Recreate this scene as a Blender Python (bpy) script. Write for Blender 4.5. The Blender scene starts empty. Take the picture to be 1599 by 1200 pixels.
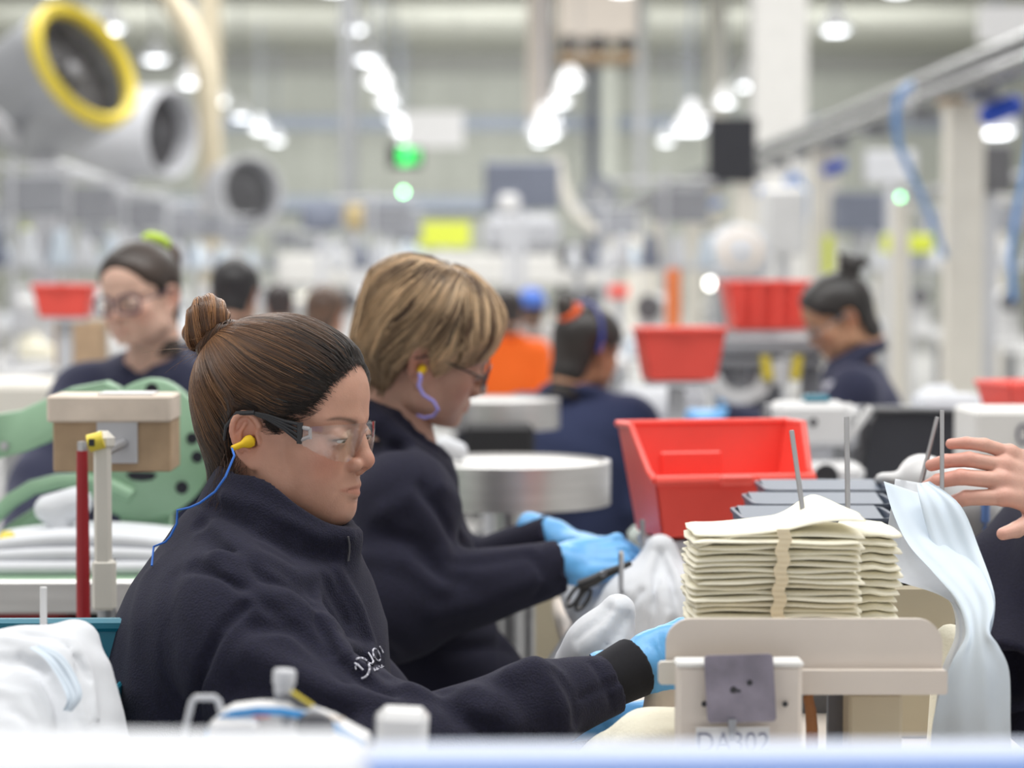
import bpy, math, random
import numpy as np
from mathutils import Vector, Matrix

random.seed(7)
rng = np.random.default_rng(11)
SC = bpy.context.scene
COL = SC.collection
R = math.radians

# ------------------------------------------------------------------ camera
CAM_Z = 1.30
LENS = 85.0
FPX = LENS / 36.0 * 1599.0
PITCH = math.atan(177.0 / FPX)
YAW = math.atan(79.5 * math.cos(PITCH) / FPX)
cam_data = bpy.data.cameras.new('camera')
cam_data.lens = LENS
cam_data.sensor_width = 36.0
cam_data.clip_start = 0.05
cam_data.clip_end = 400
cam_data.dof.use_dof = True
cam_data.dof.focus_distance = 2.66
cam_data.dof.aperture_fstop = 3.7
cam = bpy.data.objects.new('camera', cam_data)
cam.location = (0, 0, CAM_Z)
cam.rotation_euler = (math.pi / 2 - PITCH, 0, -YAW)
COL.objects.link(cam)
SC.camera = cam
CAM_M = Matrix.Translation((0, 0, CAM_Z)) @ cam.rotation_euler.to_matrix().to_4x4()

def W(px, py, D):
    """world point seen at a pixel of the 1599x1200 photo, D metres deep"""
    return CAM_M @ Vector(((px - 799.5) / FPX * D, -(py - 600.0) / FPX * D, -D))

# ------------------------------------------------------------------ look
SC.view_settings.view_transform = 'Standard'
SC.view_settings.look = 'None'
SC.view_settings.gamma = 1.0
SC.view_settings.exposure = 0.0
SC.view_settings.use_curve_mapping = False

world = bpy.data.worlds.new('world')
SC.world = world
world.use_nodes = True
bgn = world.node_tree.nodes['Background']
bgn.inputs[0].default_value = (1.0, 0.985, 0.965, 1)
bgn.inputs[1].default_value = 0.62

LAMP_SPACING = 6.55
LAMP_Z = CAM_Z + 4.5
LAMP_X = (-6.6, -2.06, 2.6, 7.05)

def area_light(name, loc, size, power, color=(1, 1, 1), rot=(0, 0, 0)):
    d = bpy.data.lights.new(name, 'AREA')
    d.shape = 'DISK' if not isinstance(size, tuple) else 'RECTANGLE'
    if isinstance(size, tuple):
        d.size, d.size_y = size
    else:
        d.size = size
    d.energy = power
    d.color = color
    o = bpy.data.objects.new(name, d)
    o.location = loc
    o.rotation_euler = rot
    COL.objects.link(o)
    return o

# added fill lights overhead, down the hall; also stand in for near lamps
area_light('overhead_fill_light', (0.5, 3.0, 8.6), (16, 3.0), 950, (1.0, 0.99, 0.97))
area_light('overhead_fill_light', (0.5, 16.0, 8.6), (16, 4.0), 1500, (1.0, 0.99, 0.97))
area_light('overhead_fill_light', (0.5, 34.0, 8.6), (16, 5.0), 2200, (1.0, 0.99, 0.97))
area_light('overhead_fill_light', (0.5, 60.0, 8.6), (16, 5.0), 2200, (1.0, 0.99, 0.97))
# added unseen fill lights: three brighten the back wall, one the ceiling
for x_ in (-10.0, 1.0, 12.0):
    area_light('wall_fill_light', (x_, 73.0, 5.6), (8, 2.5), 1050, (0.98, 0.99, 1.0), (R(92), 0, 0))
area_light('ceiling_fill_light', (1.0, 64.0, 5.2), (30, 14), 550, (0.98, 0.99, 1.0), (R(180), 0, 0))
# ------------------------------------------------------------------ materials
def mat(name, color=(0.8, 0.8, 0.8), rough=0.5, metal=0.0, noise=0.0, nscale=8.0, bump=0.0, bscale=200.0,
        sheen=0.0, attr=None, emit=None, estr=0.0, trans=0.0, alpha=1.0, sss=0.0, spec=None, stretch=None, coat=0.0):
    m = bpy.data.materials.new(name)
    m.use_nodes = True
    nt = m.node_tree
    b = nt.nodes['Principled BSDF']
    b.inputs['Base Color'].default_value = (*color, 1)
    b.inputs['Roughness'].default_value = rough
    b.inputs['Metallic'].default_value = metal
    if sheen:
        b.inputs['Sheen Weight'].default_value = sheen
        b.inputs['Sheen Roughness'].default_value = 0.5
        b.inputs['Sheen Tint'].default_value = (0.75, 0.75, 1.0, 1)
    if coat:
        b.inputs['Coat Weight'].default_value = coat
    if trans:
        b.inputs['Transmission Weight'].default_value = trans
    if alpha < 1:
        b.inputs['Alpha'].default_value = alpha
    if spec is not None:
        b.inputs['Specular IOR Level'].default_value = spec
    if sss:
        b.inputs['Subsurface Weight'].default_value = sss
        b.inputs['Subsurface Radius'].default_value = (0.9, 0.35, 0.2)
        b.inputs['Subsurface Scale'].default_value = 0.008
    if emit:
        b.inputs['Emission Color'].default_value = (*emit, 1)
        b.inputs['Emission Strength'].default_value = estr
    tc = nt.nodes.new('ShaderNodeTexCoord')
    src = tc.outputs['Object']
    if stretch:
        mp = nt.nodes.new('ShaderNodeMapping')
        mp.inputs['Scale'].default_value = stretch
        nt.links.new(src, mp.inputs['Vector'])
        src = mp.outputs['Vector']
    colsock = None
    if attr:
        a = nt.nodes.new('ShaderNodeAttribute')
        a.attribute_name = attr
        colsock = a.outputs['Color']
        nt.links.new(colsock, b.inputs['Base Color'])
    if noise:
        n = nt.nodes.new('ShaderNodeTexNoise')
        n.inputs['Scale'].default_value = nscale
        n.inputs['Detail'].default_value = 4
        nt.links.new(src, n.inputs['Vector'])
        mr = nt.nodes.new('ShaderNodeMapRange')
        mr.inputs['From Min'].default_value = 0.3
        mr.inputs['From Max'].default_value = 0.7
        mr.inputs['To Min'].default_value = 1 - noise
        mr.inputs['To Max'].default_value = 1 + noise
        nt.links.new(n.outputs['Fac'], mr.inputs['Value'])
        mx = nt.nodes.new('ShaderNodeVectorMath')
        mx.operation = 'SCALE'
        if colsock:
            nt.links.new(colsock, mx.inputs[0])
        else:
            mx.inputs[0].default_value = color
        nt.links.new(mr.outputs['Result'], mx.inputs['Scale'])
        nt.links.new(mx.outputs['Vector'], b.inputs['Base Color'])
    if bump:
        n2 = nt.nodes.new('ShaderNodeTexNoise')
        n2.inputs['Scale'].default_value = bscale
        n2.inputs['Detail'].default_value = 3
        nt.links.new(src, n2.inputs['Vector'])
        bp = nt.nodes.new('ShaderNodeBump')
        bp.inputs['Strength'].default_value = bump
        bp.inputs['Distance'].default_value = 0.002
        nt.links.new(n2.outputs['Fac'], bp.inputs['Height'])
        nt.links.new(bp.outputs['Normal'], b.inputs['Normal'])
    return m

# ------------------------------------------------------------------ objects
def tag(o, label=None, cat=None, group=None, kind=None):
    if label: o['label'] = label
    if cat: o['category'] = cat
    if group: o['group'] = group
    if kind: o['kind'] = kind
    return o

def empty(name, loc=(0, 0, 0), label=None, cat=None, group=None, rotz=0.0):
    o = bpy.data.objects.new(name, None)
    o.empty_display_size = 0.05
    o.location = loc
    o.rotation_euler = (0, 0, rotz)
    COL.objects.link(o)
    bpy.context.view_layer.update() if False else None
    o['_mw'] = 0
    del o['_mw']
    return tag(o, label, cat, group)

def link_mesh(me, name, material, parent=None, local=False):
    """link a mesh whose vertices are world coordinates (or the parent's own when local)"""
    o = bpy.data.objects.new(name, me)
    if material is not None:
        mats = material if isinstance(material, (list, tuple)) else [material]
        for m in mats:
            me.materials.append(m)
    COL.objects.link(o)
    if parent is not None:
        o.parent = parent
        if not local:
            M = Matrix.Identity(4)
            p = parent
            chain = []
            while p is not None:
                chain.append(p)
                p = p.parent
            for q in reversed(chain):
                M = M @ (Matrix.Translation(q.location) @ q.rotation_euler.to_matrix().to_4x4())
            me.transform(M.inverted())
    elif not local:
        # put the origin at the base centre of the mesh
        n = len(me.vertices)
        if n:
            co = np.empty(n * 3, np.float32)
            me.vertices.foreach_get('co', co)
            co = co.reshape(-1, 3)
            c = (co.min(0) + co.max(0)) / 2
            c[2] = co[:, 2].min()
            me.transform(Matrix.Translation(-Vector([float(v) for v in c])))
            o.location = [float(v) for v in c]
    return o

def np_mesh(name, V, F, smooth=True, colors=None, mat_idx=None):
    V = np.asarray(V, np.float32)
    F = np.asarray(F, np.int32)
    me = bpy.data.meshes.new(name)
    nv, nf, k = len(V), len(F), F.shape[1]
    me.vertices.add(nv)
    me.vertices.foreach_set('co', V.ravel())
    me.loops.add(nf * k)
    me.loops.foreach_set('vertex_index', F.ravel())
    me.polygons.add(nf)
    me.polygons.foreach_set('loop_start', np.arange(nf, dtype=np.int32) * k)
    try:
        me.polygons.foreach_set('loop_total', np.full(nf, k, np.int32))
    except Exception:
        pass
    me.polygons.foreach_set('use_smooth', np.full(nf, smooth, bool))
    if mat_idx is not None:
        me.polygons.foreach_set('material_index', np.asarray(mat_idx, np.int32))
    if colors is not None:
        ca = me.color_attributes.new('Col', 'FLOAT_COLOR', 'POINT')
        c4 = np.ones((nv, 4), np.float32)
        c4[:, :3] = colors
        ca.data.foreach_set('color', c4.ravel())
    me.update(calc_edges=True)
    return me

class MB:
    """collects boxes, tubes, lathes into one mesh (world coordinates, or local)"""
    def __init__(s):
        s.v = []; s.f = []
    def raw(s, verts, faces):
        n = len(s.v)
        s.v += [tuple(v) for v in verts]
        s.f += [tuple(i + n for i in f) for f in faces]
        return s
    def box(s, c, size, rz=0.0, M=None, bevel=0.0):
        hx, hy, hz = size[0] / 2, size[1] / 2, size[2] / 2
        b = min(bevel, hx * .9, hy * .9, hz * .9)
        T = Matrix.Translation(c) @ (M if M is not None else Matrix.Rotation(rz, 4, 'Z'))
        if b <= 0:
            vs = [(x * hx, y * hy, z * hz) for x in (-1, 1) for y in (-1, 1) for z in (-1, 1)]
            fs = [(0, 1, 3, 2), (4, 6, 7, 5), (0, 4, 5, 1), (2, 3, 7, 6), (0, 2, 6, 4), (1, 5, 7, 3)]
        else:
            vs = []; idx = {}
            for sx in (-1, 1):
                for sy in (-1, 1):
                    for sz in (-1, 1):
                        for ax in range(3):
                            p = [sx * (hx - b), sy * (hy - b), sz * (hz - b)]
                            p[ax] = (sx, sy, sz)[ax] * (hx, hy, hz)[ax]
                            idx[(sx, sy, sz, ax)] = len(vs); vs.append(tuple(p))
            fs = []
            for ax in range(3):
                a, c2 = [(1, 2), (2, 0), (0, 1)][ax]
                for sg in (-1, 1):
                    q = []
                    for (u, w) in ((-1, -1), (1, -1), (1, 1), (-1, 1)):
                        k = [0, 0, 0]; k[ax] = sg; k[a] = u; k[c2] = w
                        q.append(idx[(*k, ax)])
                    fs.append(tuple(q) if sg > 0 else tuple(reversed(q)))
            for ax in range(3):       # edge bevels run along ax
                a, c2 = [(1, 2), (2, 0), (0, 1)][ax]
                for u in (-1, 1):
                    for w in (-1, 1):
                        def K(e, m):
                            k = [0, 0, 0]; k[ax] = e; k[a] = u; k[c2] = w
                            return idx[(*k, m)]
                        q = (K(-1, a), K(1, a), K(1, c2), K(-1, c2))
                        fs.append(q if u * w > 0 else tuple(reversed(q)))
            for sx in (-1, 1):
                for sy in (-1, 1):
                    for sz in (-1, 1):
                        q = tuple(idx[(sx, sy, sz, m)] for m in range(3))
                        fs.append(q if sx * sy * sz > 0 else tuple(reversed(q)))
        return s.raw([T @ Vector(v) for v in vs], fs)
    def tube(s, pts, r, n=10, cap=True):
        pts = [Vector(p) for p in pts]
        rr = r if isinstance(r, (list, tuple)) else [r] * len(pts)
        T = [(pts[min(i + 1, len(pts) - 1)] - pts[max(i - 1, 0)]).normalized() for i in range(len(pts))]
        up = Vector((0, 0, 1)) if abs(T[0].z) < 0.9 else Vector((1, 0, 0))
        u = T[0].cross(up).normalized()
        vs = []
        for i, p in enumerate(pts):
            u = (u - T[i] * u.dot(T[i])).normalized()
            w = T[i].cross(u)
            for j in range(n):
                a = 2 * math.pi * j / n
                vs.append(p + (u * math.cos(a) + w * math.sin(a)) * rr[i])
        fs = []
        for i in range(len(pts) - 1):
            for j in range(n):
                j2 = (j + 1) % n
                fs.append((i * n + j, i * n + j2, (i + 1) * n + j2, (i + 1) * n + j))
        if cap:
            fs.append(tuple(reversed(range(n))))
            fs.append(tuple((len(pts) - 1) * n + j for j in range(n)))
        return s.raw(vs, fs)
    def lathe(s, prof, c=(0, 0, 0), n=40, M=None, close=False):
        """prof: (radius, height) pairs about local z"""
        T = Matrix.Translation(c) @ (M if M is not None else Matrix.Identity(4))
        vs = []
        for (r, h) in prof:
            for j in range(n):
                a = 2 * math.pi * j / n
                vs.append(T @ Vector((r * math.cos(a), r * math.sin(a), h)))
        fs = []
        m = len(prof)
        for i in range(m if close else m - 1):
            i2 = (i + 1) % m
            for j in range(n):
                j2 = (j + 1) % n
                fs.append((i * n + j, i * n + j2, i2 * n + j2, i2 * n + j))
        if not close:
            if prof[0][0] > 1e-5: fs.append(tuple(reversed(range(n))))
            if prof[-1][0] > 1e-5: fs.append(tuple((m - 1) * n + j for j in range(n)))
        return s.raw(vs, fs)
    def prism(s, poly, depth, M):
        """poly: 2D outline (x, z) counter-clockwise, extruded along y from 0 to depth; M places it"""
        n = len(poly)
        vs = [M @ Vector((x, 0, z)) for x, z in poly] + [M @ Vector((x, depth, z)) for x, z in poly]
        fs = [tuple(range(n)), tuple(reversed(range(n, 2 * n)))]
        for i in range(n):
            j = (i + 1) % n
            fs.append((i, i + n, j + n, j))
        return s.raw(vs, fs)
    def build(s, name, material, parent=None, smooth=False, local=False, auto=None):
        me = bpy.data.meshes.new(name)
        me.from_pydata([tuple(v) for v in s.v], [], s.f)
        me.update()
        if smooth or auto:
            me.polygons.foreach_set('use_smooth', [True] * len(me.polygons))
            if auto is None: auto = 40
            me.set_sharp_from_angle(angle=R(auto))
        return link_mesh(me, name, material, parent, local)

def rrect(w, h, r, n=6, cx=0, cz=0):
    """rounded rectangle outline; r may be four radii (bl, br, tr, tl)"""
    rr = r if isinstance(r, (list, tuple)) else [r] * 4
    out = []
    for (sx, sz, a0, q) in ((-1, -1, 180, rr[0]), (1, -1, 270, rr[1]), (1, 1, 0, rr[2]), (-1, 1, 90, rr[3])):
        q = max(q, 1e-5)
        for i in range(n + 1):
            a = R(a0 + 90 * i / n)
            out.append((cx + sx * (w / 2 - q) + q * math.cos(a), cz + sz * (h / 2 - q) + q * math.sin(a)))
    return out

def copy_tree(o, parent=None):
    c = o.copy()
    COL.objects.link(c)
    if parent is not None:
        c.parent = parent
    for ch in [x for x in bpy.data.objects if x.parent == o]:
        copy_tree(ch, c)
    return c

# ------------------------------------------------------------------ distance fields -> smooth surfaces
def ell(c, r, M=None):
    c = np.array(c, float); r = np.array(r, float)
    if M is not None:
        M = np.array(M, float)
        ext = np.sqrt(((M * r[None, :]) ** 2).sum(1))
    else:
        ext = r
    def f(X, Y, Z):
        x, y, z = X - c[0], Y - c[1], Z - c[2]
        if M is not None:
            x, y, z = (M[0, 0] * x + M[1, 0] * y + M[2, 0] * z,
                       M[0, 1] * x + M[1, 1] * y + M[2, 1] * z,
                       M[0, 2] * x + M[1, 2] * y + M[2, 2] * z)
        k0 = np.sqrt((x / r[0]) ** 2 + (y / r[1]) ** 2 + (z / r[2]) ** 2)
        k1 = np.sqrt((x / r[0] ** 2) ** 2 + (y / r[1] ** 2) ** 2 + (z / r[2] ** 2) ** 2) + 1e-9
        return k0 * (k0 - 1) / k1
    return (c - ext, c + ext, f)

def cone(a, b, ra, rb=None):
    rb = ra if rb is None else rb
    a = np.array(a, float); b = np.array(b, float)
    ba = b - a
    L = float((ba ** 2).sum()) + 1e-12
    def f(X, Y, Z):
        x, y, z = X - a[0], Y - a[1], Z - a[2]
        t = np.clip((x * ba[0] + y * ba[1] + z * ba[2]) / L, 0, 1)
        return np.sqrt((x - t * ba[0]) ** 2 + (y - t * ba[1]) ** 2 + (z - t * ba[2]) ** 2) - (ra + (rb - ra) * t)
    return (np.minimum(a - ra, b - rb), np.maximum(a + ra, b + rb), f)

def rbox(c, h, r, M=None):
    c = np.array(c, float); h = np.array(h, float)
    Mn = np.array(M, float) if M is not None else np.eye(3)
    ext = (np.abs(Mn) * h[None, :]).sum(1)
    def f(X, Y, Z):
        x, y, z = X - c[0], Y - c[1], Z - c[2]
        q = [np.abs(Mn[0, i] * x + Mn[1, i] * y + Mn[2, i] * z) - (h[i] - r) for i in range(3)]
        return (np.sqrt(sum(np.maximum(v, 0) ** 2 for v in q)) + np.minimum(np.maximum(np.maximum(q[0], q[1]), q[2]), 0)) - r
    return (c - ext, c + ext, f)

class Field:
    def __init__(s, lo, hi, h):
        s.h = h; s.lo = np.array(lo, float)
        s.n = [int(math.ceil((hi[i] - lo[i]) / h)) + 1 for i in range(3)]
        s.ax = [(s.lo[i] + h * np.arange(s.n[i])).astype(np.float32) for i in range(3)]
        s.V = np.full(s.n, 50.0, np.float32)
    def _sub(s, lo, hi, m):
        sl = []
        for i in range(3):
            a = max(0, int((lo[i] - m - s.lo[i]) / s.h))
            b = min(s.n[i], int((hi[i] + m - s.lo[i]) / s.h) + 2)
            if b <= a: return None
            sl.append(slice(a, b))
        X = s.ax[0][sl[0]][:, None, None]; Y = s.ax[1][sl[1]][None, :, None]; Z = s.ax[2][sl[2]][None, None, :]
        return tuple(sl), X, Y, Z
    def add(s, prim, k=0.0):
        q = s._sub(prim[0], prim[1], k + 3 * s.h)
        if q is None: return s
        sl, X, Y, Z = q
        d = prim[2](X, Y, Z); a = s.V[sl]
        if k > 0:
            hh = np.maximum(k - np.abs(a - d), 0) / k
            s.V[sl] = np.minimum(a, d) - hh * hh * k * 0.25
        else:
            s.V[sl] = np.minimum(a, d)
        return s
    def cut(s, prim, k=0.0):
        q = s._sub(prim[0], prim[1], k + 3 * s.h)
        if q is None: return s
        sl, X, Y, Z = q
        d = -prim[2](X, Y, Z); a = s.V[sl]
        if k > 0:
            hh = np.maximum(k - np.abs(a - d), 0) / k
            s.V[sl] = np.maximum(a, d) + hh * hh * k * 0.25
        else:
            s.V[sl] = np.maximum(a, d)
        return s
    def chain(s, pts, k, cut=False):
        """pts: (x, y, z, r)"""
        for a, b in zip(pts[:-1], pts[1:]):
            (s.cut if cut else s.add)(cone(a[:3], b[:3], a[3], b[3]), k)
        return s
    def fold(s, pts, amp, w):
        """raise (amp>0) or crease (amp<0) the surface along a polyline"""
        P = np.array([p[:3] for p in pts], float)
        q = s._sub(P.min(0), P.max(0), 2.6 * w)
        if q is None: return s
        sl, X, Y, Z = q
        d = None
        n = len(P) - 1
        for i in range(n):
            e = cone(P[i], P[i + 1], 0.0)[2](X, Y, Z)
            d = e if d is None else np.minimum(d, e)
        s.V[sl] -= amp * np.exp(-(d / w) ** 2)
        return s
    def mesh(s):
        V = s.V
        I = V < 0
        nx, ny, nz = V.shape
        c = I[:-1, :-1, :-1].astype(np.int8)
        tot = np.zeros_like(c)
        for i in (0, 1):
            for j in (0, 1):
                for k in (0, 1):
                    tot += I[i:nx - 1 + i, j:ny - 1 + j, k:nz - 1 + k]
        act = np.argwhere((tot > 0) & (tot < 8))
        idx = np.full(tot.shape, -1, np.int64)
        idx[act[:, 0], act[:, 1], act[:, 2]] = np.arange(len(act))
        P = np.zeros((len(act), 3)); cnt = np.zeros(len(act))
        corners = [(i, j, k) for i in (0, 1) for j in (0, 1) for k in (0, 1)]
        vals = {cc: V[act[:, 0] + cc[0], act[:, 1] + cc[1], act[:, 2] + cc[2]].astype(np.float64) for cc in corners}
        for a in corners:
            for ax in range(3):
                if a[ax] == 1: continue
                b = list(a); b[ax] = 1; b = tuple(b)
                va, vb = vals[a], vals[b]
                m = (va < 0) != (vb < 0)
                t = np.where(m, va / np.where(np.abs(va - vb) < 1e-12, 1, va - vb), 0)
                for q in range(3):
                    P[:, q] += np.where(m, a[q] + (t if q == ax else 0), 0)
                cnt += m
        P = (P / cnt[:, None] + act) * s.h + s.lo
        quads = []
        for ax in range(3):
            u, w = [(1, 2), (2, 0), (0, 1)][ax]
            A = [slice(1, -1)] * 3; B = [slice(1, -1)] * 3
            A[ax] = slice(0, -1); B[ax] = slice(1, None)
            ia, ib = I[tuple(A)], I[tuple(B)]
            for sgn, mm in ((1, ia & ~ib), (-1, ~ia & ib)):
                e = np.argwhere(mm)
                if not len(e): continue
                off = np.ones(3, int); off[ax] = 0
                e = e + off
                def g(du, dw):
                    p = e.copy(); p[:, u] += du; p[:, w] += dw
                    return idx[p[:, 0], p[:, 1], p[:, 2]]
                q = np.stack([g(-1, -1), g(0, -1), g(0, 0), g(-1, 0)], 1)
                if sgn < 0: q = q[:, ::-1]
                quads.append(q)
        Q = np.concatenate(quads)
        return P, Q[(Q >= 0).all(1)]

def frame_np(origin, yaw=0.0, pitch=0.0, roll=0.0, s=1.0):
    """local (x forward, y left, z up) -> world; pitch > 0 looks down, roll > 0 tips to the right"""
    M = Matrix.Rotation(yaw, 3, 'Z') @ Matrix.Rotation(pitch, 3, 'Y') @ Matrix.Rotation(roll, 3, 'X')
    Mn = np.array(M)
    o = np.array(origin, float)
    return lambda P: (np.asarray(P, float) @ Mn.T) * s + o

def strands(paths, r0, r1=None, cols=None, sides=3):
    """paths (n, m, 3) -> one mesh of thin tapered tubes"""
    P = np.asarray(paths, float)
    n, m, _ = P.shape
    r1 = r0 * 0.4 if r1 is None else r1
    T = np.gradient(P, axis=1)
    T /= np.linalg.norm(T, axis=2, keepdims=True) + 1e-12
    ref = np.array([0.31, 0.83, 0.46])
    U = np.cross(T, ref); U /= np.linalg.norm(U, axis=2, keepdims=True) + 1e-12
    Wv = np.cross(T, U)
    rad = (r0 + (r1 - r0) * np.linspace(0, 1, m) ** 2)[None, :, None]
    ring = []
    for j in range(sides):
        a = 2 * math.pi * j / sides
        ring.append(P + (U * math.cos(a) + Wv * math.sin(a)) * rad)
    V = np.stack(ring, 2).reshape(-1, 3)
    base = (np.arange(n)[:, None] * m + np.arange(m - 1)[None, :]) * sides
    F = []
    for j in range(sides):
        j2 = (j + 1) % sides
        F.append(np.stack([base + j, base + j2, base + sides + j2, base + sides + j], -1).reshape(-1, 4))
    F = np.concatenate(F)
    C = None
    if cols is not None:
        C = np.repeat(np.asarray(cols, float)[:, None, :], m * sides, 1).reshape(-1, 3) if np.asarray(cols).ndim == 2 \
            else np.repeat(np.asarray(cols, float)[:, :, None, :], sides, 2).reshape(-1, 3)
    return V, F, C

def smoothstep(a, b, x):
    t = np.clip((x - a) / (b - a), 0, 1)
    return t * t * (3 - 2 * t)
MAT = {}
def M(name, *a, **k):
    MAT[name] = mat(name, *a, **k)
    return MAT[name]
M('steel', (0.55, 0.55, 0.56), rough=0.3, metal=1.0, noise=0.08, nscale=30)
M('brushed_steel', (0.62, 0.61, 0.60), rough=0.38, metal=0.9, noise=0.1, nscale=6, stretch=(1, 1, 12))
M('dark_steel', (0.16, 0.16, 0.17), rough=0.5, metal=0.6, noise=0.1)
M('black_plastic', (0.02, 0.02, 0.023), rough=0.45, noise=0.1)
M('dark_board', (0.027, 0.028, 0.036), rough=0.6, noise=0.06)
M('white_plastic', (0.68, 0.68, 0.68), rough=0.4, noise=0.03)
M('white_paint', (0.80, 0.79, 0.76), rough=0.55, noise=0.04)
M('cream_paint', (0.70, 0.63, 0.56), rough=0.5, noise=0.03)
M('cream_post', (0.72, 0.69, 0.62), rough=0.55, noise=0.04)
M('beige_board', (0.50, 0.44, 0.32), rough=0.6, noise=0.06)
M('red_plastic', (0.93, 0.10, 0.075), rough=0.35, noise=0.05, nscale=10)
M('red_paint', (0.33, 0.012, 0.018), rough=0.4)
M('green_paint', (0.27, 0.44, 0.29), rough=0.42, noise=0.05, nscale=12)
M('cardboard', (0.46, 0.33, 0.21), rough=0.85, noise=0.12, nscale=25)
M('pale_cardboard', (0.74, 0.64, 0.54), rough=0.8, noise=0.1, nscale=20)
M('yellow_paint', (0.78, 0.62, 0.06), rough=0.45, noise=0.05)
M('lime_sign', (0.72, 0.80, 0.08), rough=0.5)
M('lime_cloth', (0.62, 0.85, 0.10), rough=0.7)
M('white_cloth', (0.68, 0.70, 0.73), rough=0.9, noise=0.04, nscale=20, sheen=0.1)
M('pale_blue_cloth', (0.60, 0.68, 0.76), rough=0.85, noise=0.04, nscale=14)
M('cream_cloth', (0.93, 0.89, 0.73), rough=0.92, noise=0.05, nscale=25, bump=0.4, bscale=300)
M('blue_plastic', (0.20, 0.34, 0.72), rough=0.35, noise=0.05)
M('sky_plastic', (0.04, 0.35, 0.80), rough=0.35)
M('teal_plastic', (0.01, 0.17, 0.25), rough=0.4, noise=0.06)
M('slate_plastic', (0.085, 0.11, 0.155), rough=0.4, noise=0.05)
M('grey_metal', (0.36, 0.37, 0.39), rough=0.42, metal=0.5, noise=0.08, nscale=4)
M('pale_grey', (0.56, 0.57, 0.60), rough=0.5, noise=0.06)
M('grey_plastic', (0.30, 0.31, 0.34), rough=0.5, noise=0.08)
M('blue_grey', (0.19, 0.21, 0.27), rough=0.5, noise=0.08)
M('orange_cloth', (0.90, 0.14, 0.012), rough=0.85, noise=0.06)
M('rail_metal', (0.20, 0.205, 0.215), rough=0.25, metal=0.7, noise=0.1, nscale=3)
M('ink', (0.10, 0.09, 0.14), rough=0.6)
M('logo_thread', (0.62, 0.62, 0.70), rough=0.8)
M('pure_white', (0.93, 0.93, 0.94), rough=0.7)
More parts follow.
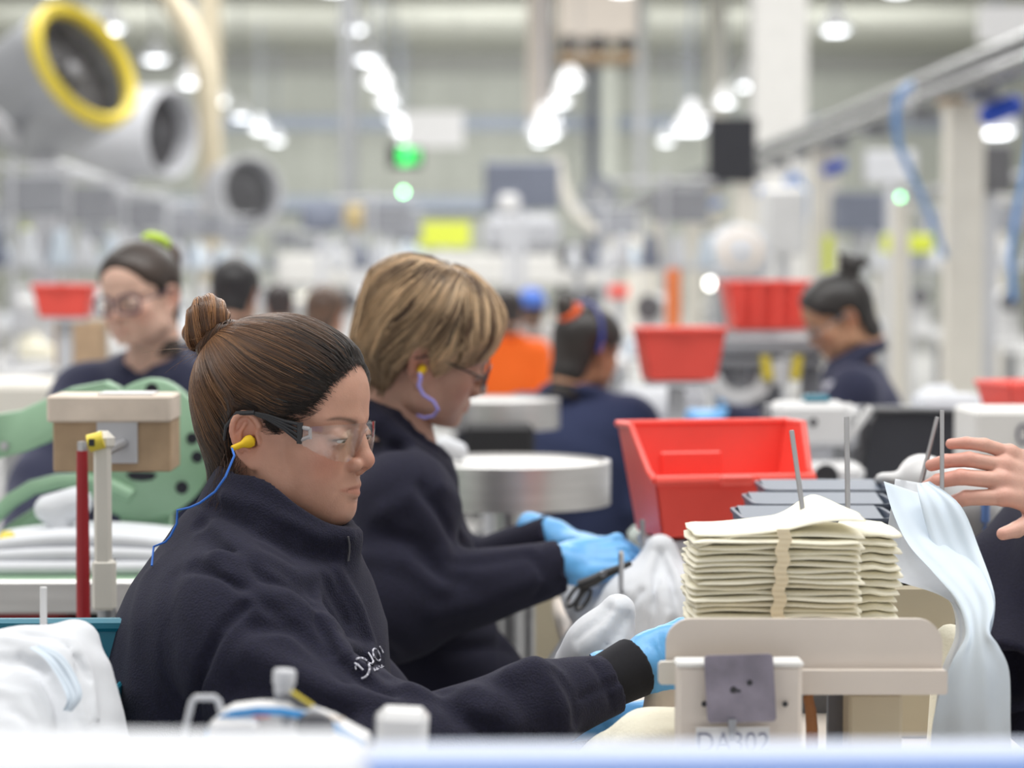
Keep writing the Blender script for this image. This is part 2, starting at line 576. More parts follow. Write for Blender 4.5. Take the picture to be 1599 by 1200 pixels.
# ------------------------------------------------------------------ people
def head_field(h, p):
    """head and neck in cm, origin between the ear canals; x forward, y left, z up"""
    F = Field((-12, -10, p.get('neck_lo', -20)), (14, 10, 15), h)
    cz = 0.0
    F.add(ell((0.3, 0, 5.0), (9.3, 7.2, 8.2)))
    F.add(ell((4.9, 0, 5.0), (5.4, 5.9, 5.6)), 1.5)
    F.add(ell((4.1, 0, -1.5), (5.0, 5.6, 6.5)), 1.5)
    for s in (1, -1):
        F.add(ell((6.0, s * 3.9, -1.2), (2.4, 2.2, 2.1)), 1.6)
        F.add(ell((5.3, s * 3.2, -4.2), (2.5, 2.4, 2.9)), 1.8)
        F.add(cone((1.6, s * 5.0, -4.8), (6.6, s * 1.4, -7.9), 1.5, 1.15), 2.2)
        F.add(cone((1.6, s * 5.0, -4.8), (0.6, s * 5.9, -0.5), 1.5, 1.2), 2.0)
        F.add(cone((9.35, s * 1.0, 2.45), (7.3, s * 4.5, 2.7), 0.75, 0.8), 1.3)       # brow
    F.add(ell((6.6, 0, -4.9), (2.85, 2.7, 2.3)), 1.4)
    F.add(ell((7.1, 0, -7.75), (1.75, 2.0, 1.45)), 1.5)                              # chin
    F.add(ell((3.6, 0, -6.0), (4.6, 4.4, 2.3)), 1.8)
    F.add(cone((-2.0, 0, -1), (-3.9, 0, -12), 5.2, 5.2), 3.0)                         # neck
    F.add(cone((-3.9, 0, -12), (-5.0, 0, -22), 5.2, 7.0), 2.0)
    F.add(cone((-0.5, 0, -6), (-1.2, 0, -13), 3.0, 3.2), 2.0)
    for s in (1, -1):
        F.cut(ell((10.15, s * 3.2, 0.7), (1.25, 1.8, 1.0)), 1.2)                     # sockets
    # nose
    nb = p.get('nose', 1.0)
    F.add(cone((9.4, 0, 1.9), (10.35, 0, -1.4), 0.62, 0.75), 0.9)
    F.add(ell((10.5, 0, -2.15), (1.0 * nb, 0.92, 0.85)), 0.8)
    F.add(cone((10.5, 0, -2.6), (9.7, 0, -3.3), 0.5, 0.5), 0.4)
    for s in (1, -1):
        F.add(ell((9.5, s * 1.2, -2.55), (1.1, 0.68, 0.8)), 0.5)
        F.cut(ell((10.35, s * 0.68, -3.25), (0.5, 0.3, 0.35)), 0.25)
        F.fold([(9.4, s * 1.8, -2.6), (8.9, s * 2.6, -4.2), (8.2, s * 3.0, -5.4)], -0.07, 0.35)
    # mouth
    for s in (1, -1):
        F.add(cone((9.25, s * 0.4, -4.75), (8.3, s * 1.9, -5.1), 0.42, 0.28), 0.5)
        F.add(cone((9.15, s * 0.3, -5.8), (8.1, s * 1.8, -5.5), 0.46, 0.28), 0.45)
    for s in (1, -1):
        F.chain([(9.8, 0, -5.3, .10), (9.3, s * 1.1, -5.3, .10), (8.3, s * 2.1, -5.32 + p.get('smile', .1) * .5, .10), (7.55, s * 2.75, -5.35 + p.get('smile', .1), .09), (6.9, s * 3.1, -5.3 + p.get('smile', .1), .06)], 0.16, cut=True)
    F.fold([(9.2, -1.2, -6.75), (9.35, 0, -6.8), (9.2, 1.2, -6.75)], -0.12, 0.4)
    # eyes
    ey = 3.15
    for s in (1, -1):
        F.add(ell((8.4, s * ey, 0.55), (1.18, 1.5, 1.15)), 0.7)
        F.fold([(9.2, s * (ey - 1.3), 0.95), (9.5, s * ey, 1.3), (8.8, s * (ey + 1.4), 0.95)], -0.07, 0.16)
        F.fold([(9.3, s * (ey - 1.2), -0.7), (9.3, s * ey, -1.0), (8.9, s * (ey + 1.2), -0.7)], -0.05, 0.3)
        op = p.get('eye_open', 0.4)
        F.cut(rbox((9.6, s * ey, 0.5 - p.get('look', 0.2)), (0.75, 1.15, op * 0.5), op * 0.45), 0.12)
    # ears
    for s in (1, -1):
        c, si = math.cos(R(22)), math.sin(R(22))
        M = np.array([[c, s * si, 0], [-s * si, c, 0], [0, 0, 1.0]])   # flares backwards
        t = R(-12); Mt = np.array([[math.cos(t), 0, math.sin(t)], [0, 1, 0], [-math.sin(t), 0, math.cos(t)]])
        M = M @ Mt
        o = np.array((-0.35, s * 7.05, 0.45))
        L = lambda x, y, z: tuple(o + M @ np.array((x, s * y, z)))
        F.add(ell(o, (1.8, 0.5, 3.05), M), 0.3)
        F.cut(ell(L(0.1, 0.75, 0.35), (1.2, 0.6, 2.1), M), 0.35)
        hel = [(1.0, 0.2, 0.4)] + [(1.55 * math.sin(R(a)) * (1.0 if a > -90 else 0.95), 0.55 - 0.1 * abs(a - 0) / 180, 0.6 + 2.3 * math.cos(R(a))) for a in range(75, -150, -15)]
        F.chain([(*L(*q), 0.27) for q in hel], 0.3)
        F.chain([(*L(*q), 0.24) for q in [(0.1, .35, 1.8), (-0.75, .45, 0.9), (-0.85, .45, -0.3), (-0.2, .4, -1.2)]], 0.25)
        F.add(ell(L(0.15, 0.2, -2.6), (0.85, 0.42, 0.9), M), 0.5)
        F.add(ell(L(1.05, 0.5, -0.35), (0.35, 0.4, 0.6), M), 0.3)
        F.cut(ell(L(0.45, 0.35, -0.4), (0.5, 0.9, 0.6), M), 0.2)
    return F

SKIN = dict(light=(0.62, 0.36, 0.26), olive=(0.54, 0.295, 0.21), tan=(0.36, 0.19, 0.11))

def head_colors(P, p):
    x, y, z = P[:, 0], P[:, 1], P[:, 2]
    base = np.array(p.get('skin', SKIN['olive']))
    C = np.tile(base, (len(P), 1))
    def blend(mask, col):
        m = np.clip(mask, 0, 1)[:, None]
        C[:] = C * (1 - m) + np.array(col) * m
    g = lambda cx, cy, cz, r: np.exp(-(((x - cx) ** 2 + (np.abs(y) - cy) ** 2 + (z - cz) ** 2) / r ** 2))
    red = base * np.array((1.02, 0.66, 0.62))
    blend(g(7.6, 4.3, -2.0, 2.2) * 0.55, red)
    blend(g(10.9, 0, -2.4, 1.1) * 0.5, red)
    blend(g(-1.2, 7.8, 0.6, 2.6) * 0.55, red)
    # lips
    ly = np.abs(y)
    top = -4.8 - 0.16 * ly
    bot = -5.95 + 0.22 * ly ** 1.1
    lip = smoothstep(0.12, -0.05, z - top) * smoothstep(-0.15, 0.05, z - bot) * smoothstep(2.8, 2.2, ly) * (x > 7.0)
    blend(lip * 0.6, base * np.array((0.86, 0.58, 0.56)))
    # brows
    by = np.clip((ly - 1.3) / 3.6, 0, 1)
    bz = 2.0 + 0.7 * np.sin(by * 2.1)
    brow = np.exp(-((z - bz) / (0.32 - 0.16 * by)) ** 2) * smoothstep(1.0, 1.7, ly) * smoothstep(5.4, 4.4, ly) * (x > 5.5)
    blend(brow * p.get('brow', 0.8), p.get('brow_col', (0.035, 0.02, 0.014)))
    # eye opening and lashes
    op = p.get('eye_open', 0.4) * 0.5
    ez = 0.5 - p.get('look', 0.2)
    er = np.sqrt((x - 8.55) ** 2 + (ly - 3.15) ** 2 + (z - 0.75) ** 2)
    inside = (np.abs(z - ez) < op + 0.06) & (np.abs(ly - 3.15) < 1.25) & (x > 8.0)
    lash = np.exp(-((z - (ez + op + 0.02)) / 0.17) ** 2) * smoothstep(1.6, 1.3, np.abs(ly - 3.2)) * (x > 8.0)
    blend(lash * 0.9, (0.02, 0.012, 0.01))
    return C

def make_head(parent, p, origin, yaw, pitch=0, roll=0, h=0.17, scale=0.01, extra=None):
    """returns the transform local cm -> world and the head's vertices"""
    F = head_field(h, p)
    if extra: extra(F)
    P, Q = F.mesh()
    C = head_colors(P, p)
    T = frame_np(origin, yaw, pitch, roll, scale)
    V = T(P)
    n = len(V)
    Vs, Qs, Cs = [V], [Q], [C]
    # eyeballs: part of the same body mesh
    for s in (1, -1):
        c = np.array((8.35, s * 3.15, 0.5))
        u, v = np.meshgrid(np.linspace(0, math.pi, 19), np.linspace(0, 2 * math.pi, 25)[:-1], indexing='ij')
        g = p.get('gaze', (0.92, 0.0, -0.38))
        g = np.array(g) / np.linalg.norm(g)
        a = np.cross(g, (0, 0, 1.0)); a /= np.linalg.norm(a); b = np.cross(g, a)
        D = np.cos(u)[..., None] * g + np.sin(u)[..., None] * (np.cos(v)[..., None] * a + np.sin(v)[..., None] * b)
        E = (c + D * 1.12).reshape(-1, 3)
        uu = np.repeat(np.linspace(0, 180, 19), 24)
        col = np.where((uu < 12)[:, None], (0.004, 0.004, 0.004), np.where((uu < 29)[:, None], p.get('iris', (0.05, 0.025, 0.012)), (0.62, 0.58, 0.56)))
        q = []
        for i in range(18):
            for j in range(24):
                j2 = (j + 1) % 24
                q.append((i * 24 + j, (i + 1) * 24 + j, (i + 1) * 24 + j2, i * 24 + j2))
        Qs.append(np.array(q) + n); Vs.append(T(E)); Cs.append(col); n += len(E)
    return T, P, Vs, Qs, Cs

M_SKIN = mat('skin', rough=0.48, attr='Col', sss=0.12, noise=0.05, nscale=60, bump=0.15, bscale=450)
M_HAIR = mat('hair', rough=0.42, attr='Col', spec=0.6)
M_FLEECE = mat('navy_fleece', (0.0064, 0.0062, 0.0215), rough=0.95, sheen=0.045, noise=0.25, nscale=260, bump=0.9, bscale=520)
M_NAVY = mat('navy_cotton', (0.016, 0.019, 0.048), rough=0.9, sheen=0.2, noise=0.12, nscale=120, bump=0.3, bscale=400)
M_NAVY2 = mat('blue_navy_cotton', (0.025, 0.036, 0.095), rough=0.9, sheen=0.15, noise=0.1, nscale=100)
M_CUFF = mat('black_ribbing', (0.006, 0.006, 0.009), rough=0.95, sheen=0.05, noise=0.2, nscale=300)
M_GLOVE = mat('blue_nitrile', (0.13, 0.42, 0.80), rough=0.38, noise=0.08, nscale=60, bump=0.25, bscale=90)
M_TROUSER = mat('dark_trousers', (0.02, 0.022, 0.035), rough=0.9)
M_SHOE = mat('black_shoe', (0.015, 0.015, 0.015), rough=0.5)
M_PLUG = mat('yellow_foam', (0.80, 0.52, 0.01), rough=0.7)
M_CORD = mat('blue_cord', (0.03, 0.16, 0.60), rough=0.5)
M_CORDL = mat('lilac_cord', (0.30, 0.28, 0.72), rough=0.5)

from mathutils.bvhtree import BVHTree

def interp(xs, x):
    a = sorted(xs)
    return np.interp(x, [q[0] for q in a], [q[1] for q in a])

class Scalp:
    """hair surface around a head (cm, head frame): the head's own surface raised by off(x, y, z)"""
    def __init__(s, off, h=0.3, lo=(-13, -11, -12), hi=(13, 11, 17), extra=None):
        F = Field(lo, hi, h)
        F.add(ell((0.3, 0, 5.0), (9.3, 7.2, 8.2)))
        F.add(ell((4.9, 0, 5.0), (5.4, 5.9, 5.6)), 1.5)
        F.add(ell((4.4, 0, -1.5), (5.0, 5.7, 6.5)), 1.5)
        F.add(cone((-2.0, 0, -1), (-3.9, 0, -12), 5.2, 5.2), 3.0)
        if extra: extra(F)
        X, Y, Z = np.meshgrid(*F.ax, indexing='ij')
        F.V -= off(X, Y, Z)
        s.F = F
        s.P, s.Q = F.mesh()
        s.tree = BVHTree.FromPolygons([tuple(v) for v in s.P.tolist()], s.Q.tolist())
    def flow(s, starts, direc, steps, length, lift=0.1, jitter=0.05):
        """walk over the surface; direc(P) -> vectors; length in cm"""
        n = len(starts)
        P = np.array(starts, float)
        lf = lift + rng.random(n) * jitter
        out = np.zeros((n, steps, 3))
        st = np.broadcast_to(np.asarray(length, float), (n,)) / (steps - 1)
        for k in range(steps):
            N = np.zeros((n, 3))
            for i in range(n):
                loc, no, _, _ = s.tree.find_nearest(Vector(P[i]))
                P[i] = loc; N[i] = no
            out[:, k] = P + N * lf[:, None]
            d = direc(P, k / (steps - 1))
            d = d - N * (d * N).sum(1, keepdims=True)
            d /= np.linalg.norm(d, axis=1, keepdims=True) + 1e-9
            P = P + d * st[:, None]
        return out

def smooth_noise(P, f, seed=0):
    r = np.random.default_rng(seed)
    o = np.zeros(len(P))
    for i in range(5):
        k = r.normal(size=3) * f
        o += np.sin(P @ k + r.random() * 6.28)
    return o / 5

def hand_field(s=1, curl=((20, 30, 20),) * 4, spread=4, thumb=(0.62, 0.68, -0.35), thumb_curl=15, h=0.14, arm=6.0, fat=1.0):
    """a hand in cm: wrist at the origin, fingers along x, back of the hand +z, thumb on the +y side (times s)"""
    F = Field((-arm - 1, -11, -11), (20, 11, 6), h)
    F.add(cone((-arm, 0, 0), (0, 0, 0), 2.9, 2.55))
    F.add(ell((0.5, 0, 0), (3.0, 2.9, 1.9)), 1.0)
    F.add(ell((4.9, 0.1 * s, -0.1), (5.0, 3.8, 1.35)), 1.5)
    F.add(ell((3.0, 2.0 * s, -0.8), (3.0, 1.7, 1.5)), 1.2)
    F.add(ell((3.4, -2.3 * s, -0.6), (3.2, 1.4, 1.3)), 1.0)
    base = [(8.6, 2.9), (9.0, 0.95), (8.6, -1.0), (7.8, -2.8)]
    lens = [(4.1, 2.4, 2.0), (4.5, 2.8, 2.1), (4.1, 2.6, 2.1), (3.3, 2.0, 1.8)]
    rad = [0.86, 0.88, 0.84, 0.74]
    for i in range(4):
        p = np.array((base[i][0], base[i][1] * s, 0.0)); yaw = R(spread * (1.5 - i)) * s; a = 0.0
        F.add(cone((p[0] - 3.5, p[1] * 0.75, 0), p, 0.9, rad[i] * 1.12 * fat), 0.8)
        F.add(ell(p + (0, 0, 0.25), (1.0, 0.85, 0.85)), 0.6)
        for j in range(3):
            a += R(curl[i][j])
            d = np.array((math.cos(a) * math.cos(yaw), math.cos(a) * math.sin(yaw), -math.sin(a)))
            q = p + d * lens[i][j]
            F.add(cone(p, q, rad[i] * (1.0 - 0.07 * j) * fat, rad[i] * (0.93 - 0.09 * j) * fat), 0.22)
            p = q
    t = np.array((thumb[0], thumb[1] * s, thumb[2])); t /= np.linalg.norm(t)
    p0 = np.array((1.6, 2.0 * s, -0.8)); p1 = p0 + t * 3.6
    F.add(cone(p0, p1, 1.5, 1.15), 1.0)
    b = np.array((1.0, -0.2 * s, 0.0)); c = t * math.cos(R(thumb_curl)) + b * math.sin(R(thumb_curl)); c /= np.linalg.norm(c)
    p2 = p1 + c * 3.1; c2 = c * math.cos(R(thumb_curl)) + b * math.sin(R(thumb_curl)); c2 /= np.linalg.norm(c2)
    F.add(cone(p1, p2, 1.08, 0.92), 0.3)
    F.add(cone(p2, p2 + c2 * 2.3, 0.92, 0.72), 0.25)
    return F

def hand_frame(wrist, xdir, normal, scale=0.01):
    x = np.array(xdir, float); x /= np.linalg.norm(x)
    z = np.array(normal, float); z -= x * z.dot(x); z /= np.linalg.norm(z)
    y = np.cross(z, x)
    M = np.stack([x, y, z], 1)
    o = np.array(wrist, float)
    return lambda P: (np.asarray(P, float) @ M.T) * scale + o

def surf(F, name, material, parent, T=None, post=None):
    P, Q = F.mesh()
    if T is not None: P = T(P)
    if post is not None: P = post(P)
    return link_mesh(np_mesh(name, P, Q), name, material, parent)
# ------------------------------------------------------------------ the hall
def structure(o):
    o['kind'] = 'structure'
    return o
HX0, HX1, HY0, HY1, HZ = -19.5, 23.5, -4.0, 90.0, 9.3
M_FLOOR = mat('hall_floor', (0.42, 0.42, 0.41), rough=0.5, noise=0.1, nscale=0.8)
M_WALL = mat('hall_wall', (0.46, 0.47, 0.42), rough=0.7, noise=0.05, nscale=0.5)
M_CEIL = mat('hall_ceiling', (0.46, 0.46, 0.40), rough=0.8, noise=0.06, nscale=0.4)
M_BEAM = mat('beam_paint', (0.26, 0.26, 0.24), rough=0.6)
M_TRAY = mat('cable_tray_zinc', (0.27, 0.30, 0.36), rough=0.5, metal=0.2)
structure(MB().box(((HX0 + HX1) / 2, (HY0 + HY1) / 2, -0.05), (HX1 - HX0, HY1 - HY0, 0.1)).build('floor', M_FLOOR))
wb = MB().box(((HX0 + HX1) / 2, HY1 + 0.15, HZ / 2), (HX1 - HX0, 0.3, HZ))
for i in range(40):     # sheet ribs
    wb.box((HX0 + 0.5 + i * 1.09, HY1 - 0.03, HZ / 2), (0.12, 0.06, HZ))
structure(wb.build('wall_back', M_WALL))
structure(MB().box((HX0 - 0.15, 64, HZ / 2), (0.3, 52, HZ)).build('wall_left', M_WALL))
structure(MB().box((HX1 + 0.15, 64, HZ / 2), (0.3, 52, HZ)).build('wall_right', M_WALL))
structure(MB().box(((HX0 + HX1) / 2, 64, HZ + 0.1), (HX1 - HX0, 52, 0.2)).build('ceiling', M_CEIL))
tb = MB()
for y in (89.3,):
    tb.box(((HX0 + HX1) / 2, y, HZ - (0.16 if y < 80 else 0.35)), (HX1 - HX0, 0.25, 0.3 if y < 80 else 0.75))
structure(tb.build('trim_1', M_BEAM))
structure(MB().box(((HX0 + HX1) / 2, 89.2, 6.72), (HX1 - HX0, 0.3, 0.5)).build('trim_2', M_TRAY))
structure(MB().box((-6, 88.9, 3.75), (16, 0.3, 0.55)).build('trim_3', M_TRAY))

# one lamp, then copies in four rows down the hall
M_LAMP = mat('lamp_glow', (1, 1, 1), emit=(0.93, 0.96, 1.0), estr=5.0)
M_SHADE = mat('lamp_shade', (0.8, 0.8, 0.82), rough=0.4, emit=(0.9, 0.94, 1.0), estr=0.15)
def make_lamp():
    r = empty('pendant_lamp', (0, 0, 0), 'round white high-bay lamp hanging over the hall', 'lamp', 'high-bay lamps in rows under the roof')
    MB().lathe([(0.04, 0.52), (0.09, 0.50), (0.12, 0.34), (0.25, 0.20), (0.31, 0.05), (0.30, 0.04), (0.24, 0.18), (0.05, 0.30)], n=28).build('lamp_shade', M_SHADE, r, smooth=True, local=True)
    MB().lathe([(0.001, -0.03), (0.11, -0.027), (0.18, -0.012), (0.22, 0.03), (0.001, 0.04)], n=28).build('diffuser', M_LAMP, r, smooth=True, local=True)
    MB().tube([(0, 0, 0.5), (0, 0, HZ - LAMP_Z)], 0.03, 8).build('rod', MAT['blue_grey'], r, local=True)
    return r
lamp0 = make_lamp()
first = True
for x in LAMP_X:
    for k in range(8):
        y = 39.2 + k * LAMP_SPACING
        o = lamp0 if first else copy_tree(lamp0)
        first = False
        o.location = (x + 0.02 * k, y, LAMP_Z)
for (px, py, D) in ((1170, 137, 50), (1080, 205, 40), (1555, 210, 32), (850, 212, 40)):
    o = copy_tree(lamp0); o.location = W(px, py, D)
    for ch in o.children_recursive if hasattr(o, 'children_recursive') else []:
        pass

def hung_board(name, label, cat, px0, py0, px1, py1, D, m, thick=0.04, hang=True, skew=0.0, text=None, tm=None, group=None):
    a = W(px0, py0, D); b = W(px1, py1, D)
    c = (a + b) / 2
    w, h = abs(b.x - a.x), abs(a.z - b.z)
    root = empty(name, (c.x, c.y, c.z - h / 2), label, cat, group, rotz=skew)
    MB().box((0, 0, h / 2), (w, thick, h), bevel=0.006).build('panel', m, root, local=True)
    if hang:
        mb = MB()
        for s in (-1, 1):
            mb.tube([(s * w * 0.4, 0, h), (s * w * 0.4, 0, HZ - (c.z - h / 2))], 0.006, 6)
        mb.build('cable', MAT['grey_metal'], root, local=True)
    if text:
        for t, tx, tz, ts in text:
            cu = bpy.data.curves.new('lettering', 'FONT'); cu.body = t; cu.size = ts; cu.extrude = 0.001; cu.align_x = 'CENTER'; cu.align_y = 'CENTER'
            o = bpy.data.objects.new('lettering', cu); o.parent = root; o.location = (tx, -thick / 2 - 0.002, tz); o.rotation_euler = (math.pi / 2, 0, 0)
            cu.materials.append(tm or MAT['ink']); COL.objects.link(o)
    return root
hung_board('hanging_sign', 'white sign hanging in mid hall above the green exit light', 'sign', 632, 174, 724, 230, 45, MAT['pure_white'])
hung_board('hanging_sign', 'white sign hanging at the top right corner', 'sign', 1527, 8, 1640, 66, 30, MAT['pure_white'])
hung_board('hanging_screen', 'black screen hanging left of the big white column', 'screen', 1106, 184, 1180, 285, 16, MAT['dark_board'], thick=0.06)
ex = hung_board('exit_sign', 'black box sign with glowing green panels, under the white sign', 'sign', 607, 226, 659, 262, 50, MAT['black_plastic'], thick=0.12)
M_GREEN = mat('green_glow', (0.1, 0.8, 0.2), emit=(0.02, 0.75, 0.12), estr=0.9)
M_GREENL = mat('green_lamp_glow', (0.2, 0.9, 0.4), emit=(0.30, 1.0, 0.42), estr=16.0)
M_GREENB = mat('green_beacon_glow', (0.2, 0.9, 0.4), emit=(0.22, 0.72, 0.34), estr=9.0)
MB().box((-0.01, -0.07, 0.24), (0.24, 0.02, 0.34), bevel=0.02).build('light_panel', mat('green_bright', (0.1, 0.9, 0.3), emit=(0.06, 1.0, 0.16), estr=1.6), ex, local=True)
MB().box((0.22, -0.07, 0.24), (0.16, 0.02, 0.28), bevel=0.02).build('light_panel', M_GREEN, ex, local=True)

def signal_lamp(px, py, D, r, m, label, floor=True, postr=0.012, postm=None):
    p = W(px, py, D)
    root = empty('signal_lamp', (p.x, p.y, 0), label, 'light')
    mb = MB().lathe([(0.001, -r), (r * .7, -r * .7), (r, 0), (r * .7, r * .7), (0.001, r)], (p.x, p.y, p.z), 16)
    mb.build('bulb', m, root, smooth=True)
    MB().tube([(p.x, p.y, 0.0), (p.x, p.y, p.z - r)], postr, 10).build('post', postm or MAT['pale_grey'], root, smooth=True)
    return root
signal_lamp(630, 300, 30, 0.030, M_GREENL, 'small green light shining below the exit sign')
signal_lamp(1406, 308, 14.4, 0.018, M_GREENB, 'small green light on top of a slim white post at right', postr=0.055, postm=MAT['cream_post'])
signal_lamp(77, 183, 17, 0.012, M_GREENB, 'small green light below the yellow-rimmed blower')
signal_lamp(1110, 443, 22, 0.040, mat('warm_lamp_glow', (1, 1, 1), emit=(1, 0.98, 0.9), estr=9), 'small white light beside the upper red bin')

# tube light low over the far benches
tl = W(862, 437, 26)
r = empty('tube_light', tuple(tl), 'bright white tube light low over the far benches', 'lamp')
MB().box((0, 0, 0), (0.62, 0.12, 0.12), bevel=0.03).build('tube', mat('tube_glow', (1, 1, 1), emit=(1, 1, 1), estr=2.6), r, local=True)
MB().box((0.1, 0.1, 0.10), (1.1, 0.1, 0.08), bevel=0.01).build('housing', MAT['white_plastic'], r, local=True)
MB().tube([(-0.2, 0.1, 0.1), (-0.2, 0.1, HZ - tl.z)], 0.008, 6).tube([(0.3, 0.1, 0.1), (0.3, 0.1, HZ - tl.z)], 0.008, 6).build('cable', MAT['grey_metal'], r, local=True)

# columns and ducts
def pillar(px, w, D, label, m, z0=0.0, z1=HZ, name='column', dpth=None):
    p = W(px, 423, D)
    o = MB().box((p.x, p.y, (z0 + z1) / 2), (w, dpth or w, z1 - z0), bevel=0.02).build(name, m)
    return tag(o, label, 'column')
pillar(1213, 0.55, 25, 'big white square column right of the black screen', MAT['white_paint'])
pillar(841, 0.44, 45, 'cream vertical duct ending above the far benches', MAT['cream_paint'], z0=4.1, name='vertical_duct')
pillar(951, 0.5, 87, 'pale column below the roof air unit', M_WALL)
pillar(1000, 0.28, 70, 'thin pale column on the far wall right of the air unit', MAT['pale_grey'])
pillar(1118, 0.5, 72, 'pale far column behind the black screen', MAT['cream_post'])
pillar(330, 0.35, 40, 'cream column behind the rows of lamps at left', MAT['beige_board'])
pillar(540, 0.16, 42, 'slim grey double post in mid hall, left one', MAT['grey_metal'])
pillar(554, 0.10, 42, 'slim grey double post in mid hall, right one', MAT['grey_metal'])
pillar(925, 0.22, 48, 'bluish grey pipe rising left of the pale column', MAT['blue_grey'])
u0 = W(930, 50, 44)
au = empty('air_handling_unit', (u0.x, u0.y, 5.05), 'cream roof air unit with dark louvres on its underside', 'air unit')
MB().box((0, 0, 2.3), (1.42, 1.4, 3.8), bevel=0.03).build('casing', MAT['cream_paint'], au, local=True)
MB().box((0, -0.02, 0.10), (1.40, 1.45, 0.14), bevel=0.02).build('base_frame', MAT['cardboard'], au, local=True)
for x in (-0.52, 0.0, 0.52):
    MB().box((x, -0.68, 0.30), (0.30 if x == 0 else 0.22, 0.1, 0.30)).build('louvre', MAT['black_plastic'], au, local=True)
MB().tube([(0, 0, 4), (0, 0, HZ - 5.05)], 0.3, 12).build('hanger', MAT['cream_paint'], au, local=True)
# curved pipe at top left
cp_ = MB().tube([W(225, -60, 34), W(262, -10, 34), W(300, 55, 34), W(322, 120, 34), (W(330, 200, 34).x, W(330, 200, 34).y, 2.9), (W(330, 200, 34).x, W(330, 200, 34).y, 0)], 0.16, 14).build('curved_duct', MAT['beige_board'], smooth=True)
tag(cp_, 'tan duct bending up to the roof at the upper left', 'duct')

# overhead rail on the right with its posts
RX, RZ = 2.64, CAM_Z + 1.0
rail = empty('overhead_rail', (RX, 26, RZ), 'long grey overhead conveyor rail running away on the right', 'rail')
MB().tube([(RX, 8, RZ + 0.07), (RX, 46, RZ + 0.07)], 0.055, 14).build('pipe', MAT['rail_metal'], rail, smooth=True)
MB().tube([(RX - 0.10, 8, RZ - 0.06), (RX - 0.10, 46, RZ - 0.06)], 0.045, 14).build('pipe', MAT['rail_metal'], rail, smooth=True)
MB().box((RX, 27, RZ - 0.02), (0.12, 38, 0.10)).build('trunking', MAT['dark_steel'], rail)
for y in np.arange(9.0, 46, 1.55):
    MB().box((RX - 0.03, y, RZ - 0.13), (0.16, 0.12, 0.07), bevel=0.01).build('bracket', MAT['grey_plastic'], rail)
for i, y in enumerate((12.7, 17.6, 22.5, 27.4, 32.3, 37.2, 42.1)):
    o = MB().box((RX, y, (RZ - 0.1) / 2), (0.19, 0.19, RZ - 0.1), bevel=0.01).build('rail_post', MAT['cream_post'])
    tag(o, ['nearest cream post under the grey overhead rail', 'cream post with a lime strip under the overhead rail'][i] if i < 2 else 'cream post under the far stretch of the overhead rail', 'post', None if i < 2 else 'far posts of the overhead rail')
    if i == 1: MB().box((RX + 0.02, y - 0.1, 1.38), (0.07, 0.01, 0.34)).build('lime_strip', MAT['lime_sign'], o)
    if i == 0: MB().box((RX, y, RZ - 0.11), (0.24, 0.24, 0.03)).build('cap_plate', MAT['cardboard'], o)
rail2 = empty('overhead_rail', (4.5, 26, 2.1), 'second thinner grey rail further to the right', 'rail')
MB().tube([(4.5, 14, 2.05), (4.5, 46, 2.05)], 0.05, 10).build('pipe', MAT['grey_metal'], rail2, smooth=True)
for k, y in enumerate((20.4, 25.5, 30.6, 35.7)):
    o = MB().box((4.5, y, 1.0), (0.18, 0.18, 2.0), bevel=0.01).build('rail_post', MAT['cream_post'])
    tag(o, 'cream post under the second rail at right', 'post', 'posts of the second rail')
for k, (px, py, D, s) in enumerate(((1563, 172, 11.9, 0.17), (1303, 262, 17.3, 0.14), (1238, 280, 19, 0.12), (1180, 300, 23, 0.13), (1118, 318, 27, 0.14), (1075, 330, 30, 0.14))):
    p = W(px, py, D)
    o = empty('balancer', tuple(p), 'blue tool balancer hanging under the overhead rail' if k > 0 else 'large blue tool balancer hanging right of the nearest post', 'tool balancer', 'blue balancers of the rail' if k > 0 else None)
    MB().box((0, 0, 0), (s * 1.3, s * 0.6, s * 0.6), bevel=0.03, M=Matrix.Rotation(R(-22), 4, 'Y')).build('casing', MAT['blue_plastic'] if k > 1 else mat('deep_blue', (0.01, 0.06, 0.45), rough=0.4), o, local=True)
    MB().tube([(0, 0, s * 0.2), (RX - p.x, 0, RZ - p.z - 0.05)], 0.008, 6).build('hook', MAT['steel'], o, local=True)
def hose(pts, r, m, label, name='air_hose'):
    q = [W(*p) for p in pts]
    return tag(MB().tube(q, r, 8).build(name, m, smooth=True), label, 'hose')
M_HOSE = mat('pale_blue_hose', (0.13, 0.30, 0.62), rough=0.4)
hose([(1425, 130, 11.4), (1402, 150, 11.4), (1398, 190, 11.4), (1404, 230, 11.5), (1425, 275, 11.7), (1445, 320, 12), (1458, 350, 12.3), (1474, 400, 12.62)], 0.018, M_HOSE, 'blue air hose looping down left of the nearest rail post')
hose([(1735, 118, 9.6), (1650, 160, 9.3), (1612, 200, 9), (1600, 270, 9), (1585, 340, 9), (1578, 400, 9), (1583, 470, 9)], 0.012, M_HOSE, 'pale blue air hose hanging at the right edge')
hose([(1236, 270, 20.2), (1262, 300, 20), (1255, 380, 20)], 0.02, M_HOSE, 'short blue hose hanging left of the lime-striped post')
bx = W(1417, 150, 11.5)
tag(MB().box(tuple(bx), (0.07, 0.09, 0.13), bevel=0.02).tube([bx, (RX, bx.y, RZ)], 0.01, 6).build('valve_box', MAT['white_plastic']), 'small white valve box on the overhead rail above the blue hose', 'valve')

M_DARKG = mat('dark_grille', (0.075, 0.072, 0.078), rough=0.6)
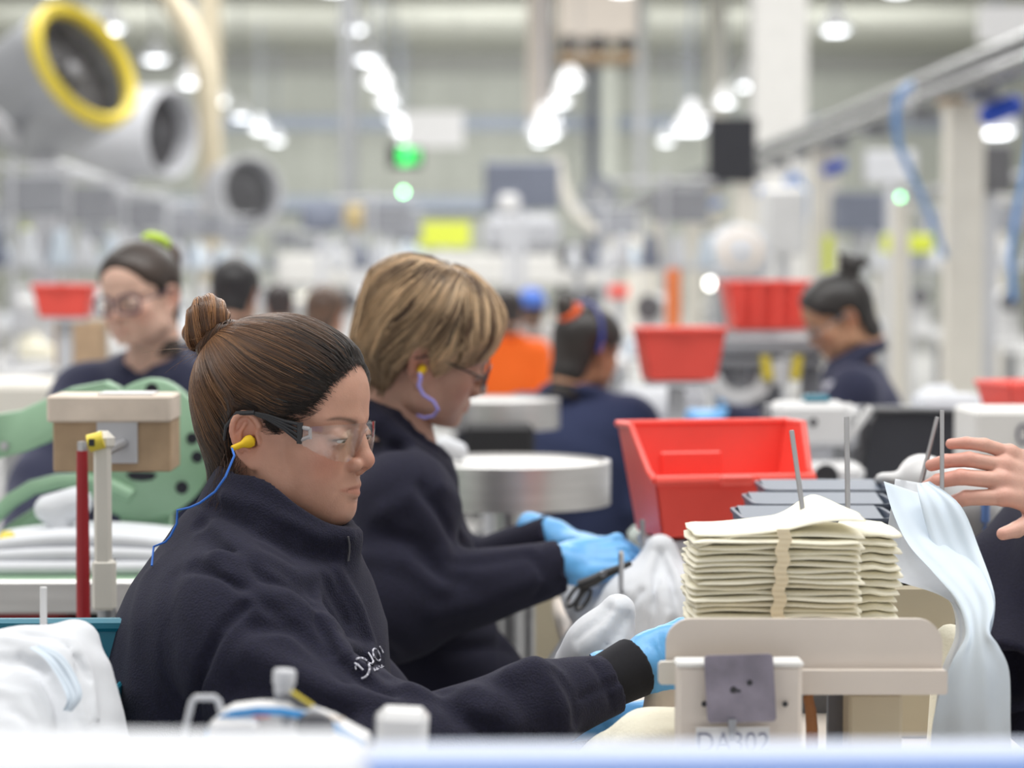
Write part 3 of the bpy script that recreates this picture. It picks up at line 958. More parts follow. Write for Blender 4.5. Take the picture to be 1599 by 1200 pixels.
# the three big blowers on the left
def blower(px, py, D, r, length, n, label, rimm, inner, bodym, rim=0.11):
    c = W(px, py, D)
    nv = Vector(n).normalized()
    M4 = nv.to_track_quat('Z', 'Y').to_matrix().to_4x4()
    root = empty('blower', (c.x, c.y, 0), label, 'blower')
    MB().lathe([(r * 0.62, -length), (r * 0.8, -length * 0.95), (r * 1.02, -length * 0.6), (r * 1.04, -0.05), (r, 0.0), (r * 0.93, 0.0), (r * 0.88, -0.12), (r * 0.6, -length * .9)], tuple(c), 40, M4, close=True).build('housing', bodym, root, smooth=True)
    MB().lathe([(r * (1 - rim), 0.0), (r * (1 - rim), 0.05), (r * 0.97, 0.08), (r * 1.04, 0.05), (r * 1.04, 0.0)], tuple(c), 48, M4, close=True).build('rim', rimm, root, smooth=True)
    MB().lathe([(0.001, -0.10), (r * 0.9, -0.12), (r * 0.9, -0.16), (0.001, -0.16)], tuple(c), 40, M4).build('grille', inner, root)
    MB().lathe([(0.001, -0.02), (r * 0.16, -0.04), (r * 0.2, -0.1), (0.001, -0.10)], tuple(c), 24, M4).build('hub', MAT['dark_steel'], root, smooth=True)
    g = MB()
    for k in range(10):
        a = k * math.pi / 5
        d = M4.to_3x3() @ Vector((math.cos(a), math.sin(a), 0))
        g.tube([c + nv * -0.06 + d * r * 0.15, c + nv * -0.06 + d * r * 0.9], 0.006, 6)
    g.build('guard', MAT['dark_steel'], root)
    back = c - nv * length * 0.5
    MB().box((back.x, back.y, (c.z - r * 0.8) / 2), (0.14, 0.14, c.z - r * 0.8), bevel=0.01).build('stand', MAT['pale_grey'], root)
    return root
blower(126, 105, 14, 0.385, 0.62, (0.76, -0.48, 0.44), 'big grey blower with a yellow rim at the upper left', MAT['yellow_paint'], M_DARKG, MAT['grey_metal'], rim=0.15)
blower(258, 208, 20, 0.37, 0.85, (0.86, -0.48, -0.05), 'pale grey blower with a dark mouth, second from the left', MAT['pale_grey'], M_DARKG, MAT['pale_grey'])
blower(390, 300, 26, 0.38, 0.6, (0.55, -0.8, 0.1), 'far grey blower with a dark mouth, third from the left', MAT['pale_grey'], MAT['dark_steel'], MAT['pale_grey'])
tag(MB().tube([W(-20, 175, 13), W(60, 250, 15), W(180, 290, 19), W(300, 335, 25)], 0.045, 10).build('air_pipe', MAT['pale_grey'], smooth=True), 'pale pipe sloping down under the blowers at left', 'pipe')

# ---- far equipment
def crate(label, px, py, D, w, d, h, m, cat='box', name='box', rz=0.0, legs=True, tilt=0.0, group=None, bev=0.01):
    """box standing on a thin stand; px, py is the middle of its top front edge"""
    p = W(px, py, D)
    root = empty(name, (p.x, p.y + d / 2, 0), label, cat, group, rotz=rz)
    M4 = Matrix.Rotation(tilt, 4, 'X')
    MB().box((0, 0, p.z - h / 2), (w, d, h), M=M4, bevel=bev).build('casing', m, root, local=True)
    if legs and p.z - h > 0.1:
        mb = MB().box((0, 0, 0.01), (w * 0.7, d * 0.7, 0.02)).box((0, 0, (p.z - h) / 2), (0.07, 0.07, p.z - h))
        mb.build('stand', MAT['pale_grey'], root, local=True)
    return root
crate('lime green sign board standing in mid hall', 692, 346, 25, 0.56, 0.04, 0.27, MAT['lime_sign'], 'sign', 'sign_board')
crate('lime green sign board behind the slim post at right', 1418, 366, 18, 0.38, 0.04, 0.14, MAT['lime_sign'], 'sign', 'sign_board')
crate('small lime sign at the left above the red bin', 56, 356, 18, 0.2, 0.04, 0.12, MAT['lime_sign'], 'sign', 'sign_board')
mon = crate('grey tilted panel screen above the far benches', 815, 252, 20, 0.62, 0.06, 0.40, MAT['blue_grey'], 'screen', 'panel_screen', tilt=R(14))
crate('white rounded machine cabinet below the grey panel screen', 815, 334, 20.4, 0.66, 0.6, 0.34, MAT['pale_grey'], 'machine', 'machine_cabinet', bev=0.08)
crate('long white canopy over the far benches', 700, 396, 24, 3.4, 1.0, 0.34, MAT['white_paint'], 'canopy', 'canopy', bev=0.05)
crate('white machine with a stepped top behind the upper red bin', 1228, 292, 17, 0.30, 0.3, 0.48, MAT['white_plastic'], 'machine', 'machine_cabinet', bev=0.03)
crate('pale grey square panel hanging behind the rail', 1392, 235, 19, 0.40, 0.1, 0.26, MAT['pale_grey'], 'panel', 'grey_panel')  # a plain grey panel, nothing posted on it
crate('blue-grey machine box behind the slim post', 1345, 300, 17, 0.34, 0.3, 0.28, MAT['blue_grey'], 'machine', 'machine_cabinet')
crate('dark cabinet behind the nearest rail post', 1552, 225, 15, 0.24, 0.2, 0.30, MAT['dark_steel'], 'cabinet', 'cabinet')
crate('small white control box left of the green light', 795, 302, 19.6, 0.18, 0.1, 0.16, MAT['white_plastic'], 'box', 'control_box', bev=0.04)
crate('small red first-aid box in the far right background', 966, 446, 18, 0.15, 0.12, 0.09, MAT['red_plastic'])
crate('slim orange cone bin left of the posts', 1052, 420, 12, 0.07, 0.07, 0.30, mat('orange_plastic', (0.85, 0.22, 0.06)), 'bin', 'bin')
crate('tan cardboard box under the small red bin at the far left', 122, 500, 7.9, 0.16, 0.14, 0.16, MAT['cardboard'], 'box', 'cardboard_box')
crate('pale cream counter at the left edge behind the green machine', 0, 602, 6.0, 0.26, 0.5, 0.12, MAT['cream_post'], 'counter', 'counter')
crate('dark grey motor box hanging among the far machines at left', 500, 318, 21, 0.34, 0.2, 0.24, MAT['blue_grey'], 'machine', 'motor_box', bev=0.05)
crate('ochre machine arm among the far machines, left of the lime sign', 556, 318, 20, 0.20, 0.2, 0.22, mat('ochre_paint', (0.48, 0.38, 0.2)), 'machine', 'motor_box', bev=0.05)
crate('dark machine body right of the white rounded cabinet', 905, 378, 20, 0.34, 0.3, 0.24, MAT['dark_steel'], 'machine', 'motor_box', bev=0.05)
crate('long pale shelf below the white canopy', 560, 470, 21, 2.6, 0.6, 0.06, MAT['pale_grey'], 'shelf', 'shelf')
dm = W(1152, 392, 16)
dome = empty('dome_machine', (dm.x, dm.y, 0), 'pale machine with a round dome above the red bins', 'machine')
MB().lathe([(0.22, -0.17), (0.225, -0.05), (0.20, 0.06), (0.12, 0.15), (0.001, 0.18)], (dm.x, dm.y, dm.z), 28).build('dome', MAT['pale_grey'], dome, smooth=True)
MB().lathe([(0.001, -0.02), (0.13, 0.0), (0.14, 0.02), (0.001, 0.03)], (dm.x, dm.y - 0.17, dm.z), 24, Matrix.Rotation(R(75), 4, 'X')).build('window', MAT['pale_cardboard'], dome, smooth=True)
MB().box((dm.x, dm.y, (dm.z - 0.15) / 2), (0.3, 0.3, dm.z - 0.15)).build('stand', MAT['grey_metal'], dome)
fn = W(936, 304, 25)
fo = empty('fan', (fn.x, fn.y, 0), 'dark blue round fan in mid hall', 'fan')
MB().lathe([(0.15, -0.06), (0.185, -0.04), (0.185, 0.04), (0.15, 0.06)], tuple(fn), 28, Matrix.Rotation(R(90), 4, 'X'), close=True).build('ring', MAT['blue_grey'], fo, smooth=True)
MB().lathe([(0.001, -0.02), (0.16, -0.02), (0.16, 0.02), (0.001, 0.02)], tuple(fn), 28, Matrix.Rotation(R(90), 4, 'X')).build('grille', MAT['grey_metal'], fo)
MB().tube([(fn.x, fn.y, 0), (fn.x, fn.y, fn.z - 0.15)], 0.03, 8).build('pole', MAT['blue_grey'], fo)
tag(MB().tube([W(868, 245, 22), W(878, 290, 22), W(896, 330, 22), W(925, 358, 22), W(975, 372, 22), W(1010, 390, 22), (W(1015, 400, 22).x, 22, 0)], 0.055, 12).build('curved_duct', MAT['cream_post'], smooth=True), 'pale hose duct curving right of the grey panel screen', 'duct')

# ---- sewing work stations, one built and then copied down the rows
def make_table():
    t = empty('work_table', (0, 0, 0), 'white-topped sewing table in the rows behind', 'table', 'sewing tables of the far rows')
    MB().box((0, 0, 0.80), (1.1, 0.6, 0.035), bevel=0.008).build('tabletop', MAT['white_plastic'], t, local=True)
    for sx in (-1, 1):
        for sy in (-1, 1):
            MB().box((sx * 0.48, sy * 0.24, 0.39), (0.05, 0.05, 0.785)).build('leg', MAT['grey_metal'], t, local=True)
    return t
def sewing_machine(name='sewing_machine', label='white sewing machine on a table of the rows behind', group='sewing machines of the far rows'):
    t = empty(name, (0, 0, 0), label, 'sewing machine', group)
    MB().box((0, 0, 0.035), (0.48, 0.18, 0.07), bevel=0.015).build('bed', MAT['white_plastic'], t, local=True)
    MB().box((0.17, 0, 0.19), (0.12, 0.15, 0.26), bevel=0.03).build('pillar', MAT['white_plastic'], t, local=True)
    MB().box((-0.02, 0, 0.29), (0.44, 0.14, 0.12), bevel=0.04).build('arm', MAT['white_plastic'], t, local=True)
    MB().box((-0.19, 0, 0.22), (0.10, 0.12, 0.18), bevel=0.03).build('head', MAT['pale_grey'], t, local=True)
    MB().tube([(-0.2, 0, 0.07), (-0.2, 0, 0.14)], 0.008, 8).build('needle_bar', MAT['steel'], t, local=True)
    MB().lathe([(0.001, -0.02), (0.07, -0.02), (0.075, 0), (0.07, 0.02), (0.001, 0.02)], (0.26, 0, 0.28), 20, Matrix.Rotation(R(90), 4, 'Y')).build('handwheel', MAT['dark_steel'], t, smooth=True, local=True)
    return t
def make_rack():
    t = empty('thread_stand', (0, 0, 0), 'tall thread stand with cones among the far rows', 'thread stand', 'thread stands of the far rows')
    MB().tube([(0, 0, 0), (0, 0, 1.05)], 0.016, 8).tube([(-0.3, 0, 1.0), (0.3, 0, 1.0)], 0.012, 8).tube([(-0.3, 0, 0.5), (0.3, 0, 0.5)], 0.014, 8).box((0, 0, .01), (0.3, 0.2, 0.02)).build('frame', MAT['pale_grey'], t, local=True)
    for k, m in enumerate(('white_cloth', 'blue_grey', 'white_cloth', 'pale_blue_cloth')):
        MB().lathe([(0.055, 0.0), (0.06, 0.02), (0.03, 0.17), (0.012, 0.18)], (-0.26 + k * 0.17, 0, 0.51), 14).build('thread_cone', MAT[m], t, smooth=True, local=True)
    MB().box((0.1, 0.02, 0.86), (0.34, 0.06, 0.2), bevel=0.02).build('control_panel', MAT['grey_plastic'], t, local=True)
    return t
rr_ = random.Random(5)
T0, S0, K0 = make_table(), sewing_machine(), make_rack()
k = 0; SPOTS = []
for (x, ys) in ((-2.35, (9.5, 11.6, 13.7, 15.8, 18, 20.2, 22.6, 29, 33, 37)), (-3.9, (16, 18.6, 21.2, 24, 27, 31, 36)), (-0.75, (17, 20, 22.4, 28, 32, 36)),
                (1.05, (13.4, 19.2)), (3.7, (14.5, 17, 19.5, 22, 29, 34))):
    for y in ys:
        q = []
        for o0, dz in ((T0, 0), (S0, 0.8175), (K0, 0.8175)):
            o = o0 if k == 0 else copy_tree(o0)
            q.append(o)
        yy = y + rr_.uniform(-0.2, 0.2); rz = math.pi / 2 + rr_.choice((0, math.pi))
        q[0].location = (x, yy, 0); q[0].rotation_euler = (0, 0, rz)
        q[1].location = (x + rr_.uniform(-.05, .05), yy - 0.05, 0.8175); q[1].rotation_euler = (0, 0, rz + rr_.uniform(-0.3, 0.3))
        q[2].location = (x + 0.12, yy + 0.35, 0.8175); q[2].rotation_euler = (0, 0, rr_.uniform(-0.5, 0.5))
        k += 1; SPOTS.append((x, yy))
# bundles of cut cloth lying on far tables
colr = ['white_cloth', 'white_cloth', 'pale_blue_cloth', 'white_cloth', 'cream_cloth']
for i in range(26):
    x, y = rr_.choice(SPOTS); y += rr_.uniform(-0.35, -0.2)
    F = Field((-0.2, -0.2, -0.02), (0.2, 0.2, 0.2), 0.016)
    for j in range(4):
        F.add(ell((rr_.uniform(-.09, .09), rr_.uniform(-.06, .06), 0.04), (rr_.uniform(.05, .1), rr_.uniform(.05, .09), rr_.uniform(.04, .12))), 0.03)
    P_, Q_ = F.mesh()
    P_[:, 2] = np.maximum(P_[:, 2], 0)
    ob = link_mesh(np_mesh('cloth_bundle', P_ + np.array((x, y, 0.90)), Q_), 'cloth_bundle', MAT[rr_.choice(colr)])
    ob.location = (x, y, 0.8175)
    tag(ob, 'bundle of cut cloth lying among the far sewing tables', 'cloth bundle', 'cloth bundles on the far tables')
# ------------------------------------------------------------------ the woman in focus
def ray_hit(F, px, py, d0, d1):
    for D in np.arange(d0, d1, F.h * 0.5):
        p = W(px, py, D)
        i = [int(round((p[q] - F.lo[q]) / F.h)) for q in range(3)]
        if all(0 <= i[q] < F.n[q] for q in range(3)) and F.V[i[0], i[1], i[2]] < 0:
            return tuple(p)
    return None

def folds(F, lines, d0, d1):
    for pts, amp, w in lines:
        q = [ray_hit(F, x, y, d0, d1) for x, y in pts]
        q = [p for p in q if p is not None]
        if len(q) > 1: F.fold(q, amp, w)

def seated_legs(parent, pelvis, fwd, side_w=0.10, mat_=None, lap=0.42, h=0.012):
    """trousers and shoes of someone seated"""
    fx, fy = fwd; lx, ly = -fy, fx
    P = Vector(pelvis)
    F = Field((P.x - 0.75, P.y - 0.75, 0.02), (P.x + 0.75, P.y + 0.75, P.z + 0.3), h)
    F.add(ell(P + Vector((0, 0, 0.02)), (0.17, 0.17, 0.12)))
    sh = MB()
    for s in (1, -1):
        hip = P + Vector((lx, ly, 0)) * s * side_w
        knee = hip + Vector((fx, fy, 0)) * lap + Vector((lx, ly, 0)) * s * 0.05 + Vector((0, 0, 0.02))
        ank = knee + Vector((fx, fy, 0)) * -0.04; ank.z = 0.09
        F.add(cone(hip, knee, 0.095, 0.068), 0.05)
        F.add(cone(knee, ank, 0.066, 0.052), 0.03)
        G = Field((ank.x - .2, ank.y - .2, 0.0), (ank.x + .2, ank.y + .2, 0.16), 0.008)
        a = ank.copy(); a.z = 0.045
        G.add(cone(a - Vector((fx, fy, 0)) * 0.04, a + Vector((fx, fy, 0)) * 0.14, 0.043, 0.038))
        G.add(cone(a, a + Vector((0, 0, 0.05)), 0.045, 0.045), 0.03)
        surf(G, 'shoe', M_SHOE, parent)
    surf(F, 'trousers', mat_ or M_TROUSER, parent)

def stool(x, y, z, label, group=None):
    """round work stool standing on the floor"""
    st = empty('work_stool', (x, y, 0), label, 'stool', group)
    MB().lathe([(0.001, z - 0.05), (0.17, z - 0.05), (0.185, z - 0.03), (0.18, z - 0.008), (0.001, z)], (x, y, 0), 32).build('seat', MAT['black_plastic'], st, auto=40)
    MB().tube([(x, y, 0.08), (x, y, z - 0.05)], 0.025, 14).build('column', MAT['steel'], st, smooth=True)
    for k in range(5):
        a = 2 * math.pi * k / 5 + 0.3
        MB().tube([(x, y, 0.1), (x + 0.27 * math.cos(a), y + 0.27 * math.sin(a), 0.035)], [0.025, 0.018], 8).build('leg', MAT['black_plastic'], st, smooth=True)
    return st

woman = empty('person', (W(390, 1180, 2.70).x, W(390, 1180, 2.70).y, 0), 'woman in navy fleece with a brown bun, clear safety glasses and yellow earplug', 'person')
HO = W(437, 686, 2.70)
HYAW = R(-22)
prof = dict(skin=SKIN['olive'], eye_open=0.30, look=0.3, smile=0.12, neck_lo=-17, gaze=(0.85, 0, -0.55), brow=0.7)
T, P, Vs, Qs, Cs = make_head(woman, prof, HO, HYAW, h=0.15)
body_me = np_mesh('body', np.concatenate(Vs), np.concatenate(Qs), colors=np.concatenate(Cs))
body = link_mesh(body_me, 'body', M_SKIN, woman)

# hair: cap, combed strands, bun
HL = [(-12, -6.5), (-8, -6.5), (-6, -7.0), (-4.2, -6.0), (-3.0, -3.0), (-2.0, 1.5), (-1.2, 3.3), (1.0, 3.4), (1.9, 1.2), (2.4, 0.1), (3.1, 1.0), (3.9, 2.4),
      (5, 3.1), (7.0, 3.7), (7.9, 4.9), (8.8, 6.6), (9.6, 8.0), (12, 8.6)]
def off_main(X, Y, Z):
    hz = interp(HL, X)
    ctr = np.exp(-(Y / 2.5) ** 2) * 0.5
    e = Z - hz - ctr
    return -0.35 + 0.55 * smoothstep(-0.2, 1.2, e) + 0.55 * smoothstep(0.6, 4.5, e) + 0.55 * smoothstep(0, -8, X) * smoothstep(-4, 1, Z)
sc = Scalp(off_main, 0.3)
BUN = np.array((-7.3, 0.0, 10.6))
hair = surf(sc.F, 'hair', None, woman, T)
def haircol(P, t=None, seed=3):
    """dark roots and lengths turning copper brown towards the bun"""
    n = len(P)
    dark = np.array((0.012, 0.009, 0.008)); brown = np.array((0.115, 0.052, 0.024)); cop = np.array((0.26, 0.115, 0.045))
    k = smoothstep(6.0, -5.0, P[:, 0] + 0.8 * (8 - P[:, 2]) * (P[:, 2] < 8)) * smoothstep(-2.0, 9.5, P[:, 2])
    nz = np.clip(0.5 + 0.9 * smooth_noise(P, 1.1, seed), 0, 1)
    C = dark + (brown - dark) * k[:, None]
    return C, nz, k
Cc, nz, k = haircol(sc.P)
Cc = Cc * (0.6 + 0.5 * nz[:, None])
me = hair.data
ca = me.color_attributes.new('Col', 'FLOAT_COLOR', 'POINT')
c4 = np.ones((len(Cc), 4), np.float32); c4[:, :3] = Cc
ca.data.foreach_set('color', c4.ravel())
me.materials.clear(); me.materials.append(M_HAIR)

# starting points: everywhere on the cap above the hairline
e = sc.P[:, 2] - interp(HL, sc.P[:, 0])
cand = np.where(e > 0.1)[0]
ns = 9000
starts = sc.P[rng.choice(cand, ns)] + rng.normal(0, 0.15, (ns, 3))
def to_bun(Pp, t):
    d = BUN - Pp
    dist = np.linalg.norm(d, axis=1, keepdims=True)
    v = d / dist
    v[:, 2] += 0.10 * smooth_noise(Pp, 0.6, 5) - 0.12 * np.clip(Pp[:, 0] / 9, 0, 1)
    return v
dist = np.linalg.norm(BUN - starts, axis=1)
paths = sc.flow(starts, to_bun, 12, np.minimum(dist * 1.08, 7 + rng.random(ns) * 9), 0.03, 0.16)
mid = paths[:, 6]
Cs_, nz, kk = haircol(mid, seed=9)
rnd = rng.random(ns)
lock = np.clip(smooth_noise(mid * np.array((0.6, 1.0, 1.0)), 2.4, 31) * 2.2 + 0.15, 0, 1) * (0.5 + 0.5 * rng.random(ns))
wisp = (lock * np.clip(kk * 1.1, 0, 0.9))[:, None]
Cs_ = Cs_ * (0.72 + 0.5 * rng.random((ns, 1))) * (0.6 + 0.8 * nz[:, None])
Cs_ = Cs_ * (1 - wisp) + np.array((0.36, 0.18, 0.075)) * wisp
V, Fq, Cv = strands(T(paths.reshape(-1, 3)).reshape(paths.shape), 0.00030, 0.00018, Cs_)
link_mesh(np_mesh('hair_strand', V, Fq, colors=Cv), 'combed_hair', M_HAIR, hair)

# fine hairs that blur the hairline, temples and nape
sk_ = Scalp(lambda X, Y, Z: 0.06 + 0 * X, 0.3)
eb = sk_.P[:, 2] - interp(HL, sk_.P[:, 0]) - np.exp(-(sk_.P[:, 1] / 2.5) ** 2) * 0.5
cb = np.where((eb > -0.55) & (eb < 1.0) & ~((sk_.P[:, 0] > -2.7) & (sk_.P[:, 0] < 3.3) & (sk_.P[:, 2] < 3.4)))[0]
nbh = 3200
sb = sk_.P[rng.choice(cb, nbh)] + rng.normal(0, 0.18, (nbh, 3))
def comb(Pp, t):
    v = to_bun(Pp, t)
    v[:, 2] -= 0.35 * (Pp[:, 2] < 3) * (Pp[:, 0] > 0)
    return v + rng.normal(0, 0.10, v.shape)
pb_ = sk_.flow(sb, comb, 8, 1.2 + 1.8 * rng.random(nbh), 0.04, 0.35)
Vb, Fb_, Cb_ = strands(T(pb_.reshape(-1, 3)).reshape(pb_.shape), 0.00020, 0.00012, np.tile((0.022, 0.014, 0.010), (nbh, 1)) * (0.5 + rng.random((nbh, 1))))
link_mesh(np_mesh('baby_hair', Vb, Fb_, colors=Cb_), 'baby_hair', M_HAIR, hair)

# bun: a fat coil leaning back on the crown
def bun_frame(theta):
    ax = np.array((-0.90, -0.30, 0.28)); ax /= np.linalg.norm(ax)
    u = np.cross(ax, (0, 1, 0)); u /= np.linalg.norm(u); w = np.cross(ax, u)
    return ax, u, w
BC = np.array((-9.0, 0.0, 12.9))
ax, u, w = bun_frame(0)
AB = np.array((-0.62, 0.0, 0.78)); UB = np.cross(AB, (0, 1, 0)); UB /= np.linalg.norm(UB); WB = np.cross(AB, UB)
pth = []; bc = []
for i in range(1500):
    th0 = rng.random() * 6.283; ph0 = rng.random() * 6.283
    lay = 1.0 + 0.05 * rng.random()
    t = np.linspace(0, 1, 16)
    th = th0 + t * (1.6 + rng.random() * 1.2)
    ph = ph0 + t * 1.5
    Rr = 1.35; rr = (1.85 + 0.10 * np.sin(3 * th + 1) + 0.12 * np.sin(ph * 2 + th0 * 0)) * lay
    rr = rr * (1 + 0.06 * np.sin(7 * ph - 4 * th))
    q = BC + (np.cos(th) * (Rr + rr * np.cos(ph)))[:, None] * u + (np.sin(th) * (Rr + rr * np.cos(ph)))[:, None] * w + (rr * np.sin(ph) * 1.1)[:, None] * ax
    pth.append(q)
    g = 0.5 + 0.5 * math.sin(7 * ph0 - 4 * th0)
    c = np.array((0.17, 0.075, 0.030)) * (0.45 + 0.6 * g + 0.25 * rng.random())
    if g > 0.72: c = np.array((0.34, 0.16, 0.062)) * (0.7 + 0.4 * rng.random())
    bc.append(c)
# the twisted lock wrapped round the foot of the bun
for i in range(500):
    th0 = rng.random() * 6.283; ph0 = rng.random() * 6.283
    t = np.linspace(0, 1, 16)
    th = th0 + t * 2.2; ph = ph0 + t * 3.0
    rr = 1.15 * (1 + 0.08 * rng.random())
    q = (BC - AB * 2.4) + (np.cos(th) * (1.7 + rr * np.cos(ph)))[:, None] * UB + (np.sin(th) * (1.7 + rr * np.cos(ph)))[:, None] * WB + (rr * np.sin(ph))[:, None] * AB
    pth.append(q); bc.append(np.array((0.10, 0.045, 0.02)) * (0.3 + 1.1 * rng.random()))
pth = np.array(pth)
V, Fq, Cv = strands(T(pth.reshape(-1, 3)).reshape(pth.shape), 0.0008, 0.0005, bc)
G = Field(BC - 6, BC + 6, 0.25)
for a in np.arange(0, 6.28, 0.35):
    f_ = lambda a, U_, W_, c, r_: c + (math.cos(a) * U_ + math.sin(a) * W_) * r_
    G.add(cone(f_(a, u, w, BC, 1.35), f_(a + .35, u, w, BC, 1.35), 1.55), 0.3)
    G.add(cone(f_(a, UB, WB, BC - AB * 2.4, 1.7), f_(a + .35, UB, WB, BC - AB * 2.4, 1.7), 1.05), 0.3)
Pb, Qb = G.mesh()
V2 = np.concatenate([V, T(Pb)]); F2 = np.concatenate([Fq, Qb + len(V)])
C2 = np.concatenate([Cv, np.tile((0.03, 0.015, 0.008), (len(Pb), 1))])
link_mesh(np_mesh('bun', V2, F2, colors=C2), 'bun', M_HAIR, hair)

# loose wisps: at the nape and hanging behind the ear, stray hairs round the bun
lw = []; lc = []
for i in range(150):
    s0 = np.array((-2.6 + rng.normal(0, 0.9), -6.3 + rng.normal(0, .4), -3.0 + rng.normal(0, .9)))
    t = np.linspace(0, 1, 12)[:, None]
    e_ = np.array((-3.0 + rng.normal(0, 1.3), -8.2 + rng.normal(0, .7), -8.2 + rng.normal(0, 1.3)))
    q = s0 + (e_ - s0) * t + np.array((1.0 * rng.normal(), -1.2, 0.5)) * np.sin(t * 3.1) * 0.5
    lw.append(q); lc.append(np.array((0.07, 0.035, 0.02)) * (0.4 + 1.2 * rng.random()))
for i in range(70):
    a = rng.random() * 6.28
    s0 = BC + (math.cos(a) * UB + math.sin(a) * WB) * 2.4 - AB * 2.4
    d = rng.normal(size=3) * 0.8 + np.array((-1.1, 0, -0.2)); t = np.linspace(0, 1, 12)[:, None]
    q = s0 + d * t * (1.2 + 1.5 * rng.random()) + np.array((0, 0, -0.9)) * t ** 2 + rng.normal(size=3) * np.sin(t * 3.1) * 0.35
    lw.append(q); lc.append(np.array((0.26, 0.13, 0.06)) * (0.4 + 0.8 * rng.random()))
for i in range(110):      # flyaways standing off the crown
    s0 = sc.P[rng.choice(cand)]
    if s0[2] < 8: continue
    t = np.linspace(0, 1, 12)[:, None]
    d = (BUN - s0); d /= np.linalg.norm(d)
    q = s0 + d * t * (2 + 2 * rng.random()) + np.array((0, 0, 1.0)) * np.sin(t * 3.1) * (0.25 + 0.4 * rng.random()) + rng.normal(size=3) * t * 0.5
    lw.append(q); lc.append(np.array((0.10, 0.055, 0.03)) * (0.5 + 0.8 * rng.random()))
lw = np.array(lw)
V, Fq, Cv = strands(T(lw.reshape(-1, 3)).reshape(lw.shape), 0.00022, 0.0001, lc)
link_mesh(np_mesh('loose_hair', V, Fq, colors=Cv), 'loose_hair', M_HAIR, hair)

# ---- fleece jacket
p3 = lambda x, y, D: tuple(W(x, y, D))
F = Field(np.array(p3(120, 1420, 2.55)) - (0.02, 0.45, 0), np.array(p3(1010, 720, 2.75)) + (0.02, 0.45, 0.02), 0.0036)
F.add(ell(p3(392, 1050, 2.72), (0.140, 0.185, 0.175)))
F.add(ell(p3(400, 1250, 2.72), (0.160, 0.185, 0.27)), 0.06)
F.add(ell(p3(312, 1080, 2.69), (0.085, 0.16, 0.150)), 0.07)
F.add(ell(p3(488, 1050, 2.72), (0.070, 0.13, 0.15)), 0.06)
F.add(cone(p3(402, 880, 2.70), p3(362, 965, 2.58), 0.072, 0.078), 0.05)
F.add(cone(p3(402, 880, 2.70), p3(400, 950, 2.86), 0.072, 0.078), 0.05)
# far arm
F.add(cone(p3(420, 970, 2.88), p3(640, 1190, 2.98), 0.085, 0.060), 0.03)
F.add(cone(p3(640, 1190, 2.98), p3(890, 1150, 2.84), 0.060, 0.040), 0.03)
# near arm
F.add(cone(p3(360, 1000, 2.555), p3(600, 1205, 2.46), 0.082, 0.066), 0.022)
F.add(cone(p3(600, 1205, 2.46), p3(830, 1108, 2.52), 0.064, 0.048), 0.03)
F.add(cone(p3(830, 1108, 2.52), p3(955, 1066, 2.565), 0.046, 0.0335), 0.015)
# collar
F.add(cone(p3(400, 900, 2.70), p3(428, 828, 2.69), 0.092, 0.088), 0.03)
F.add(cone(p3(428, 828, 2.69), p3(432, 800, 2.69), 0.086, 0.084), 0.01)
F.add(cone(p3(500, 860, 2.66), p3(520, 835, 2.66), 0.030, 0.026), 0.035)
F.cut(cone(p3(425, 840, 2.69), p3(462, 700, 2.69), 0.067, 0.082), 0.008)
F.cut(ell(p3(560, 690, 2.66), (0.108, 0.11, 0.095)), 0.008)
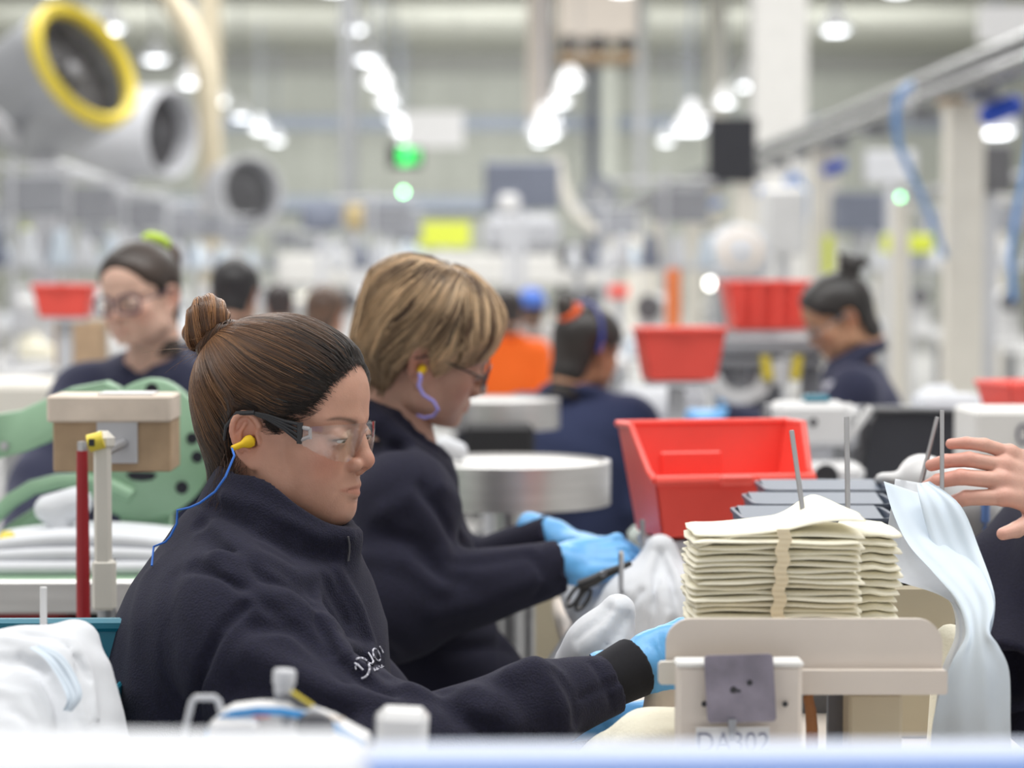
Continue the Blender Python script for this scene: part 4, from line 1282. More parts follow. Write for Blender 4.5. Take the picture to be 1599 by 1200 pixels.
# sleeve end
c0 = np.array(p3(952, 1066, 2.57)); c1 = np.array(p3(1010, 1044, 2.585)); dd = (c1 - c0) / np.linalg.norm(c1 - c0)
F.cut(cone(c0 - dd * 0.01, c1, 0.027, 0.03), 0.004)
sq = F._sub(c0 - .1, c0 + .12, 0); sl, X, Y, Z = sq
F.V[sl] = np.maximum(F.V[sl], ((X - c0[0]) * dd[0] + (Y - c0[1]) * dd[1] + (Z - c0[2]) * dd[2]) * 1.0)
FL = [
 # collar: turned edge, rolls
 ([(318, 752), (350, 775), (400, 790), (450, 815), (500, 838), (545, 838)], 0.006, 0.007),
 ([(330, 790), (400, 830), (460, 862), (520, 868)], -0.007, 0.008),
 ([(325, 830), (400, 872), (460, 900), (505, 905)], 0.009, 0.012),
 ([(312, 815), (340, 855), (410, 905), (470, 930)], -0.008, 0.008),
 ([(340, 870), (430, 912), (500, 965), (560, 1040)], 0.008, 0.010),
 ([(300, 885), (400, 935), (480, 995), (540, 1060)], -0.007, 0.009),
 # seam of the sleeve and its roll
 ([(383, 948), (345, 985), (320, 1040), (300, 1130)], -0.011, 0.0055),
 ([(395, 940), (450, 935), (510, 975), (570, 1030), (640, 1085)], 0.012, 0.012),
 ([(400, 978), (460, 985), (520, 1030), (600, 1085)], -0.010, 0.010),
 ([(390, 1020), (450, 1045), (520, 1080), (600, 1100)], 0.008, 0.012),
 ([(370, 1070), (450, 1090), (540, 1120)], -0.008, 0.011),
 # chest folds
 ([(525, 895), (560, 950), (580, 1010), (598, 1060)], 0.008, 0.008),
 ([(510, 905), (543, 970), (563, 1025)], -0.009, 0.006),
 ([(493, 925), (520, 985), (538, 1025)], 0.007, 0.007),
 ([(478, 935), (503, 985), (520, 1020)], -0.008, 0.006),
 # back
 ([(230, 900), (215, 980), (210, 1080)], 0.004, 0.02),
 ([(270, 900), (262, 1000), (270, 1120)], -0.004, 0.018),
 # forearm
 ([(690, 1085), (720, 1120), (760, 1140)], -0.009, 0.011),
 ([(800, 1055), (835, 1042), (862, 1060), (880, 1110), (885, 1140)], 0.012, 0.013),
 ([(870, 1050), (895, 1090), (900, 1130)], -0.010, 0.007),
 ([(740, 1085), (770, 1100), (800, 1130)], 0.008, 0.013),
 ([(925, 1035), (945, 1075), (955, 1100)], -0.003, 0.005),
 ([(905, 1090), (935, 1078), (965, 1065)], -0.0035, 0.004),
 ([(640, 1075), (700, 1100), (760, 1115)], 0.008, 0.010),
]
folds(F, [(a, b * 1.3, c) for a, b, c in FL], 2.3, 3.1)
# slow unevenness of thick cloth
X, Y, Z = F.ax[0][:, None, None], F.ax[1][None, :, None], F.ax[2][None, None, :]
F.V += 0.0016 * (np.sin(38 * X + 11 * Z + 3 * np.sin(17 * Z)) * np.sin(29 * Z + 9 * Y)) + 0.0008 * np.sin(90 * X + 40 * Z) * np.sin(70 * Z - 50 * Y)
jacket = surf(F, 'fleece_jacket', M_FLEECE, woman)
MAINF = F

# ribbed inner cuff and gloves
cf = Field(np.array(p3(900, 1150, 2.5)) - .02, np.array(p3(1030, 960, 2.7)) + .02, 0.0025)
q0 = np.array(p3(925, 1076, 2.555)); q1 = np.array(p3(992, 1042, 2.585)); qd = (q1 - q0) / np.linalg.norm(q1 - q0)
cf.add(cone(q0, q1 + qd * 0.03, 0.0285, 0.0355))
cf.cut(cone(q0, q1 + qd * 0.06, 0.022, 0.030))
sl, X, Y, Z = cf._sub(q0 - .2, q0 + .2, 0)
cf.V[sl] = np.maximum(cf.V[sl], (X - q1[0]) * qd[0] + (Y - q1[1]) * qd[1] + (Z - q1[2]) * qd[2])
surf(cf, 'inner_cuff', M_CUFF, woman)
H = hand_field(s=1, curl=((28, 40, 25), (32, 42, 25), (36, 45, 25), (40, 45, 25)), spread=3, thumb=(0.75, 0.35, -0.55), h=0.13, arm=4)
# creases of loose nitrile
for k in range(7):
    H.fold([(0.3 + 1.2 * k, -3.4, 0.2), (0.6 + 1.2 * k, -1.0, 1.7), (0.2 + 1.3 * k, 1.6, 1.6), (0.9 + 1.1 * k, 3.4, 0.3)], 0.10, 0.22)
hd = np.array(p3(1120, 1010, 2.60)) - np.array(p3(1000, 1040, 2.59))
surf(H, 'glove', M_GLOVE, woman, hand_frame(p3(994, 1042, 2.588), hd, (0.1, -1.0, 0.35), 0.0092))
H = hand_field(s=-1, curl=((45, 60, 40), (55, 60, 40), (60, 60, 40), (60, 60, 40)), spread=2, thumb=(0.8, 0.2, -0.5), h=0.15, arm=7)
surf(H, 'glove', M_GLOVE, woman, hand_frame(p3(945, 1122, 2.76), (1, 0.0, 0.10), (-0.1, 0.5, 0.9), 0.0085))

# safety glasses
gl = empty('safety_glasses', tuple(T(np.array([[9.0, 0, 1.0]]))[0])); gl.parent = woman
gl.location = Vector(gl.location) - woman.location
def lens_mesh():
    n, m = 49, 15
    V = []; 
    for side in (0, 1):
        for i in range(n):
            y = -6.9 + 13.8 * i / (n - 1); a = abs(y)
            x = 11.0 - 4.7 * (a / 6.9) ** 2.3 - 0.12 * side
            zt = 2.15 - 0.25 * (a / 6.9) ** 2
            zb = float(np.interp(a, [0, 0.7, 1.4, 2.2, 3.2, 4.4, 5.6, 6.9], [1.0, 0.6, -0.7, -1.7, -2.1, -1.9, -1.2, 0.1]))
            for j in range(m):
                t = j / (m - 1)
                V.append((x - 0.35 * math.sin(math.pi * t) * 0 - 0.5 * t * t, y, zt + (zb - zt) * t))
    q = []
    for i in range(n - 1):
        for j in range(m - 1):
            a = i * m + j
            q.append((a, a + 1, a + m + 1, a + m)); b = a + n * m
            q.append((b, b + m, b + m + 1, b + 1))
    for i in range(n - 1):
        for j in (0, m - 1):
            a = i * m + j; b = a + n * m
            q.append((a, a + m, b + m, b) if j == 0 else (a, b, b + m, a + m))
    for i in (0, n - 1):
        for j in range(m - 1):
            a = i * m + j; b = a + n * m
            q.append((a, b, b + 1, a + 1) if i == 0 else (a, a + 1, b + 1, b))
    return np.array(V), q
M_LENS = bpy.data.materials.new('clear_lens'); M_LENS.use_nodes = True
nt = M_LENS.node_tree; nt.nodes.clear()
o_ = nt.nodes.new('ShaderNodeOutputMaterial'); mx = nt.nodes.new('ShaderNodeMixShader'); tr = nt.nodes.new('ShaderNodeBsdfTransparent')
gs = nt.nodes.new('ShaderNodeBsdfGlossy'); fr = nt.nodes.new('ShaderNodeLayerWeight'); fr.inputs['Blend'].default_value = 0.5
pw = nt.nodes.new('ShaderNodeMath'); pw.operation = 'POWER'; pw.inputs[1].default_value = 4.0
ad = nt.nodes.new('ShaderNodeMath'); ad.operation = 'MULTIPLY_ADD'; ad.inputs[1].default_value = 0.6; ad.inputs[2].default_value = 0.07
nt.links.new(fr.outputs['Facing'], pw.inputs[0]); nt.links.new(pw.outputs[0], ad.inputs[0])
tr.inputs[0].default_value = (0.965, 0.97, 0.97, 1); gs.inputs['Roughness'].default_value = 0.05
nt.links.new(ad.outputs[0], mx.inputs[0]); nt.links.new(tr.outputs[0], mx.inputs[1]); nt.links.new(gs.outputs[0], mx.inputs[2]); nt.links.new(mx.outputs[0], o_.inputs[0])
LV, LF = lens_mesh()
def as_child(V, Fc, name, m, parent, smooth=True):
    return link_mesh(np_mesh(name, V, Fc, smooth), name, m, parent)
me = np_mesh('lens', T(LV), np.array(LF)); me.set_sharp_from_angle(angle=R(35))
link_mesh(me, 'lens', M_LENS, gl)
MAT['clear_rim'] = mat('clear_rim', (0.75, 0.76, 0.78), rough=0.15, trans=0.6)
for s in (-1, 1):
    mb = MB()
    tt = lambda *q: Vector(T(np.array([q]))[0])
    for k in range(4):       # the forked black arm
        z0 = 2.15 - 0.62 * k
        mb.tube([tt(6.0, s * 7.15, z0), tt(4.2, s * 7.45, 2.55 - 0.30 * k), tt(2.4, s * 7.75, 3.15 - 0.16 * k), tt(0.6, s * 7.9, 3.45 - .05 * k)], [0.0022, 0.0019, 0.0016, 0.0014], 8)
    mb.tube([tt(5.95, s * 7.12, 2.4), tt(5.85, s * 7.12, 0.1)], [0.0036, 0.003], 8)
    mb.tube([tt(0.9, s * 7.9, 3.4), tt(-1.2, s * 8.0, 3.3), tt(-2.6, s * 7.8, 1.8), tt(-3.0, s * 7.5, 0.3)], [0.0026, 0.0028, 0.0028, 0.002], 8)
    mb.build('temple', MAT['black_plastic'], gl, smooth=True)
    MB().tube([tt(6.0, s * 7.1, 1.9), tt(6.9, s * 6.75, 1.7)], 0.0022, 8).tube([tt(6.0, s * 7.1, 0.5), tt(6.9, s * 6.75, 0.9)], 0.0022, 8).tube([tt(6.9, s * 6.7, 1.8), tt(6.95, s * 6.7, 0.6)], 0.002, 8).build('hinge', MAT['clear_rim'], gl, smooth=True)

# ear plug on its cord
pl = empty('ear_plug', tuple(Vector(T(np.array([[0, -8, 0]]))[0]) - woman.location)); pl.parent = woman
e0, e1 = tt(0.3, -7.5, 0.35), tt(-1.15, -9.3, -0.45)
ed = (e1 - e0)
MB().tube([e0 - ed * .15, e0, e0 + ed * .18, e0 + ed * .30, e0 + ed * .42, e0 + ed * 0.5, e1], [0.002, 0.0068, 0.0072, 0.0060, 0.0045, 0.0036, 0.0032], 16).build('foam_tip', M_PLUG, pl, smooth=True)
cp = [e1]
for (x, y, D) in [(366, 712, 2.585), (352, 745, 2.575), (336, 768, 2.58), (312, 786, 2.585), (296, 793, 2.60), (277, 797, 2.61), (276, 818, 2.61), (266, 838, 2.61), (258, 847, 2.61), (240, 854, 2.62), (237, 884, 2.62)]:
    h_ = ray_hit(MAINF, x, y, 2.3, 3.0)
    v = W(x, y, D)
    if h_ is not None and (Vector(h_) - cam.location).length < (v - cam.location).length + 0.004:
        v = Vector(h_) + (cam.location - Vector(h_)).normalized() * 0.004
    cp.append(v)
MB().tube(cp, 0.00125, 8).build('cord', M_CORD, pl, smooth=True)

# zip puller, embroidered mark
zp = [ray_hit(MAINF, x, y, 2.3, 3.0) for x, y in ((541, 838), (543, 850), (543, 862), (541, 876))]
zp = [Vector(q) + Vector((0.002, -0.003, 0)) for q in zp if q]
if len(zp) > 1: MB().tube(zp, 0.0012, 6).build('zip', MAT['dark_steel'], jacket, smooth=True)
def on_jacket(pts, r, mb):
    q = []
    for x, y in pts:
        h_ = ray_hit(MAINF, x, y, 2.3, 3.0)
        if h_: q.append(Vector(h_) + (cam.location - Vector(h_)).normalized() * 0.0035)
    if len(q) > 1: mb.tube(q, r, 6)
lg = MB()
C0 = (563, 1044)
on_jacket([(C0[0] + 14 * math.cos(R(a)), C0[1] - 16 * math.sin(R(a))) for a in range(-85, 121, 8)], 0.0011, lg)
on_jacket([(554, 1036), (560, 1040), (567, 1047)], 0.0010, lg)
on_jacket([(556, 1046), (555, 1041), (560, 1038)], 0.0008, lg)
on_jacket([(575.5, 1020), (580, 1027), (583, 1033), (581, 1037), (576, 1036)], 0.0010, lg)
on_jacket([(588 + 5.6 * math.cos(R(a)) - 1.5 * math.sin(R(a)), 1023 - 9.2 * math.sin(R(a)) + 3.0 * math.cos(R(a))) for a in range(0, 361, 24)], 0.0010, lg)
on_jacket([(593, 1010), (596, 1015), (598.5, 1020)], 0.0009, lg)
for x0, y0 in ((584, 1044), (588, 1042.5), (592, 1041), (596, 1039)):
    on_jacket([(x0, y0), (x0 + 1, y0 + 4), (x0 + 3, y0 + 2)], 0.0005, lg)
lg.build('embroidered_mark', MAT['logo_thread'], jacket, smooth=True)['label'] = 'white embroidered round emblem and letters'
wp = W(400, 1180, 2.72)
seated_legs(woman, (wp.x, wp.y, 0.56), (1, 0.0))
stool(wp.x - 0.02, wp.y, 0.46, 'black work stool under the woman with the bun', 'work stools')
# ------------------------------------------------------------------ the other workers
HL_TIED = [(-12, -5.5), (-6, -6.0), (-3.5, -4.5), (-2.2, 1.0), (-1.2, 3.2), (0.8, 3.4), (1.6, 0.8), (2.8, 0.6), (4.0, 3.0), (7.0, 4.4), (8.6, 6.4), (9.6, 8.0), (12, 8.6)]
HL_SHORT = [(-12, -3.2), (-8, -4.0), (-6, -4.8), (-3.6, -4.8), (-2.4, -1.0), (-1.4, 2.3), (0.4, 2.8), (1.2, 0.0), (2.6, -1.0), (4.0, 0.3), (5.5, 1.9), (7.5, 2.6), (9.5, 3.4), (10.6, 4.6), (12, 5)]

def hair_cap(parent, T, hl, thick, col, h=0.4, dark=0.5, freq=0.9, taper=1.2, extra=None, name='hair', seed=1):
    def off(X, Y, Z):
        e = Z - interp(hl, X) - np.exp(-(Y / 2.5) ** 2) * 0.4
        return -0.35 + (0.35 + 0.25) * smoothstep(-0.2, 0.9, e) + (thick - 0.25) * smoothstep(0.2, 0.2 + taper * 2.5, e)
    S = Scalp(off, h, extra=extra)
    nz = np.clip(0.5 + 0.9 * smooth_noise(S.P, freq, seed), 0, 1)
    C = np.array(col) * (1 - dark + 2 * dark * nz)[:, None]
    o = link_mesh(np_mesh(name, T(S.P), S.Q, colors=C), name, M_HAIR, parent)
    return S, o

def torus_mesh(T, c, axis, Rr, r, n=28, m=12, wob=0.12, scale=1.0):
    ax = np.array(axis, float); ax /= np.linalg.norm(ax)
    u = np.cross(ax, (0.3, 0.9, 0.1)); u /= np.linalg.norm(u); w_ = np.cross(ax, u)
    V = []
    for i in range(n):
        a = 2 * math.pi * i / n
        for j in range(m):
            b = 2 * math.pi * j / m
            q = r * (1 + wob * math.sin(7 * a + 2 * b))
            V.append(np.array(c) + (math.cos(a) * u + math.sin(a) * w_) * (Rr + q * math.cos(b)) + ax * q * math.sin(b))
    Fc = [(i * m + j, ((i + 1) % n) * m + j, ((i + 1) % n) * m + (j + 1) % m, i * m + (j + 1) % m) for i in range(n) for j in range(m)]
    return T(np.array(V)), np.array(Fc)

def blob(parent, T, pts, name, color, k=0.5, h=0.3, material=None):
    lo = np.min([np.array(p[:3]) - p[3] for p in pts], 0) - 1; hi = np.max([np.array(p[:3]) + p[3] for p in pts], 0) + 1
    F = Field(lo, hi, h)
    if len(pts) == 1: F.add(ell(pts[0][:3], (pts[0][3],) * 3))
    F.chain(pts, k)
    P, Q = F.mesh()
    nz = 0.6 + 0.8 * np.clip(0.5 + 0.8 * smooth_noise(P, 1.6, 4), 0, 1)
    return link_mesh(np_mesh(name, T(P), Q, colors=np.array(color) * nz[:, None]), name, material or M_HAIR, parent)

def build_person(label, head, neck, tyaw, arms, skin, top_mat, prof=None, h_head=0.22, h_body=0.006, garment='sweatshirt', size=1.0, collar='polo',
                 seat=True, chest=(0.115, 0.17, 0.19), belly=(0.13, 0.17, 0.20), group=None, foldlines=None, sleeve=(0.072, 0.058, 0.040), stool_label=None, hunch=0.0,
                 belly_off=0.03, wristcut=True, col=(0.03, 0.01, 22), lap=0.42, legyaw=None, vneck=False):
    hp, hD, hy, hpi, hr = head
    hO = W(hp[0], hp[1], hD)
    nb = np.array(W(*neck))
    per = empty('person', (float(nb[0]), float(nb[1]), 0), label, 'person', group)
    pr = dict(skin=skin, eye_open=0.35, look=0.1, neck_lo=-8.5)
    pr.update(prof or {})
    fx, fy = math.cos(tyaw), math.sin(tyaw)
    fw = np.array((fx, fy, 0)); lf = np.array((-fy, fx, 0)); up = np.array((0, 0, 1.0))
    T, P, Vs, Qs, Cs = make_head(per, pr, hO, hy, hpi, hr, h=h_head)
    # neck and upper chest, one body with the head
    N = Field(nb - 0.3, nb + 0.35, 0.006)
    n0 = np.array(T(np.array([[-2.5, 0, -5.0]]))[0])
    N.add(cone(n0 + fw * 0.005, nb, 0.052, 0.052)); N.add(cone(nb, nb - up * 0.07, 0.056, 0.078), 0.03)
    Pn, Qn = N.mesh()
    off_ = sum(len(v) for v in Vs)
    Vs.append(Pn); Qs.append(Qn + off_); Cs.append(np.tile(np.array(skin), (len(Pn), 1)))
    link_mesh(np_mesh('body', np.concatenate(Vs), np.concatenate(Qs), colors=np.concatenate(Cs)), 'body', M_SKIN, per)
    Mz = np.array(Matrix.Rotation(tyaw, 3, 'Z'))
    sh = {s: nb + lf * s * 0.155 * size - up * 0.055 + fw * 0.0 for s in (1, -1)}
    pts = [nb] + [np.array(W(*q)) for s, e_, w_ in arms for q in (e_, w_)]
    lo = np.min(pts, 0) - 0.28; hi = np.max(pts, 0) + 0.28
    lo[2] = nb[2] - 0.66; hi[2] = nb[2] + 0.12
    F = Field(lo, hi, h_body)
    F.add(ell(nb - up * 0.20, tuple(np.array(chest) * size), Mz))
    F.add(ell(nb - up * 0.42 + fw * belly_off, tuple(np.array(belly) * size), Mz), 0.07)
    if hunch: F.add(ell(nb - up * 0.13 - fw * 0.05, (0.09, 0.15, 0.12), Mz), 0.06)
    for s in (1, -1):
        F.add(cone(nb - up * 0.03, sh[s], 0.07 * size, 0.072 * size), 0.05)
    for s, e_, w_ in arms:
        e_ = np.array(W(*e_)); w_ = np.array(W(*w_))
        F.add(cone(sh[s], e_, sleeve[0] * size, sleeve[1] * size), 0.025)
        F.add(cone(e_, w_, sleeve[1] * size, sleeve[2] * size), 0.025)
    if collar in ('polo', 'round'):
        cc = nb + up * col[0] + fw * col[1]; be = R(col[2])
        A1 = lf * 0.066 * size; A2 = (fw * math.cos(be) - up * math.sin(be)) * 0.070 * size
        B1 = lf * 0.085 * size; B2 = (fw * math.cos(be) - up * math.sin(be)) * 0.090 * size
        n3 = np.cross(A2, A1); n3 /= np.linalg.norm(n3); n3 = n3 * (1 if n3[2] > 0 else -1)
        for a_ in range(0, 360, 20):
            if collar == 'polo' and (a_ > 325 or a_ < 15): continue       # open at the throat
            f_ = lambda t, P1, P2, o=0: cc + math.sin(R(t)) * P1 + math.cos(R(t)) * P2 + n3 * o
            F.add(cone(f_(a_, A1, A2), f_(a_ + 20, A1, A2), 0.009), 0.008)
            F.add(cone(f_(a_, B1, B2, -0.022), f_(a_ + 20, B1, B2, -0.022), 0.013), 0.02)
        F.cut(cone(cc - n3 * 0.01, cc + n3 * 0.09, 0.056 * size, 0.060 * size), 0.006)
        if vneck:
            F.cut(cone(cc + fw * 0.085, nb + fw * 0.135 - up * 0.085, 0.042, 0.014), 0.006)
    for s, e_, w_ in arms:
        e_ = np.array(W(*e_)); w_ = np.array(W(*w_)); d = (w_ - e_) / np.linalg.norm(w_ - e_)
        q = F._sub(w_ - 0.09, w_ + 0.09, 0)
        if q is None or not wristcut: continue
        sl, X, Y, Z = q
        F.V[sl] = np.maximum(F.V[sl], (X - w_[0]) * d[0] + (Y - w_[1]) * d[1] + (Z - w_[2]) * d[2])
        F.cut(cone(w_ - d * 0.012, w_ + d * 0.02, sleeve[2] * size * 0.8), 0.003)
        F.fold([w_ - d * 0.035 + lf * 0.05, w_ - d * 0.035 - lf * 0.05, w_ - d * 0.035 + up * 0.05, w_ - d * 0.035 - up * 0.05], -0.003, 0.006)
    if foldlines: folds(F, foldlines, hD - 0.6, hD + 0.5)
    X, Y, Z = F.ax[0][:, None, None], F.ax[1][None, :, None], F.ax[2][None, None, :]
    F.V += 0.0022 * (np.sin(34 * X + 13 * Z + 3 * np.sin(15 * Z)) * np.sin(27 * Z + 11 * Y))
    top = surf(F, garment, top_mat, per)
    if seat:
        pz = max(0.50, nb[2] - 0.58)
        ly_ = tyaw if legyaw is None else legyaw
        seated_legs(per, (float(nb[0]), float(nb[1]), pz), (math.cos(ly_), math.sin(ly_)), lap=lap)
        if stool_label:
            stool(float(nb[0]), float(nb[1]), pz - 0.10, stool_label, 'work stools')
    return per, T, top, F, nb

def glasses(per, T, m, rim=0.16, r=2.3, thick_arm=0.0016, lensmat=None, fr=0.0013):
    g = empty('eyeglasses', (0, 0, 0)); g.parent = per
    g.location = Vector(T(np.array([[10, 0, 0.5]]))[0]) - per.location
    tt = lambda *q: Vector(T(np.array([q]))[0])
    for s in (1, -1):
        ring = []
        for i in range(33):
            a = 2 * math.pi * i / 32
            ca, sa = math.cos(a), math.sin(a)
            k = (abs(ca) ** 4 + abs(sa) ** 4) ** -0.25
            y = s * 3.3 + r * 1.12 * ca * k * 0.95
            ring.append((10.9 - 0.035 * y * y, y, 0.35 + r * 0.85 * sa * k * 0.95))
        MB().tube([tt(*q) for q in ring], fr, 8).build('frame', m, g, smooth=True)
        MB().raw([tt(*q) for q in ring[:-1]], [tuple(range(32))]).build('lens', M_LENS, g)
        MB().tube([tt(10.2, s * 5.7, 1.0), tt(8.8, s * 7.3, 1.2), tt(1.0, s * 7.9, 2.6), tt(-2.0, s * 7.9, 1.2)], thick_arm, 6).build('temple', m, g, smooth=True)
    MB().tube([tt(10.85, 1.0, 0.8), tt(11.1, 0, 1.0), tt(10.85, -1.0, 0.8)], 0.0013, 6).build('bridge', m, g, smooth=True)
    return g

def person_glove(per, wrist, xd, nrm, s, curl, thumb=(0.7, 0.5, -0.4), m=None, h=0.18, sc=0.0095, spread=3, arm=5, name='glove', tc=15):
    H = hand_field(s=s, curl=curl, spread=spread, thumb=thumb, h=h, arm=arm, thumb_curl=tc)
    return surf(H, name, m or M_GLOVE, per, hand_frame(wrist, xd, nrm, sc))
CURL = ((30, 35, 20), (34, 38, 22), (38, 42, 24), (42, 45, 26))

# the short-haired woman behind
w2, T2, top2, F2, nb2 = build_person(
    'woman with short blond hair and glasses holding scissors in blue gloves', ((651, 559), 3.6, R(8), R(15), R(12)), (622, 722, 3.62), R(4),
    [(-1, (618, 950, 3.42), (878, 884, 3.46)), (1, (700, 930, 3.85), (868, 838, 3.75))], (0.50, 0.29, 0.215), M_FLEECE,
    prof=dict(eye_open=0.25, look=0.4, brow=0.3, nose=1.05), h_head=0.2, h_body=0.005, garment='fleece_sweatshirt', hunch=1, sleeve=(0.082, 0.072, 0.038),
    belly=(0.165, 0.18, 0.20), belly_off=0.055, stool_label='black work stool under the short-haired woman', chest=(0.125, 0.17, 0.19), col=(0.048, 0.020, 42),
    foldlines=[([(600, 800), (640, 780), (690, 850), (700, 900)], 0.010, 0.014), ([(590, 830), (650, 850), (690, 900), (720, 905)], -0.009, 0.012),
               ([(570, 870), (630, 880), (690, 920)], 0.008, 0.013), ([(700, 880), (760, 880), (820, 868)], -0.006, 0.010),
               ([(830, 870), (845, 900), (840, 930)], -0.005, 0.007), ([(640, 690), (690, 760), (730, 850)], 0.008, 0.012),
               ([(620, 700), (660, 770), (700, 830)], -0.008, 0.011), ([(680, 960), (760, 940), (840, 905)], 0.007, 0.014),
               ([(600, 1010), (700, 1020), (790, 1010)], -0.009, 0.014), ([(715, 740), (740, 800), (770, 840)], 0.006, 0.01)])
def off2(X, Y, Z):
    e = Z - interp(HL_SHORT, X) + 0.02 * Y * Y * (X > 5)
    return -0.35 + 0.9 * smoothstep(-0.2, 1.0, e) + 1.35 * smoothstep(0.5, 5.5, e) + 0.9 * smoothstep(2, -8, X) * smoothstep(-4, 2, Z)
S2 = Scalp(off2, 0.3)
c2 = np.clip(0.5 + 0.9 * smooth_noise(S2.P, 0.8, 3), 0, 1)[:, None] * np.array((0.20, 0.12, 0.06)) + 0.015
hair2 = link_mesh(np_mesh('hair', T2(S2.P), S2.Q, colors=c2), 'hair', M_HAIR, w2)
e2 = S2.P[:, 2] - interp(HL_SHORT, S2.P[:, 0])
cand2 = np.where(e2 > 0.6)[0]
WH = np.array((0.5, 2.5, 15.0))
n2 = 7000
st2 = S2.P[rng.choice(cand2, n2)] + rng.normal(0, 0.2, (n2, 3))
def away(Pp, t):
    d = Pp - WH
    v = d / (np.linalg.norm(d, axis=1, keepdims=True) + 1e-6)
    v[:, 0] += 0.35 * smooth_noise(Pp, 0.35, 8) - 0.35 * (Pp[:, 0] < 3)
    v[:, 2] -= 0.55
    v[:, 0] += 0.5 * (Pp[:, 2] < 0) * (Pp[:, 0] < -2)
    v[:, 1] += 0.25 * smooth_noise(Pp, 0.4, 12)
    return v
pt2 = S2.flow(st2, away, 12, np.minimum(3.5 + 4.5 * rng.random(n2), 1.4 + 1.1 * np.maximum(e2[cand2].mean() * 0 + st2[:, 2] - interp(HL_SHORT, st2[:, 0]), 0.3)), 0.02, 0.45)
fr = np.linspace(0, 1, 12)[None, :, None]
nz2 = np.clip(0.55 + 1.3 * smooth_noise(st2 * np.array((1, 1, 0.35)), 1.3, 21), 0, 1)
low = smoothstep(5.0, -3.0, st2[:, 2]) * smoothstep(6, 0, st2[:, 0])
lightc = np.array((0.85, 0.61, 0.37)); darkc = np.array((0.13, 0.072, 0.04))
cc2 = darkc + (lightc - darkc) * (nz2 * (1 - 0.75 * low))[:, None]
cc2 *= (0.6 + 0.7 * rng.random((n2, 1)))
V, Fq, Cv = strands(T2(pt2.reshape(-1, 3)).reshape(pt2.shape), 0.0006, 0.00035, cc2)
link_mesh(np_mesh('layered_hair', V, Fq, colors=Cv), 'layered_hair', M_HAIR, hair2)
glasses(w2, T2, MAT['black_plastic'])
pl2 = empty('ear_plug', tuple(Vector(T2(np.array([[0, -8, 0]]))[0]) - w2.location)); pl2.parent = w2
tt2 = lambda *q: Vector(T2(np.array([q]))[0])
MB().tube([tt2(0.3, -7.4, 0.3), tt2(0.2, -7.9, 0.2), tt2(0.0, -8.5, 0.0), tt2(-0.1, -8.9, -0.3)], [0.006, 0.0065, 0.005, 0.0035], 14).build('foam_tip', M_PLUG, pl2, smooth=True)
MB().tube([tt2(-0.1, -8.9, -0.3), W(657, 590, 3.5), W(654, 603, 3.5), W(661, 617, 3.5), W(677, 627, 3.5), W(684, 640, 3.5), W(677, 650, 3.51), W(663, 653, 3.52), W(652, 649, 3.54)],
          [0.003, .0028, 0.0026, 0.0024, 0.0024, 0.0024, 0.0022, 0.0022, 0.002], 8).build('cord', M_CORDL, pl2, smooth=True)
wr = np.array(W(876, 880, 3.46))
person_glove(w2, wr, (1, 0.12, 0.10), (-0.12, -0.75, 0.75), 1, ((48, 62, 40), (55, 68, 40), (62, 70, 40), (66, 70, 40)), thumb=(0.85, 0.45, -0.35), sc=0.0102)
wr = np.array(W(866, 836, 3.75))
person_glove(w2, wr, (1, -0.75, -0.15), (0.1, 0.0, 1), -1, ((50, 45, 30),) * 4, sc=0.0095)

# a worker beyond the green machine
w3, T3, top3, F3, nb3 = build_person(
    'woman in a navy polo shirt and glasses with a lime scrunchie, behind the green machine', ((225, 474), 5.3, R(-118), R(4), R(4)), (236, 582, 5.36), R(-105),
    [(-1, (60, 760, 5.15), (30, 860, 4.95)), (1, (380, 770, 5.2), (330, 870, 4.9))], (0.70, 0.45, 0.35), M_NAVY, vneck=True,
    prof=dict(eye_open=0.4, look=0.15, nose=0.9), garment='polo_shirt', stool_label='black work stool behind the green machine', sleeve=(0.075, 0.062, 0.045))
S3, hair3 = hair_cap(w3, T3, HL_TIED, 0.9, (0.035, 0.022, 0.016), h=0.35)
blob(hair3, T3, [(-7.5, 0, 11.5, 3.0), (-9.5, 0, 9.5, 3.4), (-10.5, 0, 6.5, 2.8)], 'ponytail', (0.07, 0.035, 0.02), 1.0)
V, Fc = torus_mesh(T3, (-5.5, 1.0, 13.2), (-0.5, 0.1, 0.85), 2.2, 1.1)
link_mesh(np_mesh('scrunchie', V, Fc), 'scrunchie', MAT['lime_cloth'], hair3)
glasses(w3, T3, mat('purple_frame', (0.035, 0.02, 0.07), rough=0.4), r=2.4, fr=0.0024)
person_glove(w3, np.array(W(30, 860, 4.95)), (-0.3, -0.9, -0.2), (0, 0, 1), -1, CURL, h=0.25)
person_glove(w3, np.array(W(330, 870, 4.9)), (0.1, -0.9, -0.2), (0, 0, 1), 1, CURL, h=0.25)

# the worker seen from behind
w4, T4, top4, F4, nb4 = build_person(
    'person seen from behind in a blue-navy sweatshirt, dark hair tied with an orange scrunchie', ((910, 556), 6.4, R(44), R(12), R(2)), (900, 628, 6.42), R(66),
    [(1, (800, 800, 6.3), (880, 840, 6.7)), (-1, (1010, 790, 6.35), (1050, 790, 6.75))], (0.40, 0.20, 0.11), M_NAVY2,
    garment='sweatshirt', collar='round', stool_label='black work stool under the person seen from behind', chest=(0.125, 0.19, 0.19), hunch=1, legyaw=R(100), lap=0.36)
S4, hair4 = hair_cap(w4, T4, [(-12, -8.0), (-5, -8.0), (-3.2, -6.0)] + HL_TIED[3:], 0.9, (0.018, 0.013, 0.011), h=0.35)
blob(hair4, T4, [(-8.5, 0.5, 10.5, 2.6), (-9.5, 1.0, 12.0, 2.2)], 'bun', (0.03, 0.02, 0.015), 1.0)
